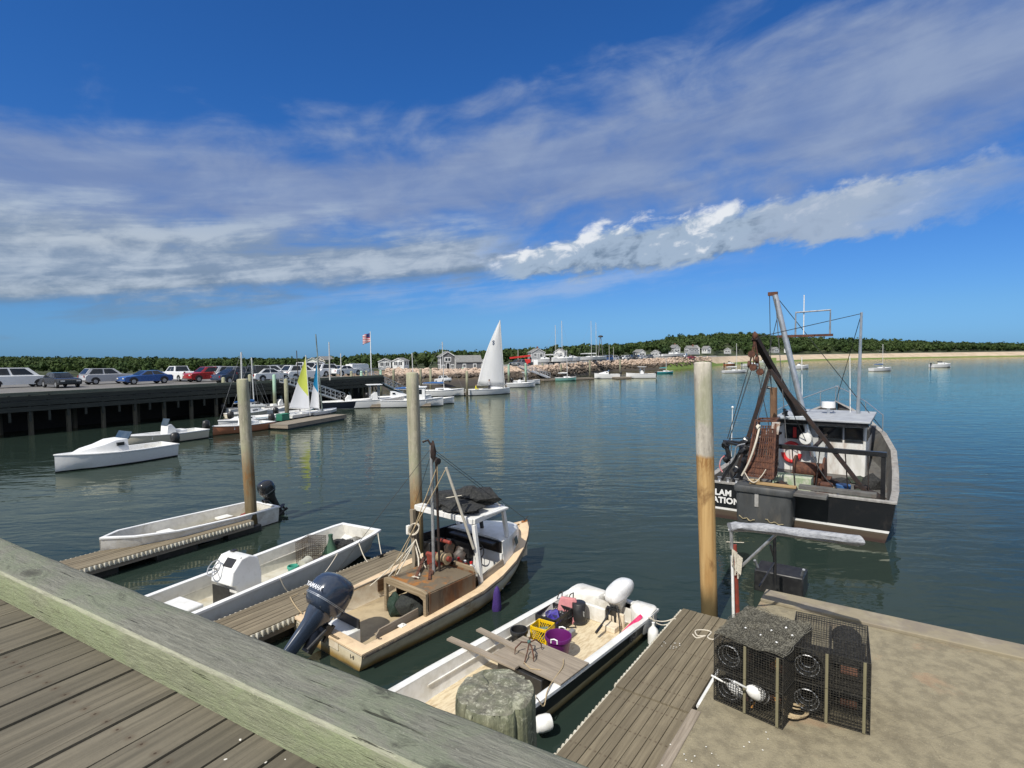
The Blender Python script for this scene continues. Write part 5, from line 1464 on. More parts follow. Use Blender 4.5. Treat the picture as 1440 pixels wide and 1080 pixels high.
for i, (a, b_, z) in enumerate(((.28, .12, .06), (.52, .1, .03), (.78, .3, .6), (.88, .15, .2))):
    p = bl + tu * (.93 * a) + tv * (1.15 * b_)
    g = MB(); g.box((0, 0, .05), (.022, .022, .1))
    tag(g.build('tag', mat('orange_tag', (.6, .26, .04), .6), loc=(p.x, p.y, RZ + z), rot=(.4, .5, i), bevel=.006), ('small orange plastic tag left in the bottom trap', 'orange plastic tag on the bottom wires by the clean buoy', 'orange plastic tag in the upper trap', 'orange plastic tag by the right runner of the bottom trap')[i], 'tag')
g = MB(); coil(g, (0, 0, .05), .15, 7, .011, (.1, .1, 1), 8); coil(g, (.05, .12, .08), .12, 4, .011, (.3, .1, 1), 5)
pc = RP(1117, 1003)
tag(g.build('rope_coil', rope_tan, loc=(pc.x, pc.y, RZ)), 'loose tan rope coil in front of the second trap stack', 'rope')
def dk_(px, py): return pix(px, py, .41)
pts = [dk_(1016, 889), dk_(1004, 899), dk_(995, 896), dk_(1000, 889), dk_(990, 886), dk_(978, 887), dk_(981, 894), dk_(992, 894), dk_(980, 897), dk_(974, 892)]
tag(MB().tube(smooth(pts), .012, 6).build('loose_rope', rope_white), 'loose white rope curled on the far dock section', 'rope')
pts = [pix(1019, 893, RZ + .9), pix(1016, 905, RZ + .7), pix(1016, 925, RZ + .45), pix(1012, 938, RZ + .2)]
tag(MB().tube(smooth(pts), .016, 6).build('hanging_rope', rope_white), 'white rope hanging down the corner of the trap stack', 'rope')
for i in range(26):
    p = dk_(random.uniform(930, 960), random.uniform(903, 914)) if i < 12 else RP(random.uniform(930, 1090), random.uniform(1028, 1078))
    g = MB(); g.blob((0, 0, .004), (.012, .009, .005), i, .3, 1)
    tag(g.build('shell_bit', chip, loc=(p.x, p.y, .412 if i < 12 else RZ), rot=(0, 0, i)), 'broken white shell bit on the far dock section' if i < 12 else 'broken white shell bit on the bare concrete raft', 'shell bit', 'shell bits on the dock' if i < 12 else 'shell bits on the raft')

# ------------------------------------------------------------------ frame with rolled grey tarp at the raft's far side
fr = thing('tarp_frame', 'metal frame with a red post and a rolled grey tarp on top', 'frame', pix(1038, 880, .44), 0)
fo = pix(1038, 880, .44)
def FP(px, py, d): return pixd(px, py, d) - fo
dF = fo.y
pt, pb_ = FP(1033, 766, dF), Vector((0, 0, 0))
MB().tube([pb_, pt], .038, 12).build('post', red_paint, fr)
MB().tube([pb_ + Vector((-.09, -.02, 0)), pt + Vector((-.05, -.02, -.2))], .026, 8).build('side_pole', plastic_white, fr)
MB().tube([FP(1029, 772, dF), FP(1028, 742, dF)], .03, 8).build('corner_upright', grey_metal, fr)
g = MB(); rails = [FP(1026, 740, dF), FP(1060, 741, dF - .25), FP(1125, 749, dF - .75), FP(1210, 760, dF - 1.4)]
rr = smooth(rails, 8); rings = []
for i, p in enumerate(rr):
    ring = []
    for k in range(14):
        a = 2 * math.pi * k / 14; r_ = .085 * (1 + .35 * mnoise.noise(Vector((i * .35, math.cos(a) * 1.5, math.sin(a) * 1.5))))
        ring.append(p + Vector((0, math.cos(a) * r_ * 1.2, math.sin(a) * r_ * .8)))
    rings.append(ring)
g.loft(rings); g.build('rolled_tarp', mat('grey_tarp', (.34, .35, .37), .45, (.23, .24, .26), 4, stretch=(1, 6, 6), bump=.01), fr)
g = MB(); g.tube([p + Vector((0, .04, -.08)) for p in rails], .03, 8); g.build('top_rail', grey_metal, fr)
MB().tube([FP(1043, 796, dF), FP(1096, 747, dF - .4)], .026, 8).build('diagonal_brace', grey_metal, fr)
g = MB(); g.tube([FP(1089, 752, dF + 1.3), FP(1090, 822, dF + 1.3)], .035, 8); g.tube([FP(1083, 766, dF + 1.3), FP(1090, 790, dF + 1.3), FP(1068, 825, dF + .9)], .02, 6); g.build('rear_leg', black_paint, fr)
g = MB()
for k in range(6): 
    a = FP(1030 + k * 1.2, 772 + k, dF - .05); g.tube([a, a + Vector((random.uniform(-.05, .05), -.02, -.22 - .05 * k)), a + Vector((.06, -.02, -.40)), a + Vector((.1, 0, -.1))], .012, 6)
g.tube([FP(1021, 762, dF), FP(1046, 763, dF)], .008, 5); g.build('rope_bundle', rope_white, fr)
tx = thing('black_tub', 'black floating box moored just beyond the raft end', 'box', pix(1098, 826, .05), CA)
g = MB(); g.box((0, 0, .18), (.7, 1.0, .5)); g.build('body', black_plastic, tx, bevel=.03)
g = MB(); g.tube([(-.2, .45, .43), (-.3, .5, .62)], .03, 8); g.tube([(-.2, -.45, .43), (-.3, -.5, .62)], .03, 8); g.build('lug', grey_metal, tx)

# ------------------------------------------------------------------ black steel fishing boat (right)
TA = R(54)
TP = frame_point((8.46, 16.76, 0), TA)
tr = thing('fishing_boat', 'black hulled fishing boat with rusty dredge gear, seen from its lettered stern', 'fishing boat', (8.46, 16.76, 0), TA)
tst = [(0, 2.66, 1.17, 2.4, -.1, -.5), (1.5, 2.68, 1.18, 2.48, -.1, -.7), (4, 2.62, 1.32, 2.4, -.1, -.9), (6.5, 2.5, 1.65, 2.15, -.05, -1.0), (8.5, 2.1, 2.05, 1.5, .0, -1.0), (10.2, 1.4, 2.45, .75, .1, -.9), (11.4, .7, 2.75, .25, .3, -.6), (12.3, .04, 3.0, .015, .8, .4)]
tr_hull = banded('black_hull', [(-1.2, (.05, .03, .025)), (.10, (.075, .055, .04), .05), (.24, (.09, .075, .055), .03), (.285, (.72, .71, .68), .004), (.355, (.009, .010, .012), .004)], 2, .32, .003, 3, .08, dirt=(.06, .05, .045), dirt_amt=.25)
deck_grey = mat('deck_grey', (.11, .108, .10), .8, (.075, .072, .068), 3, dirt=(.12, .07, .04), dirt_amt=.5)
hull(tr, tst, tr_hull, deck_grey, mat('bulwark_cap', (.30, .29, .27), .7, (.2, .19, .18), 6, dirt=(.12, .07, .04), dirt_amt=.6, dscale=3), rim=.16, floor=lambda x: .72 + max(0, x - 5) * .14, rail=(.03, .03), inner0=.12)
sign_white = mat('sign_white', (.78, .78, .76), .5, (.66, .65, .62), 14)
for s_, y, z in (('CLAM', 2.075, .835), ('NATION', 1.985, .585)):
    text_mesh('stern_lettering', s_, .265, sign_white, tr, (-.012, y, z), (R(90), 0, R(-90)), ext=.003, offset=.011, spacing=1.06)
# grey tank hung on the stern
tank_m = mat('tank_grey', (.062, .065, .066), .55, (.04, .042, .043), 2.5, stretch=(1, 1, .35), dirt=(.16, .14, .11), dirt_amt=.55, dscale=2.6)
g = MB(); rings = []
for z, gx_, gy in ((.16, -.03, -.04), (.3, -.01, -.02), (1.05, 0, 0), (1.12, .0, .0), (1.14, .05, .05), (1.26, .07, .06), (1.33, .04, .03)):
    x0, y0, y1, c = -.72 - gx_, -.16 - gy, 1.42 + gy, .12
    rings.append([(-.02, y0, z), (x0 + c, y0, z), (x0 + .03, y0 + .035, z), (x0, y0 + c, z), (x0, y1 - c, z), (x0 + .03, y1 - .035, z), (x0 + c, y1, z), (-.02, y1, z)])
g.loft(rings); g.build('stern_tank', tank_m, tr, sharp=50)
g = MB(); g.box((-.733, .80, .93), (.012, .11, .42)); g.build('tape_strip', mat('tape_grey', (.34, .33, .31), .5, (.27, .26, .24), 9), tr)
g = MB()
for a, b_ in ((1.30, .85), (.55, .05)): g.tube([(-.735, a - (a - b_) * k / 8, .36 + .035 * math.sin(k * 1.7 + a) - .012 * k + random.uniform(-.02, .02)) for k in range(9)], [random.uniform(.008, .024) for k in range(9)], 6)
g.build('crust', mat('barnacle', (.36, .30, .18), .9, (.2, .17, .1), 20, bump=.01), tr)
g = MB(); g.box((-.35, .42, 1.37), (.22, 1.3, .06)); g.build('rail_board', wood('rail_board', (.42, .29, .14), (.27, .18, .09), 1), tr, bevel=.01)
g = MB(); g.box((-.45, -.6, 1.22), (.5, .9, .09)); g.box((.3, -1.2, 1.27), (.26, 2.0, .12)); g.build('work_shelf', deck_grey, tr, bevel=.01)
# rusty dredge cage standing on the stern
def Lr_(px, py, lx):
    d = RIGHT * (px - 720) + UP * (540 - py) + FWD * 780
    u = Vector((math.cos(TA), math.sin(TA), 0)); n = Vector((-math.sin(TA), math.cos(TA), 0)); o_ = Vector((8.46, 16.76, 0))
    k = (lx + o_.dot(u)) / d.dot(u)
    P = Vector((0, 0, EYE)) + d * k; q = P - o_
    return Vector((q.dot(u), q.dot(n), P.z))
f0 = [Lr_(1049, 668, -.30), Lr_(1087, 673, -.30), Lr_(1091, 592, .15), Lr_(1063, 592, .15)]
b0 = [p + Vector((.75, .05, .0)) for p in f0]
g = MB()
for A_ in (f0, b0):
    for i in range(4): g.bar(A_[i], A_[(i + 1) % 4], .06, .06)
for i in range(4): g.bar(f0[i], b0[i], .06, .06)
g.build('dredge_frame', rust, tr)
g = MB()
for A_, B_, C_, D_, n_, skip in ((f0[0], f0[1], f0[2], f0[3], 11, ()), (f0[0], b0[0], b0[3], f0[3], 7, ()), (f0[1], b0[1], b0[2], f0[2], 7, ()), (b0[0], b0[1], b0[2], b0[3], 8, ())):
    for k in range(1, n_):
        q = k / n_; lo, hi = A_.lerp(B_, q), D_.lerp(C_, q)
        g.bar(lo, lo.lerp(hi, .86), .035, .022)
    for z in (.06, .16, .27, .38, .5, .62, .74, .86): g.bar(A_.lerp(D_, z), B_.lerp(C_, z), .05, .022)
g.build('dredge_slats', rust, tr)
g = MB(); g.prism([f0[0].lerp(f0[3], .03), f0[1].lerp(f0[2], .03), f0[1].lerp(f0[2], .34), f0[0].lerp(f0[3], .34)], (.03, 0, 0)); g.build('dredge_plate', rust, tr)
g = MB(); g.prism([f0[2] + Vector((-.05, .1, -.04)), f0[2] + Vector((-.05, -.14, -.02)), f0[2] + Vector((-.05, -.08, -.42)), f0[2] + Vector((-.05, .12, -.36))], (.02, 0, 0)); g.build('side_plate', mat('worn_white', (.5, .47, .43), .7, (.25, .14, .08), 8), tr)
g = MB(); g.tube(smooth([Lr_(1068, 601, -.1), Lr_(1062, 625, -.35), Lr_(1053, 650, -.42), Lr_(1043, 669, -.42)], 6), .03, 7); g.blob(Lr_(1066, 601, -.1), .09, 2, .2, 1); g.build('hauling_rope', rope_white, tr)
g = MB(); g.tube(smooth([Lr_(1046, 662, -.4), Lr_(1054, 675, -.5), Lr_(1062, 678, -.5), Lr_(1072, 668, -.42), Lr_(1077, 660, -.4)], 5), .015, 6); g.build('slack_rope', rope_white, tr)
# boom, gantry, mast, rigging
boomA, boomB = Vector((1.5, 1.38, 5.9)), Vector((5.3, .44, 2.65))
g = MB(); g.bar(boomA, boomB, .20, .17); g.build('boom', rust_dark, tr)
g = MB(); g.blob(boomA + Vector((0, 0, .05)), (.10, .10, .14), 2, .2, 2); g.build('boom_tip', rust, tr)
g = MB()
for i, (dx_, dy_, dz_) in enumerate(((.0, .10, -.55), (.1, -.05, -.75), (0, .05, -1.0), (.05, .18, -.9), (.1, -.15, -1.15))):
    g.lathe([(.03, -.05), (.12, -.045), (.12, .045), (.03, .05)], 10, boomA + Vector((dx_, dy_, dz_)), i % 2); g.tube([boomA, boomA + Vector((dx_, dy_, dz_))], .02, 5)
g.build('pulley_block', rust, tr)
g = MB(); g.bar((1.5, .9, 4.82), (1.5, 2.06, .75), .12, .12); g.build('gantry_leg', rust_dark, tr)
g = MB(); g.bar((1.5, .9, 4.82), (1.5, -2.1, .75), .12, .12); g.build('gantry_leg', rust_dark, tr)
g = MB(); g.bar((1.5, 2.38, 2.28), (1.5, -2.38, 2.28), .16, .14); g.bar((1.5, -2.3, .75), (1.5, -2.3, 2.3), .12, .12); g.build('gantry_beam', black_paint, tr)
mt0, mt1 = Vector((5.0, 1.43, 7.62)), Vector((5.0, .02, 1.45))
g = MB(); g.tube([mt1, mt0], .105, 12); g.build('mast', alu, tr)
g = MB(); g.box(mt0 + Vector((0, .08, .05)), (.14, .34, .14)); g.bar(mt0.lerp(mt1, .27) + Vector((0, .3, .06)), mt0.lerp(mt1, .27) + Vector((0, -1.6, .06)), .07, .09); g.build('crosstree', rust, tr)
ct = mt0.lerp(mt1, .27)
g = MB(); g.tube([ct + Vector((0, -.35, .1)), ct + Vector((0, -.35, .95)), ct + Vector((0, -1.5, .98)), ct + Vector((0, -1.5, .1))], .035, 7); g.build('aerial_frame', grey_metal, tr)
g = MB(); g.tube([ct + Vector((.05, -.62, .1)), ct + Vector((.05, -.62, 1.6))], .018, 6); g.build('whip_aerial', plastic_white, tr)
g = MB(); g.tube([(3.0, 2.5, 1.5), (3.0, 2.47, 3.35)], .014, 6); g.blob((3.0, 2.47, 3.37), .05, 1, 0, 1); g.build('whip_aerial', plastic_white, tr)
g = MB(); g.tube([(7.6, -1.2, 2.88), (7.6, -1.25, 6.95)], [.07, .045], 8); g.build('aft_mast', alu, tr)
g = MB()
for p, q in ((boomA, (7.6, -1.25, 6.9)), (Vector((7.6, -1.25, 6.9)), (12.0, 0, 3.1)), (boomA + Vector((0, 0, -.3)), (1.5, 2.25, 2.4)), (boomA + Vector((.05, -.06, -.5)), (1.45, 2.2, 2.3)), (boomA + Vector((.1, 0, -.8)), (1.6, .8, 2.3)), (mt0, (8.5, -2.0, 2.2)), (mt0, (1.7, .4, 2.4)), (mt0.lerp(mt1, .1), (5.3, 2.5, 1.5)), (boomA.lerp(boomB, .25), (3.6, 1.0, 2.0)), (boomA.lerp(boomB, .3), (4.6, .2, 2.0)), (boomA.lerp(boomB, .5), (5.0, .3, 3.2)), (mt0 + Vector((0, .2, 0)), (5.0, 1.5, 2.9))): g.tube([p, q], .014, 5)
g.build('rigging_wire', cable, tr)
g = MB(); g.tube([(3, 1.07, 4.14), (3, 1.05, 2.9)], .12, 12); g.build('exhaust_stack', mat('burnt_pipe', (.14, .075, .04), .6, (.22, .13, .07), 5, stretch=(1, 1, .3)), tr)
g = MB(); g.tube([(3, 1.05, 2.92), (3, 1.03, .72)], .09, 10); g.tube([(3, 1.07, 4.1), (3, 1.35, 4.16)], .05, 8); g.build('exhaust_pipe', black_paint, tr)
# pot hauler arms at the port quarter
g = MB()
for px0, py0, px1, py1, w in ((1046, 628, 1013, 676, .10), (1049, 640, 1040, 676, .12), (1043, 622, 1060, 618, .12), (1020, 622, 1026, 645, .10), (1045, 628, 1022, 622, .07), (1052, 650, 1030, 676, .06)): g.bar(Lr_(px0, py0, .45), Lr_(px1, py1, .30), w, w)
for px, py, r_ in ((1022, 645, .13), (1046, 632, .16), (1050, 620, .13), (1036, 660, .12), (1020, 626, .13), (1049, 648, .13)): g.blob(Lr_(px, py, .4), r_, px, .25, 2)
g.build('pot_hauler', black_paint, tr)
g = MB(); g.tube(smooth([Lr_(1019, 641, .3), Lr_(1014, 646, .3), Lr_(1012, 656, .3), Lr_(1016, 664, .3)], 5), .022, 6); g.build('pink_hose', mat('pink_hose', (.5, .12, .13), .6, (.55, .4, .38), 3), tr)
g = MB(); g.tube(smooth([Lr_(1048, 624, .2), Lr_(1036, 628, .2), Lr_(1033, 642, .2), Lr_(1027, 652, .2)], 5), .022, 6); g.build('grey_hose', grey_metal, tr)
g = MB()
for px, py in ((1012, 678), (1024, 677), (1036, 678)): g.lathe([(.02, 0), (.07, .01), (.05, .05), (.05, .12), (.08, .14), (.02, .15)], 10, Lr_(px, py, .08) * Vector((1, 1, 0)).length * 0 + Vector((.08, Lr_(px, py, .08).y, 1.19)))
g.build('bollard', grey_metal, tr)
# wheelhouse
g = MB(); g.box((6.9, -.18, 1.75), (3.4, 2.9, 2.0)); g.build('wheelhouse', mat('wheelhouse_white', (.66, .65, .62), .5, (.54, .53, .49), 4, stretch=(1, 1, .25), dirt=(.26, .15, .08), dirt_amt=.65, dscale=2.4), tr, bevel=.03)
g = MB(); g.box((6.7, -.18, 2.86), (4.1, 3.2, .08)); g.build('wheelhouse_roof', mat('roof_grey', (.36, .38, .40), .6, (.3, .31, .33), 3), tr, bevel=.02)
g = MB(); g.box((6.72, -.18, 2.755), (4.0, 3.1, .125)); g.build('roof_fascia', black_paint, tr)
for y, w in ((.70, .62), (-.5, .7), (-1.25, .5)):
    f_ = MB().box((5.19, y, 2.32), (.03, w + .09, .55)).build('window_frame', black_rubber, tr); MB().box((5.17, y, 2.32), (.02, w, .46)).build('pane', glass_dark, f_)
for x in (5.9, 6.9, 7.9):
    for s_ in (1.277, -1.637): MB().box((x, s_, 2.32), (.7, .02, .5)).build('window', glass_dark, tr)
MB().box((5.19, -.02, 1.72), (.02, .62, 1.6)).build('cabin_door', mat('door_grey', (.5, .51, .5), .5), tr)
g = MB(); g.box((5.16, .70, 2.30), (.05, .12, .4)); g.build('red_light', red_bright, tr)
g = MB(); g.tube([(5.12, .80 + .30 * math.cos(a), 1.52 + .36 * math.sin(a)) for a in [2 * math.pi * k / 24 for k in range(24)]], .075, 8, closed=True)
g.build('life_ring', banded('life_ring_paint', [(-9, (.55, .03, .03)), (1.45, (.55, .03, .03)), (1.5, (.72, .70, .66), .01), (1.62, (.55, .03, .03), .01)], 2, .5, .0, 3, .1), tr)
g = MB(); g.tube([(3.9, 1.3, 2.95), (4.4, .3, 2.98)], .05, 6); g.box((4.6, .75, 2.93), (.9, 1.1, .05)); g.build('flat_tray', mat('tray_grey', (.42, .45, .48), .5), tr)
for i, (x, y) in enumerate(((4.5, .9), (4.8, .3), (5.3, 1.1))):
    g = MB(); g.lathe([(.09, 0), (.09, .06), (.05, .09), (.05, .18), (.09, .22), (.02, .25)], 10, (x, y, 2.95)); g.build('deck_light', black_plastic, tr)
g = MB(); g.lathe([(.02, -.16), (.2, -.14), (.24, 0), (.2, .14), (.02, .16)], 16, (4.7, .25, 2.15), 0); g.tube([(4.7, .25, 2.3), (5.0, .3, 2.9)], .03, 6); g.build('spot_reel', white_paint, tr)
g = MB(); g.lathe([(.25, -.5), (.5, -.48), (.5, -.42), (.28, -.4), (.28, .4), (.5, .42), (.5, .48), (.25, .5)], 20, (3.2, -.1, 1.25), 1); g.box((3.2, -.1, .9), (.7, 1.3, .3)); g.build('winch_drum', rust, tr)
g = MB(); g.box((2.3, .3, .95), (.6, 1.2, .5)); g.build('fish_bin', mat('fish_bin', (.28, .36, .22), .6, (.5, .5, .42), 4), tr, bevel=.02)
for i in range(3): MB().lathe([(.02, 0), (.2, 0), (.22, .3), (.2, .32), (.02, .32)], 16, (2.2 + .1 * i, -.7 - .5 * i, .75)).build('basket', (rust, mat('blue_basket', (.04, .12, .3), .6), rust_dark)[i], tr)
# clutter on deck: nets, coiled hose, dark gear
for i in range(9):
    g = MB(); g.blob((random.uniform(.6, 4.3), random.uniform(-2.0, 1.9), .85), (random.uniform(.2, .5), random.uniform(.2, .45), random.uniform(.14, .4)), i * 3, .3, 2, freq=2.4)
    g.build('net_heap', (net_black, rust_dark, mat('deck_net', (.03, .05, .035), .9, (.07, .06, .045), 18, bump=.02))[i % 3], tr)
for i in range(4):
    g = MB(); coil(g, (random.uniform(.7, 3.8), random.uniform(-1.6, 1.6), .9), .2, 5, .022, (.1, .1, 1), i); g.build('hose_coil', (black_rubber, rope_tan)[i % 2], tr)
g = MB()
for y in (-1.9, -1.3, -.6, .2, 1.0): g.tube([(1.5, y, 2.25), (1.45 + random.uniform(-.3, .3), y + random.uniform(-.2, .2), .85)], .018, 5)
g.bar((1.5, -.4, 2.28), (4.9, -.4, 2.30), .09, .09); g.bar((1.5, 1.2, 2.28), (4.9, 1.15, 2.28), .08, .08); g.build('deck_gantry', rust_dark, tr)
g = MB()
for p, q, d_ in (((1.5, 2.1, 2.3), (.2, 1.9, 1.25), .12), ((1.5, 1.5, 2.3), (.1, 1.3, 1.4), .2), ((1.5, .9, 4.7), (.1, 1.0, 3.2), .05), ((1.5, -.3, 2.3), (.3, -1.2, 1.35), .2), ((4.9, 1.1, 2.6), (1.5, 2.2, 2.4), .15)): g.tube(sag(p, q, d_), .016, 5)
g.build('slack_line', cable, tr)
# rail round the foredeck
g = MB()
for s_ in (-1, 1):
    pts = [(x, s_ * (bs - .1), zs + .75) for x, bs, zs, *_ in tst if x > 8]
    g.tube(pts, .022, 6)
    for (x, y, z) in pts: g.tube([(x, y, z - .75), (x, y, z)], .018, 6)
g.build('bow_rail', alu, tr)
g = MB(); g.lathe([(.02, -.14), (.25, -.12), (.25, .12), (.02, .14)], 18, (7.2, -.2, 3.25)); g.tube([(7.2, -.2, 2.9), (7.2, -.2, 3.3)], .06, 8); g.build('radar', white_clean, tr)
g = MB()
for x, y in ((6.2, .6), (8.0, -.9)): g.tube([(x, y, 2.9), (x, y + .05, 5.2)], .015, 6)
g.build('whip_aerial', plastic_white, tr)

# ------------------------------------------------------------------ generic far boats
def small_hull(root, L, B, F, hullm, deckm, rimm, blunt_deck=True, sheer=.25, cockpit=(.08, .55), name_deck='deck'):
    st = []
    for q in (0, .15, .35, .55, .72, .86, .95, 1.0):
        bs = B / 2 * (1 - max(0, (q - .42) / .58) ** 2.2) * (.86 + .14 * min(1, q / .3)); bs = max(bs, .02)
        zs = F * (1 + sheer * max(0, q - .3) ** 2 * 2.2)
        st.append((q * L, bs, zs, max(bs * (.82 - .35 * max(0, q - .4)), .008), .02 + .35 * F * max(0, q - .6) ** 1.5 * 3, -.12 + .3 * max(0, q - .8)))
    hull(root, st, hullm, deckm, rimm, rim=.09, floor=max(.1, F * .42), rail=(.03, .03), inner0=.08)
    g = MB(); pts = [(x, b_ - .03, z + .01) for x, b_, z, *_ in st if x >= L * cockpit[1]]
    x0 = L * cockpit[1]; n_ = len(pts)
    g.add(pts + [(x, -y, z) for x, y, z in pts], [(i, i + 1, n_ + i + 1, n_ + i) for i in range(n_ - 1)])
    g.prism([(pts[0][0], pts[0][1], pts[0][2] - .3), (pts[0][0], -pts[0][1], pts[0][2] - .3), (pts[0][0], -pts[0][1], pts[0][2]), (pts[0][0], pts[0][1], pts[0][2])], (.03, 0, 0))
    g.build(name_deck, deckm, root)
    return st


HM = {}
def hull_paint(nm, c, boot=(.02, .02, .025)):
    return banded('hull_' + nm, [(-1, boot), (.07, c, .01)], 2, .35, .004, 3, .06)
hw = hull_paint('white', (.76, .76, .74)); hgreen = hull_paint('green', (.20, .42, .36), (.02, .1, .08)); hteal = hull_paint('teal', (.05, .34, .36), (.03, .12, .12)); horange = hull_paint('rust', (.42, .17, .09), (.2, .1, .05)); hnavy = hull_paint('navy', (.012, .016, .03), (.35, .35, .34)); hcream = hull_paint('cream', (.62, .57, .45))


def far_boat(name, label, p, hd, L, B, F, kind, hm=None, group=None, motor=True, mast=0, colour=None):
    hm = hm or hw
    t = thing(name, label, {'sail': 'sailboat', 'cat': 'sailboat'}.get(kind, 'motorboat'), (p[0], p[1], 0), hd, group)
    if kind in ('skiff',):
        small_hull(t, L, B, F, hm, white_paint, white_clean, cockpit=(.05, .86))
        g = MB(); g.box((L * .3, 0, F * .72), (.3, B * .8, .06)); g.box((L * .6, 0, F * .75), (.3, B * .72, .06)); g.build('thwart', grey_wood, t)
    elif kind == 'console':
        small_hull(t, L, B, F, hm, white_paint, white_clean, cockpit=(.05, .72))
        g = MB(); g.prism([(L * .40, -.4, F * .45), (L * .52, -.4, F * .45), (L * .50, -.4, F + .55), (L * .45, -.4, F + .6), (L * .40, -.4, F + .3)], (0, .8, 0)); g.build('console', white_clean, t, bevel=.03)
        g = MB(); g.prism([(L * .505, -.38, F + .5), (L * .47, -.38, F + .95), (L * .465, -.38, F + .95), (L * .495, -.38, F + .5)], (0, .76, 0)); g.build('windscreen', glass_blue, t)
        g = MB(); g.box((L * .3, 0, F * .45 + .25), (.5, .8, .5)); g.build('seat', white_clean, t, bevel=.05)
    elif kind == 'ttop':
        small_hull(t, L, B, F, hm, white_paint, white_clean, cockpit=(.05, .72))
        g = MB(); g.prism([(L * .40, -.4, F * .45), (L * .52, -.4, F * .45), (L * .50, -.4, F + .75), (L * .45, -.4, F + .8), (L * .40, -.4, F + .4)], (0, .8, 0)); g.build('console', white_clean, t, bevel=.03)
        for x in (.38, .53):
            for y in (-.5, .5): MB().tube([(L * x, y, F * .5), (L * x, y * .95, F + 1.55)], .03, 6).build('top_leg', alu, t)
        g = MB(); g.box((L * .455, 0, F + 1.59), (L * .27, 1.5, .07)); g.build('hard_top', white_clean, t, bevel=.02)
        g = MB(); g.prism([(L * .51, -.38, F + .72), (L * .48, -.38, F + 1.3), (L * .475, -.38, F + 1.3), (L * .50, -.38, F + .72)], (0, .76, 0)); g.build('windscreen', glass_blue, t)
    elif kind == 'cuddy':
        small_hull(t, L, B, F, hm, white_paint, white_clean, cockpit=(.05, .52))
        g = MB(); rings = []
        for x, w, h in ((.46, .8, .62), (.56, .78, .60), (.66, .66, .42), (.78, .5, .3), (.86, .2, .16)): rings.append([(L * x, -B / 2 * w, F), (L * x, -B / 2 * w * .85, F + h), (L * x, B / 2 * w * .85, F + h), (L * x, B / 2 * w, F)])
        g.loft(rings); g.build('cabin', white_clean, t, sharp=30)
        g = MB(); g.box((L * .53, 0, F + .42), (L * .06, B * .80, .16)); g.build('window', glass_dark, t)
        g = MB(); g.prism([(L * .455, -B * .34, F + .6), (L * .42, -B * .33, F + .95), (L * .415, -B * .33, F + .95), (L * .445, -B * .34, F + .6)], (0, B * .67, 0)); g.build('windscreen', glass_blue, t)
    elif kind == 'pilot':
        small_hull(t, L, B, F, hm, white_paint, white_clean, cockpit=(.05, .62))
        g = MB(); g.box((L * .58, 0, F + .55), (L * .26, B * .66, 1.5)); g.build('pilothouse', white_clean, t, bevel=.04)
        g = MB(); g.box((L * .57, 0, F + 1.36), (L * .33, B * .74, .09)); g.build('roof', white_clean, t, bevel=.02)
        for s_ in (-1, 1): MB().box((L * .58, s_ * B * .333, F + .88), (L * .16, .02, .5)).build('window', glass_dark, t)
        MB().box((L * .713, 0, F + .88), (.02, B * .5, .5)).build('window', glass_dark, t); MB().box((L * .447, 0, F + .88), (.02, B * .4, .5)).build('window', glass_dark, t)
        g = MB()
        for y in (-.5, .5): g.tube([(L * .5, y, F + 1.4), (L * .44, y, F + 2.2), (L * .62, y, F + 1.4)], .035, 6)
        g.tube([(L * .44, -.5, F + 2.2), (L * .44, .5, F + 2.2)], .035, 6); g.box((L * .45, 0, F + 2.3), (.35, .35, .16)); g.build('radar_arch', white_clean, t)
    elif kind == 'sail':
        small_hull(t, L, B, F, hm, white_paint, white_clean, cockpit=(.06, .42))
        g = MB(); rings = []
        for x, w, h in ((.40, .66, .26), (.5, .66, .30), (.66, .5, .26), (.78, .2, .1)): rings.append([(L * x, -B / 2 * w, F), (L * x, -B / 2 * w * .85, F + h), (L * x, B / 2 * w * .85, F + h), (L * x, B / 2 * w, F)])
        g.loft(rings); g.build('cabin', white_clean, t, sharp=30)
        g = MB()
        for s_ in (-1, 1): g.box((L * .52, s_ * B * .312, F + .17), (L * .12, .02, .10))
        g.build('window', glass_dark, t)
    if mast:
        mx_ = L * .58
        g = MB(); g.tube([(mx_, 0, F * .5), (mx_ - .12, 0, F + mast)], .055, 8); g.build('mast', mat('mast_alu', (.62, .62, .60), .4), t)
        g = MB(); g.tube([(mx_ - .02, 0, F + .85), (L * .12, 0, F + .9)], .045, 8); g.build('boom', MATS['mast_alu'], t)
        g = MB(); g.tube([(mx_ - .05, 0, F + 1.0), (L * .35, 0, F + 1.04), (L * .14, 0, F + .99)], [.13, .12, .07], 8); g.build('sail_cover', colour or mat('cover_blue', (.02, .11, .32), .7), t)
        g = MB(); top = Vector((mx_ - .12, 0, F + mast))
        for q in ((L * .98, 0, F + .1), (0.05, 0, F), (mx_, B * .45, F), (mx_, -B * .45, F)): g.tube([top, q], .010, 4)
        g.build('stay', mat('stay_grey', (.3, .3, .3), .5), t)
    elif motor and kind in ('skiff', 'console', 'ttop', 'cuddy'):
        g = MB(); g.loft([[(x * .9, y * .8, z) for x, y in ((-.1, -.16), (.1, -.16), (.1, .16), (-.1, .16))] if False else [(-.28 + hx * math.cos(a), hy * math.sin(a), F + z) for a in [2 * math.pi * k / 12 for k in range(12)]] for z, hx, hy in ((-.75, .08, .06), (-.05, .12, .1), (.0, .24, .19), (.3, .27, .21), (.5, .22, .17), (.56, .1, .08))])
        g.build('outboard_motor', black_plastic, t, sharp=60)
    return t


def P0(px, py): 
    p = pix(px, py, 0.0); return (p.x, p.y, 0)
def head(a, b_): return math.atan2(b_[1] - a[1], b_[0] - a[0])

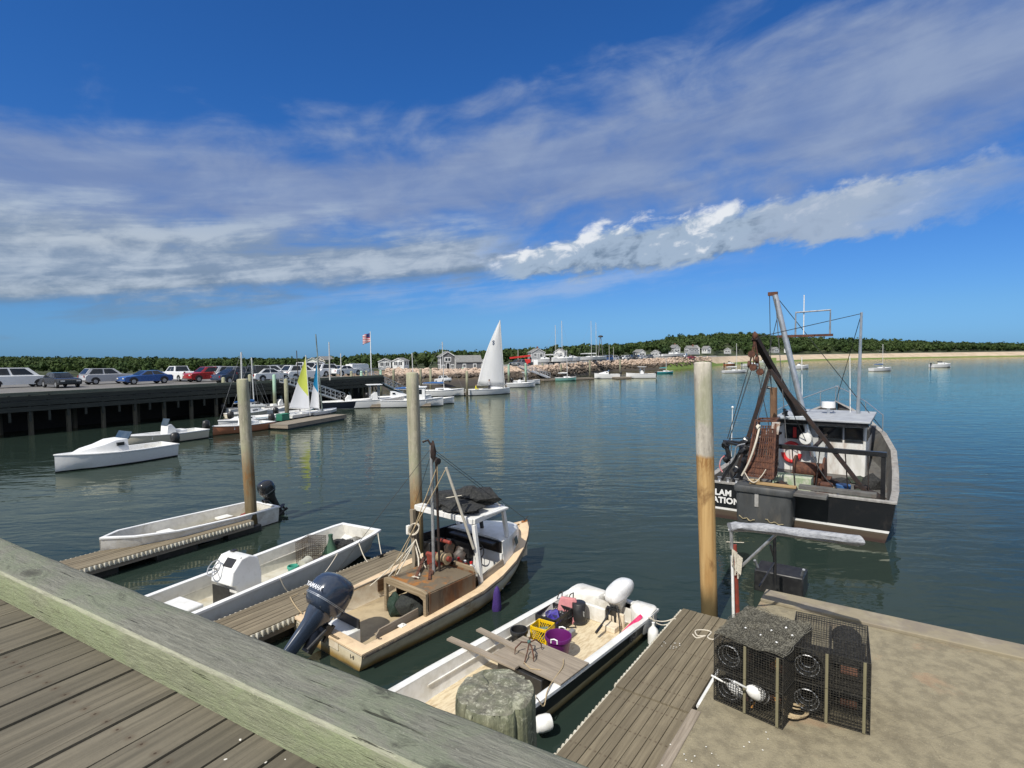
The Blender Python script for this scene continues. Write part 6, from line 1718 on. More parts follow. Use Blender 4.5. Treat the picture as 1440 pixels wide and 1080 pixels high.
# ---- white sailboat under sail, centre
s0, s1 = P0(658, 556), P0(717, 553.5)
hd = head(s0, s1); Ls = math.hypot(s1[0] - s0[0], s1[1] - s0[1])
cat = thing('sailboat', 'white sailboat under one tall white sail, its bow to the right', 'sailboat', s0, hd)
small_hull(cat, Ls, 2.3, .78, hw, white_paint, white_clean, sheer=.12, cockpit=(.08, .55))
g = MB(); rings = []
for x, w, h in ((.52, .62, .30), (.6, .62, .34), (.76, .42, .26), (.84, .2, .1)): rings.append([(Ls * x, -1.15 * w, .78), (Ls * x, -1.15 * w * .85, .78 + h), (Ls * x, 1.15 * w * .85, .78 + h), (Ls * x, 1.15 * w, .78)])
g.loft(rings); g.build('cabin', white_clean, cat, sharp=30)
def loc_in(root_p, rz, P): 
    d = Vector(P) - Vector(root_p); c, s_ = math.cos(-rz), math.sin(-rz)
    return Vector((d.x * c - d.y * s_, d.x * s_ + d.y * c, d.z))
dS = (s0[1] + s1[1]) / 2 + .6
mh, mf = loc_in(s0, hd, pixd(703, 450, dS)), loc_in(s0, hd, pixd(709.5, 543, dS))
fo_ = loc_in(s0, hd, pixd(671, 541, dS - .8))
ml = mf + (mf - mh).normalized() * .6
MB().tube([ml, mh], .06, 8).build('mast', MATS.get('mast_alu') or mat('mast_alu', (.62, .62, .60), .4), cat)
MB().tube([mf + Vector((-.05, 0, -.05)), fo_ + Vector((0, 0, -.05))], .05, 8).build('boom', MATS['mast_alu'], cat)
def sail(name, tack, headp, clew, roach, belly, m_, parent, n=14):
    g = MB(); vs = []; tack, headp, clew = Vector(tack), Vector(headp), Vector(clew)
    nrm = (clew - tack).cross(headp - tack).normalized()
    for i in range(n + 1):
        t = i / n; a = tack.lerp(headp, t); b_ = clew.lerp(headp, t) + (clew - tack).normalized() * roach * math.sin(math.pi * t)
        for j in range(n + 1):
            q = j / n; p = a.lerp(b_, q) + nrm * belly * math.sin(math.pi * min(q * 1.1, 1)) * (1 - t) ** .6 + nrm * .02 * mnoise.noise(Vector((i * .6, j * .5, 2)))
            vs.append(p)
    g.add(vs, [(i * (n + 1) + j, i * (n + 1) + j + 1, (i + 1) * (n + 1) + j + 1, (i + 1) * (n + 1) + j) for i in range(n) for j in range(n)])
    o = g.build(name, m_, parent, sharp=180); md = o.modifiers.new('solid', 'SOLIDIFY'); md.thickness = .012
    return o, nrm
def sailcloth(name, c):
    m, nt, b, o = new_mat(name)
    n1 = xnoise(mapping(o, (1.5, 1.5, .5)), 1, 4, .6)
    cc = xmix(sstep(n1, .4, .7) * .25, c, tuple(v * .8 for v in c))
    nt.links.new(cc.s, b.inputs['Base Color']); b.inputs['Roughness'].default_value = .6
    tr_ = nt.nodes.new('ShaderNodeBsdfTranslucent'); nt.links.new(cc.s, tr_.inputs[0])
    mx = nt.nodes.new('ShaderNodeMixShader'); mx.inputs[0].default_value = .3
    nt.links.new(b.outputs[0], mx.inputs[1]); nt.links.new(tr_.outputs[0], mx.inputs[2])
    nt.links.new(mx.outputs[0], nt.nodes['Material Output'].inputs[0])
    return m
sc_white = sailcloth('sailcloth_white', (.80, .80, .79))
sl, nr_ = sail('sail', mf, mh, fo_, .35, -.35, sc_white, cat)
g = MB(); g.tube([fo_ + Vector((0, 0, .1)), loc_in(s0, hd, pixd(706, 519, dS))], .02, 5); g.tube([loc_in(s0, hd, pixd(688, 536, dS)), loc_in(s0, hd, pixd(707, 524, dS))], .02, 5); g.build('reef_line', mat('line_grey', (.25, .25, .25), .7), cat)
text_mesh('sail_mark', 'S', .8, mat('mark_blue', (.06, .10, .18), .7), cat, loc_in(s0, hd, pixd(694, 482, dS - .45)), (R(90), 0, 0), ext=.01, offset=.02)
g = MB()
for y in (-.85, .85): g.tube([(Ls * .72, y * .7, .9), (Ls * .80, y * .55, 1.35), (Ls * .95, y * .2, 1.40), (Ls * .96, 0, 1.40)], .02, 5)
g.build('bow_rail', alu, cat)


def person(label, p, rz, pose, shirt, trousers, skin=(.42, .26, .18), hair=(.04, .03, .02), h=1.75, lower=0):
    """one continuous skinned figure; clothing colour follows height on the body"""
    s = h / 1.75
    t = thing('person', label, 'person', p, rz)
    if pose == 'stand':
        J = {'pel': (0, 0, .95), 'sp': (0, 0, 1.2), 'ch': (.01, 0, 1.38), 'nk': (.01, 0, 1.5), 'hd': (.03, 0, 1.6), 'ht': (.03, 0, 1.72)}
        for s_, k in ((1, 'l'), (-1, 'r')):
            J.update({'hip' + k: (0, s_ * .10, .90), 'kn' + k: (.03, s_ * .11, .50), 'an' + k: (0, s_ * .12, .09), 'to' + k: (.14, s_ * .13, .04), 'sh' + k: (0, s_ * .19, 1.40), 'el' + k: (.06, s_ * .27, 1.14), 'wr' + k: (.22, s_ * .22, 1.02), 'ha' + k: (.29, s_ * .20, 1.0)})
        waist = .93
    else:
        J = {'pel': (0, 0, .12), 'sp': (.02, 0, .36), 'ch': (.05, 0, .54), 'nk': (.07, 0, .67), 'hd': (.10, 0, .77), 'ht': (.10, 0, .89)}
        for s_, k in ((1, 'l'), (-1, 'r')):
            J.update({'hip' + k: (.05, s_ * .10, .11), 'kn' + k: (.46, s_ * .14, .14), 'an' + k: (.50, s_ * .14, -.28), 'to' + k: (.62, s_ * .15, -.33), 'sh' + k: (.05, s_ * .19, .56), 'el' + k: (.14, s_ * .27, .32), 'wr' + k: (.34, s_ * .18, .24), 'ha' + k: (.41, s_ * .16, .23)})
        waist = .17
    Rr_ = {'pel': .13, 'sp': .12, 'ch': .135, 'nk': .055, 'hd': .085, 'ht': .07}
    for k in 'lr': Rr_.update({'hip' + k: .09, 'kn' + k: .06, 'an' + k: .042, 'to' + k: .035, 'sh' + k: .062, 'el' + k: .046, 'wr' + k: .034, 'ha' + k: .03})
    E_ = [('pel', 'sp'), ('sp', 'ch'), ('ch', 'nk'), ('nk', 'hd'), ('hd', 'ht')]
    for k in 'lr': E_ += [('pel', 'hip' + k), ('hip' + k, 'kn' + k), ('kn' + k, 'an' + k), ('an' + k, 'to' + k), ('ch', 'sh' + k), ('sh' + k, 'el' + k), ('el' + k, 'wr' + k), ('wr' + k, 'ha' + k)]
    ks = list(J)
    me = bpy.data.meshes.new('body'); me.from_pydata([tuple(c * s for c in J[k]) for k in ks], [(ks.index(a), ks.index(b_)) for a, b_ in E_], [])
    o = bpy.data.objects.new('body', me); COL.objects.link(o); o.parent = t
    sm = o.modifiers.new('skin', 'SKIN'); o.modifiers.new('sub', 'SUBSURF').render_levels = 1
    for v, k in zip(me.skin_vertices[0].data, ks): v.radius = (Rr_[k] * s,) * 2; v.use_root = k == 'pel'
    nk = J['nk'][2] * s
    o.data.materials.append(banded('clothes_' + label[:12], [(-1, trousers), (waist * s, shirt, .01), (nk - .01, skin, .01)], 2, .8, .0, 5, .1))
    hx, hz = J['ht'][0] * s, J['ht'][2] * s
    g = MB(); g.blob((hx - .02, 0, hz + .0), (.10 * s, .088 * s, .075 * s), 1, .1, 2); g.build('hair', mat('hair' + label[:8], hair, .8), t)
    g = MB()
    for y in (-.03, .03): g.blob((hx + .075 * s, y, J['hd'][2] * s + .03), .012, 1, 0, 1)
    g.blob((hx + .09 * s, 0, J['hd'][2] * s + .0), (.02, .012, .025), 2, 0, 1)
    g.build('face', mat('face', (.3, .17, .12), .7), t)
    return t
CP = frame_point(Vector(s0), hd)
person('person standing in the white sailboat in a grey shirt and dark trousers', CP(Ls * .49, -.25, .42), hd + R(200), 'stand', (.32, .32, .34), (.02, .022, .03), h=1.7)
person('person in a yellow jacket sitting at the stern of the white sailboat', CP(Ls * .20, .35, .60), hd + R(-20), 'sit', (.66, .58, .02), (.05, .05, .06))

# ---- two small sailing dinghies by the near float
wA0 = P0(405, 605); wA1 = P0(487.5, 589.5)
fh = head(wA0, wA1); fl_ = math.hypot(wA1[0] - wA0[0], wA1[1] - wA0[1])
fu, fn = Vector((math.cos(fh), math.sin(fh), 0)), Vector((-math.sin(fh), math.cos(fh), 0))
def far_float(label, a, b_, W, zt=.38, side=1):
    hd = head(a, b_); L = math.hypot(b_[0] - a[0], b_[1] - a[1]); n = Vector((-math.sin(hd), math.cos(hd), 0)) * (W / 2 * side)
    t = thing('floating_dock', label, 'dock', (a[0] + n.x, a[1] + n.y, 0), hd, 'floating docks')
    g = MB(); g.box((L / 2, 0, zt - .04), (L, W, .08)); g.build('deck', far_dock_wood, t)
    g = MB(); g.box((L / 2, 0, zt - .19), (L - .02, W - .02, .22)); g.build('frame', grey_wood_x, t)
    g = MB(); g.box((L / 2, 0, -.02), (L - .3, W - .3, .26)); g.build('float', black_plastic, t)
    return t
far_float('grey float with the yellow and blue sailing dinghies on it', wA0, wA1, 1.9, .42)
def dinghy(label, p, hd, hm, mastp, lean, sailspec, L=4.2):
    t = thing('sailing_dinghy', label, 'sailboat', p, hd, 'sailing dinghies on the float')
    st = small_hull(t, L, 1.35, .34, hm, white_paint, white_clean, sheer=.1, cockpit=(.2, .45))
    return t
sy = sailcloth('sailcloth_yellow', (.62, .68, .12)); sb = sailcloth('sailcloth_blue', (.01, .26, .50)); sw = sailcloth('sailcloth_dinghy_white', (.76, .77, .80))
def sail2(root, rp, rz, dist, tack, headp, clew, cut, m_top, m_low, belly):
    A, B_, C = (loc_in(rp, rz, pixd(q[0], q[1], dist)) for q in (tack, headp, clew))
    n = 44; g = MB(); vs = []; mi = []
    nrm = (C - A).cross(B_ - A).normalized()
    for i in range(n + 1):
        t = i / n; a = A.lerp(B_, t); b_ = C.lerp(B_, t)
        for j in range(n + 1):
            q = j / n; vs.append(a.lerp(b_, q) + nrm * belly * math.sin(math.pi * q) * (1 - t) ** .6)
    fs = []
    for i in range(n):
        for j in range(n):
            fs.append((i * (n + 1) + j, i * (n + 1) + j + 1, (i + 1) * (n + 1) + j + 1, (i + 1) * (n + 1) + j)); mi.append(0 if (i + .5) / n > cut(1 - (j + .5) / n) else 1)
    g.add(vs, fs); g.m = mi
    o = g.build('sail', [m_top, m_low], root, sharp=180); md = o.modifiers.new('solid', 'SOLIDIFY'); md.thickness = .012
    return A, B_, C
dD = 46.5
pd1 = pixd(404, 590, 45.2); h1 = fh
d1 = thing('sailing_dinghy', 'sailing dinghy with a yellow and white triangular sail', 'sailboat', (pd1.x, pd1.y, .43), fh, 'sailing dinghies on the float')
small_hull(d1, 3.9, 1.3, .32, hw, white_paint, white_clean, sheer=.1, cockpit=(.2, .45))
A, B_, C = sail2(d1, (pd1.x, pd1.y, .43), fh, dD, (435.5, 575.5), (430, 501), (406.5, 574), lambda q: .40 - .16 * q + .10 * (1 - q), sy, sw, .12)
MB().tube([A + (A - B_).normalized() * .5, B_ + (B_ - A).normalized() * .1], .035, 8).build('mast', MATS['mast_alu'], d1)
MB().tube([A, C], .025, 6).build('boom', MATS['mast_alu'], d1)
pd2 = pixd(437, 587, 47.5)
d2_ = thing('sailing_dinghy', 'sailing dinghy with a blue and white sail beside the yellow one', 'sailboat', (pd2.x, pd2.y, .43), fh, 'sailing dinghies on the float')
small_hull(d2_, 3.6, 1.3, .32, hw, white_paint, white_clean, sheer=.1, cockpit=(.2, .45))
A, B_, C = sail2(d2_, (pd2.x, pd2.y, .43), fh, 49.0, (449, 575), (446, 506), (435.5, 574), lambda q: .32 + .16 * (1 - q), sb, sw, .10)
MB().tube([A + (A - B_).normalized() * .6, B_], .035, 8).build('mast', MATS['mast_alu'], d2_)
# lone spars and poles over there
def spar(label, a, b_, dist, r_, m_, zfoot=None, name='mast_pole'):
    p, q = pixd(b_[0], b_[1], dist), pixd(a[0], a[1], dist)
    if zfoot is not None: p = p + (p - q).normalized() * max(0, p.z - zfoot)
    return tag(MB().tube([Vector((0, 0, 0)), q - p], [r_, r_ * .8], 8).build(name, m_, loc=p), label, 'pole')
spar('tall dark leaning pole rising beside the blue sail', (444, 470), (454, 586), 48.6, .06, mat('dark_pole', (.07, .085, .075), .6, (.3, .36, .33), 2, stretch=(1, 1, .3)), .3)
spar('thin dark pole left of the yellow sail', (417, 493), (420, 545), 52, .05, mat('dark_pole2', (.06, .05, .04), .7), -.5)
# ---- greenish far piles
fp_wood = banded('far_pile_wood', [(-9, (.05, .045, .03)), (4.6, (.12, .11, .07), .5), (5.9, (.30, .30, .20), .7)], 2, .9, .3, 3, .3)
fp_green = banded('far_pile_green', [(-9, (.05, .05, .035)), (4.6, (.16, .17, .11), .4), (6.0, (.33, .50, .38), .7)], 2, .9, .25, 3, .2)
FPL = [(316, 531, 583, 0, 'leftmost far pile, cut by the frame edge of the wharf'), (353, 527, 579, 0, 'grey far pile by the dark cars on the wharf'), (387, 527, 578, 1, 'pale green topped pile in front of the white saloon car'), (404, 533, 593, 0, 'brown pile standing at the corner of the near float'), (418, 525, 570, 0, 'thin pile behind the yellow sail at the wharf gangway'),
       (457, 527, 560, 1, 'green topped pile just right of the blue sail'), (472, 523, 556, 0, 'pale pile in front of the long wharf face'), (495, 522, 563, 0, 'pale pile below the white covered truck'), (509, 522, 562, 1, 'green topped pile at the corner of the wharf'), (516.5, 521, 560, 0, 'pale pile at the head of the second gangway'), (536, 521, 556, 1, 'green topped pile in front of the pale rocks, left'), (554, 520, 549, 0, 'pale pile in front of the pale rocks, right'),
       (592, 519, 547, 0, 'pile behind the mast of the blue covered sailboat'), (606, 519, 556, 0, 'dark footed pile beside the blue covered sailboat'), (631.5, 517, 533, 1, 'mint topped pile in front of the grey shingle house door'), (651, 517, 536, 1, 'mint topped pile in front of the shingle house wing'), (657, 522, 557, 0, 'slim pile at the stern of the white sailboat'), (671, 516, 527, 1, 'mint topped pile just left of the big white sail'),
       (715.5, 513, 541, 1, 'mint topped pile just right of the big white sail'), (739.5, 511, 541, 1, 'tall mint topped pile standing by the black float'), (763, 511, 531, 0, 'pale pile at the foot of the long gangway'), (789, 512, 532, 0, 'pale pile behind the green sailboat'), (829.5, 507, 532, 0, 'pale pile left of the white motor cruiser'), (872, 505, 530, 0, 'pale pile between the two white motorboats'), (920, 504, 519, 0, 'pale pile in front of the far stone bank')]
for px, y0, y1, gr, lab in FPL:
    b_ = pix(px, y1, 0); top = pixd(px, y0, b_.y)
    t = thing('wooden_pile', lab, 'pile', (b_.x, b_.y, -4), 0, 'far mooring piles')
    g = MB(); r_ = .17 if b_.y < 80 else .20
    H_ = top.z + 4
    g.lathe([(r_ * 1.08, 0), (r_ * 1.04, H_ * .5), (r_, H_ - .05), (r_ * .7, H_ + .02), (.02, H_ + .05)], 12)
    g.build('shaft', fp_green if gr else fp_wood, t)

# ------------------------------------------------------------------ the wharf across the water
W1 = Vector((-16.2, 70.1, 0)); wv_ = Vector((10.65, 16.6, 0)).normalized(); WL = 52
W0 = W1 - wv_ * WL; WHA = math.atan2(wv_.y, wv_.x); wn_ = Vector((-wv_.y, wv_.x, 0))
wh = thing('wharf', 'long dark timber wharf on piles with parked cars on its deck', 'wharf', W0, WHA)
WZ = 2.9
g = MB(); g.box((WL / 2, 16, WZ - .2), (WL, 32, .4)); g.build('deck', mat('wharf_asphalt', (.16, .155, .145), .9, (.12, .115, .11), 1), wh)
g = MB(); g.box((WL / 2, .16, WZ + .13), (WL - .02, .3, .26)); g.build('curb_beam', wood('wharf_beam', (.15, .165, .13), (.09, .1, .08), 0, rough=.9), wh)
g = MB()
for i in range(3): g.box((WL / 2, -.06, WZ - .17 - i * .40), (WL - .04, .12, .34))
for x in np.arange(.6, WL, 1.15): g.box((x, -.02, WZ - .9), (.14, .14, 1.5 + .5 * ((x * 7) % 1)))
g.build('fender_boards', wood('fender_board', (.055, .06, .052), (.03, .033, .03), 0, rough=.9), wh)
g = MB(); g.box((WL / 2, 4.2, .3), (WL - .1, .2, 4.8)); g.build('bulkhead', mat('wharf_void_shade', (.018, .017, .015), .9), wh)  # back wall coloured near black as the shade of the void under the deck
wp = wood('wharf_pile', (.11, .10, .075), (.06, .055, .04), 2, rough=.9)
for i, x in enumerate(np.arange(.7, WL, 2.3)):
    MB().tube([(x, .25, -3), (x, .25, WZ - .4)], .17, 8).build('pile', wp, wh)
for i, x in enumerate(np.arange(1.8, WL, 4.6)): MB().tube([(x, 2.3, -3), (x, 2.3, WZ - .4)], .17, 8).build('pile', wp, wh)
g = MB()
for x in np.arange(WL - 6, WL, 1.5): g.tube([(x, .3, WZ + .2), (x, .3, WZ + 1.1)], .03, 6)
for z in (.65, 1.1): g.tube([(WL - 6, .3, WZ + z), (WL - .2, .3, WZ + z)], .03, 6)
g.build('end_railing', grey_metal, wh)
def WH(x, y, z=WZ): 
    p = W0 + wv_ * x + wn_ * y; return Vector((p.x, p.y, z))
def wharf_x(px, yoff):
    """distance along the wharf where a photo column crosses a line parallel to its edge"""
    T = (px - 720) / 780; o_ = W0 + wn_ * yoff
    return (T * o_.y - o_.x) / (wv_.x - T * wv_.y)

# ---- vehicles
def paint(nm, c): return mat('car_' + nm, c, .28, tuple(v * .95 for v in c), 2, coat=.6)
cw, cs, cb, cn_, cr, cg, cblue = paint('white', (.74, .75, .75)), paint('silver', (.42, .43, .45)), paint('black', (.014, .015, .017)), paint('navy', (.02, .03, .06)), paint('red', (.32, .02, .02)), paint('grey', (.12, .13, .14)), paint('blue', (.03, .09, .28))
CARPROF = {
    'suv': (4.6, 1.85, [(0, .45), (0, .85), (.12, 1.0), (1.1, 1.06), (1.75, 1.08), (4.35, 1.08), (4.55, .9), (4.6, .5)], [(1.15, 1.06), (1.85, 1.66), (4.0, 1.70), (4.5, 1.08)]),
    'sedan': (4.7, 1.78, [(0, .4), (0, .72), (.15, .84), (1.3, .95), (3.9, .98), (4.6, .93), (4.7, .7), (4.7, .42)], [(1.35, .94), (2.1, 1.40), (3.3, 1.42), (4.1, .97)]),
    'pickup': (5.4, 1.9, [(0, .5), (0, .95), (.12, 1.08), (1.3, 1.13), (5.3, 1.13), (5.4, 1.05), (5.4, .55)], [(1.35, 1.12), (1.95, 1.75), (3.25, 1.77), (3.45, 1.12)]),
    'van': (5.0, 1.95, [(0, .45), (0, .9), (.2, 1.05), (.8, 1.15), (4.9, 1.2), (5.0, 1.0), (5.0, .5)], [(.8, 1.14), (1.6, 1.9), (4.85, 1.95), (4.95, 1.18)]),
}
def car(label, p, rz, kind, m_, group='cars parked on the wharf', name='parked_car'):
    L, W, body, cab = CARPROF[kind]
    t = thing(name, label, {'pickup': 'pickup truck', 'van': 'van'}.get(kind, 'car'), p, rz, group)
    g = MB(); hb = W / 2
    # body: side outline carried across the width with a rounded shoulder
    def section(y, k): return [((x - L / 2) * (1 - k * .02), y, (z if z < .6 else .6 + (z - .6) * (1 - k * .10))) for x, z in body] + [((L / 2 - .25), y, .30), (-L / 2 + .25, y, .30)]
    g.loft([section(-hb, 1), section(-hb + .10, 0), section(hb - .10, 0), section(hb, 1)])
    g.build('body', m_, t, sharp=35)
    g = MB()
    def cabs(y, k): return [(x - L / 2 + (k * .05 if i < 2 else -k * .05), y, z) for i, (x, z) in enumerate(cab)]
    lo, hi = hb - .08, hb - .26
    A = [(cab[0][0] - L / 2, -lo, cab[0][1]), (cab[1][0] - L / 2, -hi, cab[1][1]), (cab[2][0] - L / 2, -hi, cab[2][1]), (cab[3][0] - L / 2, -lo, cab[3][1])]
    B_ = [(x, -y, z) for x, y, z in A]
    g.loft([A, B_]); g.build('cabin', m_, t, sharp=30)
    # glass laid a little proud of the cabin
    g = MB()
    for Q in (A, B_):
        s_ = -1 if Q is A else 1; c = [Vector(v) for v in Q]; cen = sum(c, Vector()) / 4
        q = [cen + (v - cen) * .80 + Vector((0, s_ * .012, 0)) for v in c]
        for v in q: v.y += s_ * .0
        mid0, mid1 = q[0].lerp(q[3], .48), q[1].lerp(q[2], .44); mid2, mid3 = q[0].lerp(q[3], .54), q[1].lerp(q[2], .50)
        g.prism([q[0], mid0, mid1, q[1]], (0, s_ * .01, 0)); g.prism([mid2, q[3], q[2], mid3], (0, s_ * .01, 0))
    for i, j, sx in ((0, 1, -1), (3, 2, 1)):
        c = [Vector(A[i]), Vector(B_[i]), Vector(B_[j]), Vector(A[j])]; cen = sum(c, Vector()) / 4
        g.prism([cen + (v - cen) * .84 + Vector((sx * .014, 0, .008)) for v in c], (sx * .008, 0, .004))
    g.build('window', glass_dark, t)
    for x in (-L / 2 + .85, L / 2 - .95):
        for s_ in (-1, 1):
            w = MB().lathe([(.05, -.10), (.30, -.10), (.34, -.06), (.34, .06), (.30, .10), (.05, .10)], 16, (x, s_ * (hb - .09), .34), 1).build('wheel', tyre, t)
            MB().lathe([(.02, -.105), (.2, -.105), (.2, .105), (.02, .105)], 10, (x, s_ * (hb - .09), .34), 1).build('rim', grey_metal, w)
            MB().prism([(x + .43 * math.cos(q), s_ * (hb - .012), .36 + .43 * math.sin(q)) for q in [math.pi * k / 10 for k in range(11)]], (0, s_ * .014, 0)).build('wheel_arch', black_plastic, t)
    for s_ in (-1, 1):
        MB().box((-L / 2 - .005, s_ * (hb - .28), body[1][1] - .06), (.03, .32, .13)).build('headlight', mat('lamp_glass', (.6, .6, .58), .15), t)
        MB().box((L / 2 + .005, s_ * (hb - .2), body[-2][1] - .02 if kind != 'sedan' else .74), (.03, .16, .2)).build('taillight', mat('tail_red', (.35, .01, .01), .25), t)
    return t
WC = [(333, 3.6, 'navy dark hatchback at the left end of the wharf row', 'sedan', cn_), (347, 4.6, 'silver roofed dark car behind the navy hatchback', 'suv', cg), (361, 3.6, 'black pickup truck parked behind the grey pile', 'pickup', cb), (378, 3.4, 'white saloon car beside the black pickup', 'sedan', cw), (381, 9.5, 'white estate car parked in the second row behind the saloon', 'suv', cw), (424, 3.4, 'large white SUV by the wharf gangway', 'suv', cw),
      (325, 10.5, 'silver car in the second row at the far left', 'suv', cs), (352, 13, 'white car in the third row above the black pickup', 'sedan', cw), (404, 11, 'grey car in the second row left of the white SUV', 'suv', cg), (443, 13, 'white van behind the yellow sail', 'van', cw), (463, 10, 'white car behind the blue sail', 'suv', cw), (474, 14, 'silver car right of the blue sail', 'sedan', cs), (486, 9, 'white car left of the white covered truck', 'sedan', cw)]
for px, yo, lab, kd, m_ in WC: car(lab, WH(wharf_x(px, yo), yo), WHA + R(180) + R(random.uniform(-4, 4)), kd, m_)
for i, (px, lab, kd, m_) in enumerate(((292, 'dark red car parked left of the navy hatchback', 'suv', cr), (252, 'white pickup parked further left on the wharf', 'pickup', cw), (205, 'blue saloon parked further left on the wharf', 'sedan', cblue), (150, 'silver SUV near the left end of the wharf', 'suv', cs), (85, 'black saloon near the left end of the wharf', 'sedan', cb), (20, 'white van at the left end of the wharf', 'van', cw))):
    yo_ = 11 + (i * 5) % 9
    car(lab, WH(wharf_x(px, yo_), yo_), WHA + R(180) * (i % 2) + R(90) * (i % 3 == 1), kd, m_)
# white covered truck at the wharf end
tk = thing('covered_truck', 'white covered truck at the right end of the wharf', 'truck', WH(wharf_x(503, 9), 9), WHA + R(180))
tk.scale = (.62, .62, .62)
MB().loft([[(x, -1.1, z) for x, z in ((-2.6, .8), (-2.4, 2.3), (-1.9, 2.6), (2.4, 2.5), (2.6, .8))], [(x, 1.1, z) for x, z in ((-2.6, .8), (-2.4, 2.3), (-1.9, 2.6), (2.4, 2.5), (2.6, .8))]]).build('cargo_box', white_clean, tk, sharp=30)
g = MB(); g.prism([(2.65, -1.0, .7), (2.65, -1.0, 2.0), (3.2, -1.0, 2.0), (4.2, -1.0, 1.4), (4.4, -1.0, .7)], (0, 2, 0)); g.build('cab', white_clean, tk)
g = MB(); g.box((.6, 0, .72), (7.2, 1.9, .16)); g.build('chassis', black_plastic, tk)
for x in (-1.6, 3.4):
    for s_ in (-1, 1): MB().lathe([(.05, -.14), (.4, -.14), (.45, -.08), (.45, .08), (.4, .14), (.05, .14)], 14, (x, s_ * .95, .45), 1).build('wheel', tyre, tk)
g = MB(); g.box((1.5, 0, 2.62), (1.2, .8, .25)); g.build('roof_unit', grey_metal, tk)

# ---- gangways with rails
def gangway(label, a, b_, W=1.3, rail=1.0):
    a, b_ = Vector(a), Vector(b_); d = b_ - a; n = Vector((-d.y, d.x, 0)).normalized() * (W / 2)
    t = thing('gangway', label, 'gangway', a, 0, 'gangways')
    MB().bar(Vector(), d, W, .10).build('walkway', grey_metal, t)
    for s_ in (-1, 1):
        g = MB(); o_ = n * s_; N = max(6, int(d.length / 1.2)); up = Vector((0, 0, rail))
        g.bar(o_ + up, o_ + d + up, .06, .06); g.bar(o_ + up * .5, o_ + d + up * .5, .04, .04); g.bar(o_ + Vector((0, 0, .08)), o_ + d + Vector((0, 0, .08)), .07, .14)
        for i in range(N + 1):
            p = o_ + d * (i / N); g.bar(p, p + up, .045, .045)
            if i < N: g.bar(p, o_ + d * ((i + 1) / N) + up, .03, .03)
        g.build('railing', alu, t)
    return t
ga = pixd(396, 538, 56.5); ga.z = 2.95; gb = pixd(482, 566, 60.5); gb.z = .55
gangway('silver gangway sloping down behind the yellow and blue sails', ga, gb)
ga = pixd(513, 526, 71); ga.z = 3.0; gb = pixd(563, 545, 74.5); gb.z = .55
gangway('silver gangway sloping down from the right end of the wharf', ga, gb)
ga = pixd(730, 519, 120); ga.z = 3.0; gb = pixd(772, 530, 117); gb.z = .6
gangway('long silver gangway below the big stone bank, right of the white sail', ga, gb, 1.6)

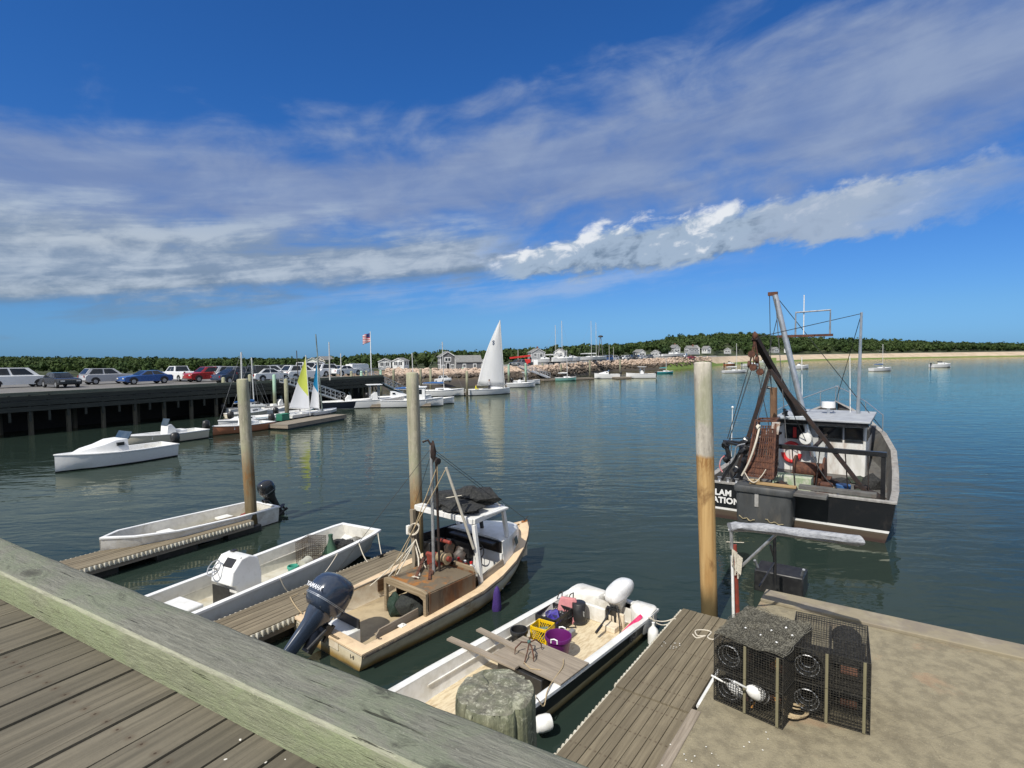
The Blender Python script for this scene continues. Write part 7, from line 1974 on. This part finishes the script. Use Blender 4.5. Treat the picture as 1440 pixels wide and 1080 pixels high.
# ---- floats and boats on the far side
far_float('long low float under the wharf gangway', P0(330, 588), P0(470, 573), 1.8)
far_float('float in front of the white pilothouse boat', P0(482, 574.5), P0(606, 572), 1.8)
far_float('pale float left of the white sailboat', P0(606, 557.5), P0(660, 556), 2.0)
far_float('dark float right of the white sailboat', P0(700, 546), P0(752, 543), 2.2)
far_float('float beside the green sailboat', P0(765, 536), P0(836, 533.5), 2.4)
far_float('float between the two white motorboats', P0(868, 533), P0(888, 532.5), 2.6)
NB = [('skiff_boat', 'green bottomed small skiff by the foot of the brown pile', (392, 588), 58, 3.8, 1.5, .45, 'skiff', hgreen), ('motorboat', 'white runabout between the two pale green piles under the wharf', (366, 580), 56, 4.6, 1.8, .6, 'console', hw), ('daysailer', 'bare masted white daysailer near the left edge under the wharf', (322, 590), 60, 4.4, 1.6, .5, 'sail', hcream), ('motorboat', 'white motorboat under the wharf at the left edge', (318, 584), 58, 4.6, 1.8, .6, 'cuddy', hw), ('sailboat', 'small white sailboat with a bare mast behind the pilothouse boat', (548, 565), 10, 5.0, 1.8, .6, 'sail', hw),
      ('skiff_boat', 'rust sided open boat at the left edge behind the leftmost pile', (378, 602), 180 + 62, 4.6, 1.7, .55, 'console', horange), ('daysailer', 'small white daysailer with a bare mast behind the leftmost pile', (384, 594), 180 + 55, 4.6, 1.7, .5, 'sail', hw), ('skiff_boat', 'light blue open skiff at the left edge by the low float', (330, 596), 30, 4.2, 1.6, .5, 'skiff', hull_paint('pale_blue', (.35, .48, .55))), ('skiff_boat', 'open white skiff tied by the low float under the wharf', (352, 586), 60, 4.0, 1.6, .5, 'skiff', hw),
      ('motorboat', 'white boat with a dark striped side below the gangway', (452, 576), 26, 6.0, 2.1, .8, 'console', hnavy), ('motorboat', 'white boat with a small hard top beside the wharf piles', (490, 574), 22, 6.0, 2.2, .85, 'ttop', hw), ('motorboat', 'white pilothouse boat with a radar arch', (537, 572.5), 6, 6.6, 2.5, .75, 'pilot', hw), ('motorboat', 'white motorboat with a low cabin, far side of the wharf end', (520, 567), 15, 5.2, 2.0, .7, 'cuddy', hw),
      ('sailboat', 'white sailboat with a blue sail cover near the pale float', (586, 557.5), 4, 6.4, 2.2, .8, 'sail', hw), ('motorboat', 'white open boat with a dark underside beside the middle tall pile', (584, 569), 14, 4.4, 1.8, .6, 'skiff', hw), ('motorboat', 'small white boat moored behind the bow of the white sailboat', (712, 545), 12, 5.0, 2.0, .7, 'console', hw), ('motorboat', 'white open boat by the dark float', (722, 541), 8, 5.0, 2.0, .7, 'ttop', hw),
      ('sailboat', 'small pale green sailboat by the far float', (781, 535.5), 4, 4.4, 1.7, .62, 'sail', hgreen), ('motorboat', 'white motor cruiser with a low cabin, bow to the left', (871, 532), 180, 5.6, 2.2, .95, 'cuddy', hw), ('motorboat', 'white open motorboat with black outboards, right of the cruiser', (921, 531.5), 178, 6.4, 2.3, .95, 'ttop', hw), ('sailboat', 'teal sailboat moored beyond the white motorboats', (924, 525.5), 8, 4.6, 1.7, .55, 'sail', hteal),
      ('sailboat', 'moored white sailboat with a bare mast, right of the tallest pile', (1017, 524.5), 6, 6.6, 2.0, .62, 'sail', hw), ('motorboat', 'white motorboat moored behind the rusty boom', (1044, 515.5), 10, 7.0, 2.6, 1.0, 'cuddy', hw), ('motorboat', 'small orange and white boat near the marsh edge', (1019, 514), 20, 5.6, 2.2, .8, 'cuddy', horange), ('motorboat', 'small white boat far off under the rusty boom', (1064, 510.5), 10, 8.0, 2.6, 1.0, 'cuddy', hw), ('motorboat', 'white motorboat moored right of the leaning mast', (1112, 519), 12, 6.5, 2.4, 1.0, 'console', hw),
      ('motorboat', 'white cabin boat at the far left wharf berth', (240, 640), 240, 5.4, 2.0, .7, 'cuddy', hw), ('motorboat', 'pale console boat left of the rust sided boat', (285, 615), 240, 5.0, 1.9, .6, 'console', hcream), ('sailboat', 'white moored sailboat in the open water far to the right', (1225, 522), 15, 6.8, 2.1, .8, 'sail', hw), ('motorboat', 'white moored motorboat beyond the fishing boat bow', (1310, 517), 10, 7.0, 2.4, 1.0, 'cuddy', hw)]
MASTS = {'sail': 6.6}
for nm, lab, (px, py), hdg, L, B, F, kd, hm in NB:
    mh_ = 0
    if kd == 'sail':
        b_ = P0(px, py); ytop = {384: 495, 322: 503, 548: 497, 586: 481, 781: 492, 924: 503, 1017: 483, 1225: 484}[px]
        mh_ = pixd(px, ytop, b_[1]).z - F
    cov = {781: mat('cover_white', (.7, .7, .68), .7), 384: mat('cover_white', (.7, .7, .68), .7), 924: mat('cover_teal', (.05, .3, .3), .7), 1017: mat('cover_white', (.7, .7, .68), .7)}.get(px)
    far_boat(nm, lab, P0(px, py), R(hdg), L, B, F, kd, hm, None, True, mh_, cov)
tb = thing('dock_box', 'green dock box standing on the near float beside the brown pile', 'box', pixd(398, 594, 44.3), fh)
g = MB(); g.box((0, 0, .25), (.9, .6, .5)); g.build('body', mat('box_green', (.02, .16, .10), .6), tb, bevel=.04)
g = MB(); g.box((0, 0, .53), (.94, .64, .06)); g.build('lid', mat('box_green_lid', (.025, .19, .12), .6), tb, bevel=.02)
tb.location.z = .42

# ------------------------------------------------------------------ buildings
shingle = mat('grey_shingle', (.155, .155, .16), .9, (.105, .105, .11), 3, stretch=(1, 1, 4))
roof_sh = mat('roof_shingle', (.20, .20, .195), .9, (.15, .15, .145), 2, stretch=(1, 1, 4)); trim_w = white_clean
def gable(name, label, p, rz, W, L, H, RH, wall_m, roof_m, wins=(), door=None, chimney=False, group=None, eave=.25):
    """gable end at local y=0 facing -y; length runs to +y"""
    t = thing(name, label, 'house', p, rz, group)
    g = MB(); g.prism([(-W / 2, 0, -.6), (W / 2, 0, -.6), (W / 2, 0, H), (0, 0, H + RH), (-W / 2, 0, H)], (0, L, 0)); g.build('wall', wall_m, t)
    k = RH / (W / 2)
    g = MB()
    for s_ in (-1, 1): g.prism([(0, -eave, H + RH + .14), (s_ * (W / 2 + eave), -eave, H - eave * k + .14), (s_ * (W / 2 + eave), -eave, H - eave * k + .02), (0, -eave, H + RH + .02)], (0, L + 2 * eave, 0))
    rf = g.build('roof', roof_m, t)
    if chimney: MB().box((W * .12, L * .6, H + RH + .2), (.6, .6, 1.4)).build('chimney', mat('brick', (.2, .09, .06), .9), rf)
    g = MB()
    for s_ in (-1, 1):
        g.box((s_ * (W / 2 - .05), -.02, H / 2), (.16, .06, H)); g.bar((s_ * (W / 2 + .2), -.22, H - .2 * k), (0, -.22, H + RH), .06, .18); g.box((s_ * (W / 2 + .01), L / 2, H - .1), (.06, L, .16))
    g.build('trim', trim_w, t)
    for face, u, z, w, h in wins:
        fr_ = MB(); gl = MB()
        if face == 'f': fr_.box((u, -.02, z), (w + .24, .08, h + .24)); gl.box((u - w * .26, -.055, z), (w * .42, .04, h * .9)); gl.box((u + w * .26, -.055, z), (w * .42, .04, h * .9))
        else:
            s_ = -1 if face == 'l' else 1
            fr_.box((s_ * (W / 2 + .02), u, z), (.08, w + .24, h + .24)); gl.box((s_ * (W / 2 + .055), u - w * .26, z), (.04, w * .42, h * .9)); gl.box((s_ * (W / 2 + .055), u + w * .26, z), (.04, w * .42, h * .9))
        f_ = fr_.build('window', trim_w, t); gl.build('pane', glass_dark, f_)
    if door: 
        MB().box((door[0], -.03, door[2] / 2), (door[1] + .2, .07, door[2] + .2)).build('door_frame', trim_w, t)
        MB().box((door[0], -.06, door[2] / 2), (door[1], .06, door[2])).build('door', door[3], t)
    return t
dh = 128
pc_ = pixd(630, 520.5, dh); k_ = 128 / 780
hz0 = gz(kn(630), dh)
gable('shingle_house', 'grey shingled two storey house with white trim behind the boat ramp', (pc_.x, pc_.y, pc_.z), R(14), 3.5, 5.2, 3.15, 1.1, shingle, roof_sh,
      [('f', .0, 2.45, 1.3, .75), ('f', -1.05, .75, .55, .8), ('f', 1.05, .85, .6, .7), ('l', 1.0, 2.5, .7, .7), ('l', 2.6, 2.5, .7, .7), ('l', 4.2, 2.5, .7, .7), ('l', 1.0, .8, .7, .9), ('l', 2.6, .8, .7, .9), ('l', 4.2, .8, .7, .9)], (0, .62, 1.6, black_paint))
pw_ = pixd(674.5, 519.5, dh + 1.5)
gable('shingle_wing', 'low grey shingled building with two windows, right of the two storey house', (pw_.x, pw_.y, pc_.z), R(14 + 90), 4.0, 5.6, 1.9, 1.35, shingle, roof_sh, [('l', 1.5, .95, .55, .75), ('l', 3.9, .95, .55, .75)])
ps_ = pixd(688, 519, dh + 4)
gable('shed', 'small pale shed half hidden by the big white sail', (ps_.x, ps_.y, pc_.z), R(12), 3.0, 3.4, 1.9, .9, mat('shed_wall', (.4, .39, .36), .9), roof_sh, [('f', 0, 1.0, .6, .6)])
hwht = mat('house_white', (.66, .66, .64), .7, (.58, .58, .56), 2); hgry = mat('house_grey', (.32, .33, .34), .8, (.26, .27, .28), 2); htan = mat('house_tan', (.42, .38, .32), .8)
HS = [(903, 501.5, 290, 22, 6.5, 8, 3.4, 2.2, hwht, 'white house with a long sloping roof on the left of the hill group'), (921, 501, 290, -25, 6, 8, 3.0, 1.8, hgry, 'low grey house next to the white sloping one'), (952, 497.5, 310, 10, 5.5, 9, 5.0, 2.6, hgry, 'tall grey gabled house in the middle of the hill group'), (966, 497, 312, -70, 6, 9, 4.2, 2.2, hgry, 'long grey house joined to the tall gabled one'),
      (980, 497, 315, 8, 5, 7, 4.6, 2.4, hwht, 'white gabled house at the right of the grey houses'), (997, 495.5, 330, 30, 5, 6, 3.4, 2.2, hwht, 'small white house alone on the green slope'), (1023, 496.5, 345, -20, 6, 7, 3.0, 1.9, hgry, 'grey porch house right of the tallest pile'), (1092, 495.5, 392, 15, 6, 8, 3.2, 2.4, hgry, 'grey house among trees behind the rigging'), (1107, 495, 396, -30, 6, 7, 3.2, 2.0, hwht, 'pale house right of the rigging on the far shore'),
      (757, 503, 215, 12, 6, 7, 2.3, 1.6, hgry, 'grey house behind the red boat lift'), (786, 501, 232, -18, 5, 6, 2.0, 1.4, hwht, 'pale small house in the trees above the boat yard'), (439, 516, 168, 15, 4.5, 6, 1.9, 1.2, hwht, 'little white house in the trees behind the wharf'), (450, 514, 182, -20, 4.5, 6, 2.0, 1.2, htan, 'tan roofed house in the trees behind the blue sail'), (541, 517, 150, 8, 3.6, 5, 1.9, .8, hgry, 'small grey hut behind the wharf end'), (560, 515.5, 150, -12, 3.6, 4, 1.7, .8, hwht, 'small white hut right of the grey hut')]
for px, py, d, rot, W, L, H, RH, m_, lab in HS:
    p = pixd(px, py, d); q_ = .66 if px > 880 else .9
    W, L, H, RH = W * q_, L * q_, H * q_, RH * q_
    gable('house', lab, p, R(rot), W, L, H, RH, m_, roof_sh, [('f', -W * .22, H * .55, .9, 1.1), ('f', W * .22, H * .55, .9, 1.1), ('l', L * .3, H * .55, .9, 1.1), ('l', L * .7, H * .55, .9, 1.1), ('r', L * .3, H * .55, .9, 1.1), ('r', L * .7, H * .55, .9, 1.1)] + ([('f', 0, H + .2, .6, .7)] if RH > 1.5 else []), (0, .8, min(1.8, H * .8), hgry), chimney=L > 5.5, group='houses on the hillside' if px > 880 else None)

# ---- boat yard and parked cars on the far lot
for i, (px, d, kd, m_, lab) in enumerate(((862, 190, 'suv', cs, 'silver car at the left of the far car row'), (870, 192, 'sedan', cb, 'black car second in the far car row'), (878, 194, 'suv', cw, 'white car in the far car row above the white pile'), (886, 196, 'pickup', cg, 'grey pickup in the far car row'), (895, 199, 'suv', cb, 'black SUV below the white sloping house'), (904, 200, 'sedan', cs, 'silver saloon below the low grey house'), (912, 202, 'suv', cg, 'grey SUV in the far car row'), (951, 214, 'sedan', cs, 'silver car right of the white beached boat'), (962, 216, 'suv', cw, 'white SUV near the right end of the far lot'), (971, 219, 'sedan', cr, 'red car near the right end of the far lot'), (735, 128, 'pickup', cg, 'grey pickup below the red boat lift'), (728, 131, 'suv', cb, 'black car below the red boat lift'), (779, 146, 'sedan', cb, 'dark car between the beached boats'), (845, 178, 'suv', cblue, 'blue car by the tall lamp post'), (853, 179, 'van', cblue, 'blue van right of the tall lamp post'))):
    p = ground_at(px, d); p.z += .02
    car(lab, p, R(35 + (i * 37) % 30), kd, m_, 'cars in the far parking lot')
tp = ground_at(625, 99); tp.z = gz(kn(625), 99) + .02
pk_ = car('white pickup truck on the boat ramp below the shingle house', pixd(623, 538.5, 97), R(160), 'pickup', cw, None)
pk_.rotation_euler = (0, R(5), R(125)); pk_.scale = (.72, .72, .72)
for px, d, L, kd, mh_, lab in ((748, 138, 6, 'cuddy', 0, 'white boat on stands left of the yard masts'), (763, 140, 6.5, 'sail', 8.5, 'sailboat on stands with the left yard mast'), (772, 140, 6.5, 'sail', 9.5, 'sailboat on stands with the right yard mast'), (776, 139, 6, 'cuddy', 0, 'white cabin boat on stands between the yard masts'), (790, 146, 5.5, 'cuddy', 0, 'white motorboat on stands by the dark car'), (812, 160, 8, 'sail', 10.5, 'big sailboat on stands with several spars, left spar'), (819, 161, 8, 'sail', 10, 'big sailboat on stands with several spars, right spar'), (930, 208, 9, 'cuddy', 0, 'large white beached motorboat below the tall grey house'), (943, 211, 6, 'console', 0, 'small white beached boat right of the large one')):
    p = ground_at(px, d)
    b_ = far_boat('beached_boat', lab, p, R(20), L, L * .34, .9, kd, hw, 'boats on stands in the yard', True, mh_, MATS['cover_white'])
    b_.location.z = p.z + .75
    for x in (.25, .7):
        for s_ in (-1, 1): MB().bar((L * x, s_ * .5, -.8), (L * x, s_ * .35, .12), .08, .08).build('stand', grey_metal, b_)
rl = ground_at(733, 128)
lf = thing('boat_lift', 'red lifting boom on a mobile boat lift', 'boat lift', rl, 0)
MB().bar((-2.6, 0, 2.1), (2.2, .4, 2.6), .45, .4).build('boom', red_bright, lf)
g = MB(); g.box((1.4, .3, 1.1), (1.6, 1.6, 1.4)); g.build('body', red_bright, lf, bevel=.08)
for x in (.8, 2.0): MB().lathe([(.1, -.9), (.5, -.9), (.5, .9), (.1, .9)], 14, (x, .3, .5), 1).build('wheel', tyre, lf)
g = MB(); g.box((3.4, .2, .8), (1.0, 1.2, 1.6)); g.build('cab', white_clean, lf, bevel=.05)
# tall lamp post, flag pole, yard poles
lp = ground_at(845, 176); lt_ = pixd(845, 473, 176)
lamp = thing('lamp_post', 'tall floodlight post with a ring of lamps above the car park', 'lamp post', lp, 0)
Hh_ = lt_.z - lp.z
MB().tube([(-.9, 0, 0), (-.1, 0, Hh_)], [.16, .09], 8).build('pole', mat('post_grey', (.16, .15, .14), .7), lamp)
MB().tube([(.9, 0, 0), (.1, 0, Hh_ - .2)], [.12, .07], 8).build('brace_pole', MATS['post_grey'], lamp)
MB().lathe([(.2, -.35), (.75, -.25), (.8, .1), (.4, .3), (.05, .35)], 14, (0, 0, Hh_)).build('lamp_head', mat('lamp_dark', (.05, .055, .06), .6), lamp)
for px, y0, d, lab in ((857, 485, 178, 'bare pole right of the tall lamp post'), (729, 492, 130, 'thin pole behind the red boat lift'), (863, 488, 182, 'thinner bare pole further right of the lamp post'), (464, 481, 62, 'white mast standing behind the wharf cars'), (480, 497, 66, 'short white mast behind the wharf cars')):
    b_ = ground_at(px, d) if d > 90 else Vector(((px - 720) / 780 * d, d, WZ))
    t_ = pixd(px, y0, d)
    tag(MB().tube([Vector(), Vector((0, 0, t_.z - b_.z))], [.09, .05], 8).build('pole', mat('pole_pale', (.55, .54, .5), .6), loc=b_), lab, 'pole', 'thin poles ashore')
fb = WH(WL - 3, 2.2); ft = pixd(522, 466, fb.y)
fx = pixd(522, 520, fb.y); fb = Vector((fx.x, fb.y, WZ))
fpz = ft.z - WZ
fg = thing('flag_pole', 'white flag pole with a small striped flag at the wharf end', 'flag pole', fb, 0)
MB().tube([(0, 0, 0), (0, 0, fpz)], [.07, .04], 8).build('pole', white_clean, fg)
m, nt, b, o = new_mat('flag_cloth')
s = X.nt.nodes.new('ShaderNodeSeparateXYZ'); nt.links.new(o.s, s.inputs[0])
zz = X(s.outputs[2]); xx = X(s.outputs[0])
stp = X.op('GREATER_THAN', X.op('FRACT', zz * 5.0), .5)
c_ = xmix(stp, (.6, .6, .6), (.45, .02, .03))
c_ = xmix(X.op('MULTIPLY', X.op('GREATER_THAN', zz, -.6), X.op('GREATER_THAN', xx, -.45)), c_, (.02, .03, .14))
nt.links.new(c_.s, b.inputs['Base Color']); b.inputs['Roughness'].default_value = .8
g = MB(); n = 10; vs = []
for i in range(n + 1):
    for j in range(n + 1):
        q = i / n; vs.append((-.95 * q, .16 * math.sin(q * 7), -1.15 * j / n - .35 * q))
g.add(vs, [(i * (n + 1) + j, i * (n + 1) + j + 1, (i + 1) * (n + 1) + j + 1, (i + 1) * (n + 1) + j) for i in range(n) for j in range(n)])
o = g.build('flag', m, fg, loc=(-.04, 0, fpz - .15)); md = o.modifiers.new('solid', 'SOLIDIFY'); md.thickness = .01
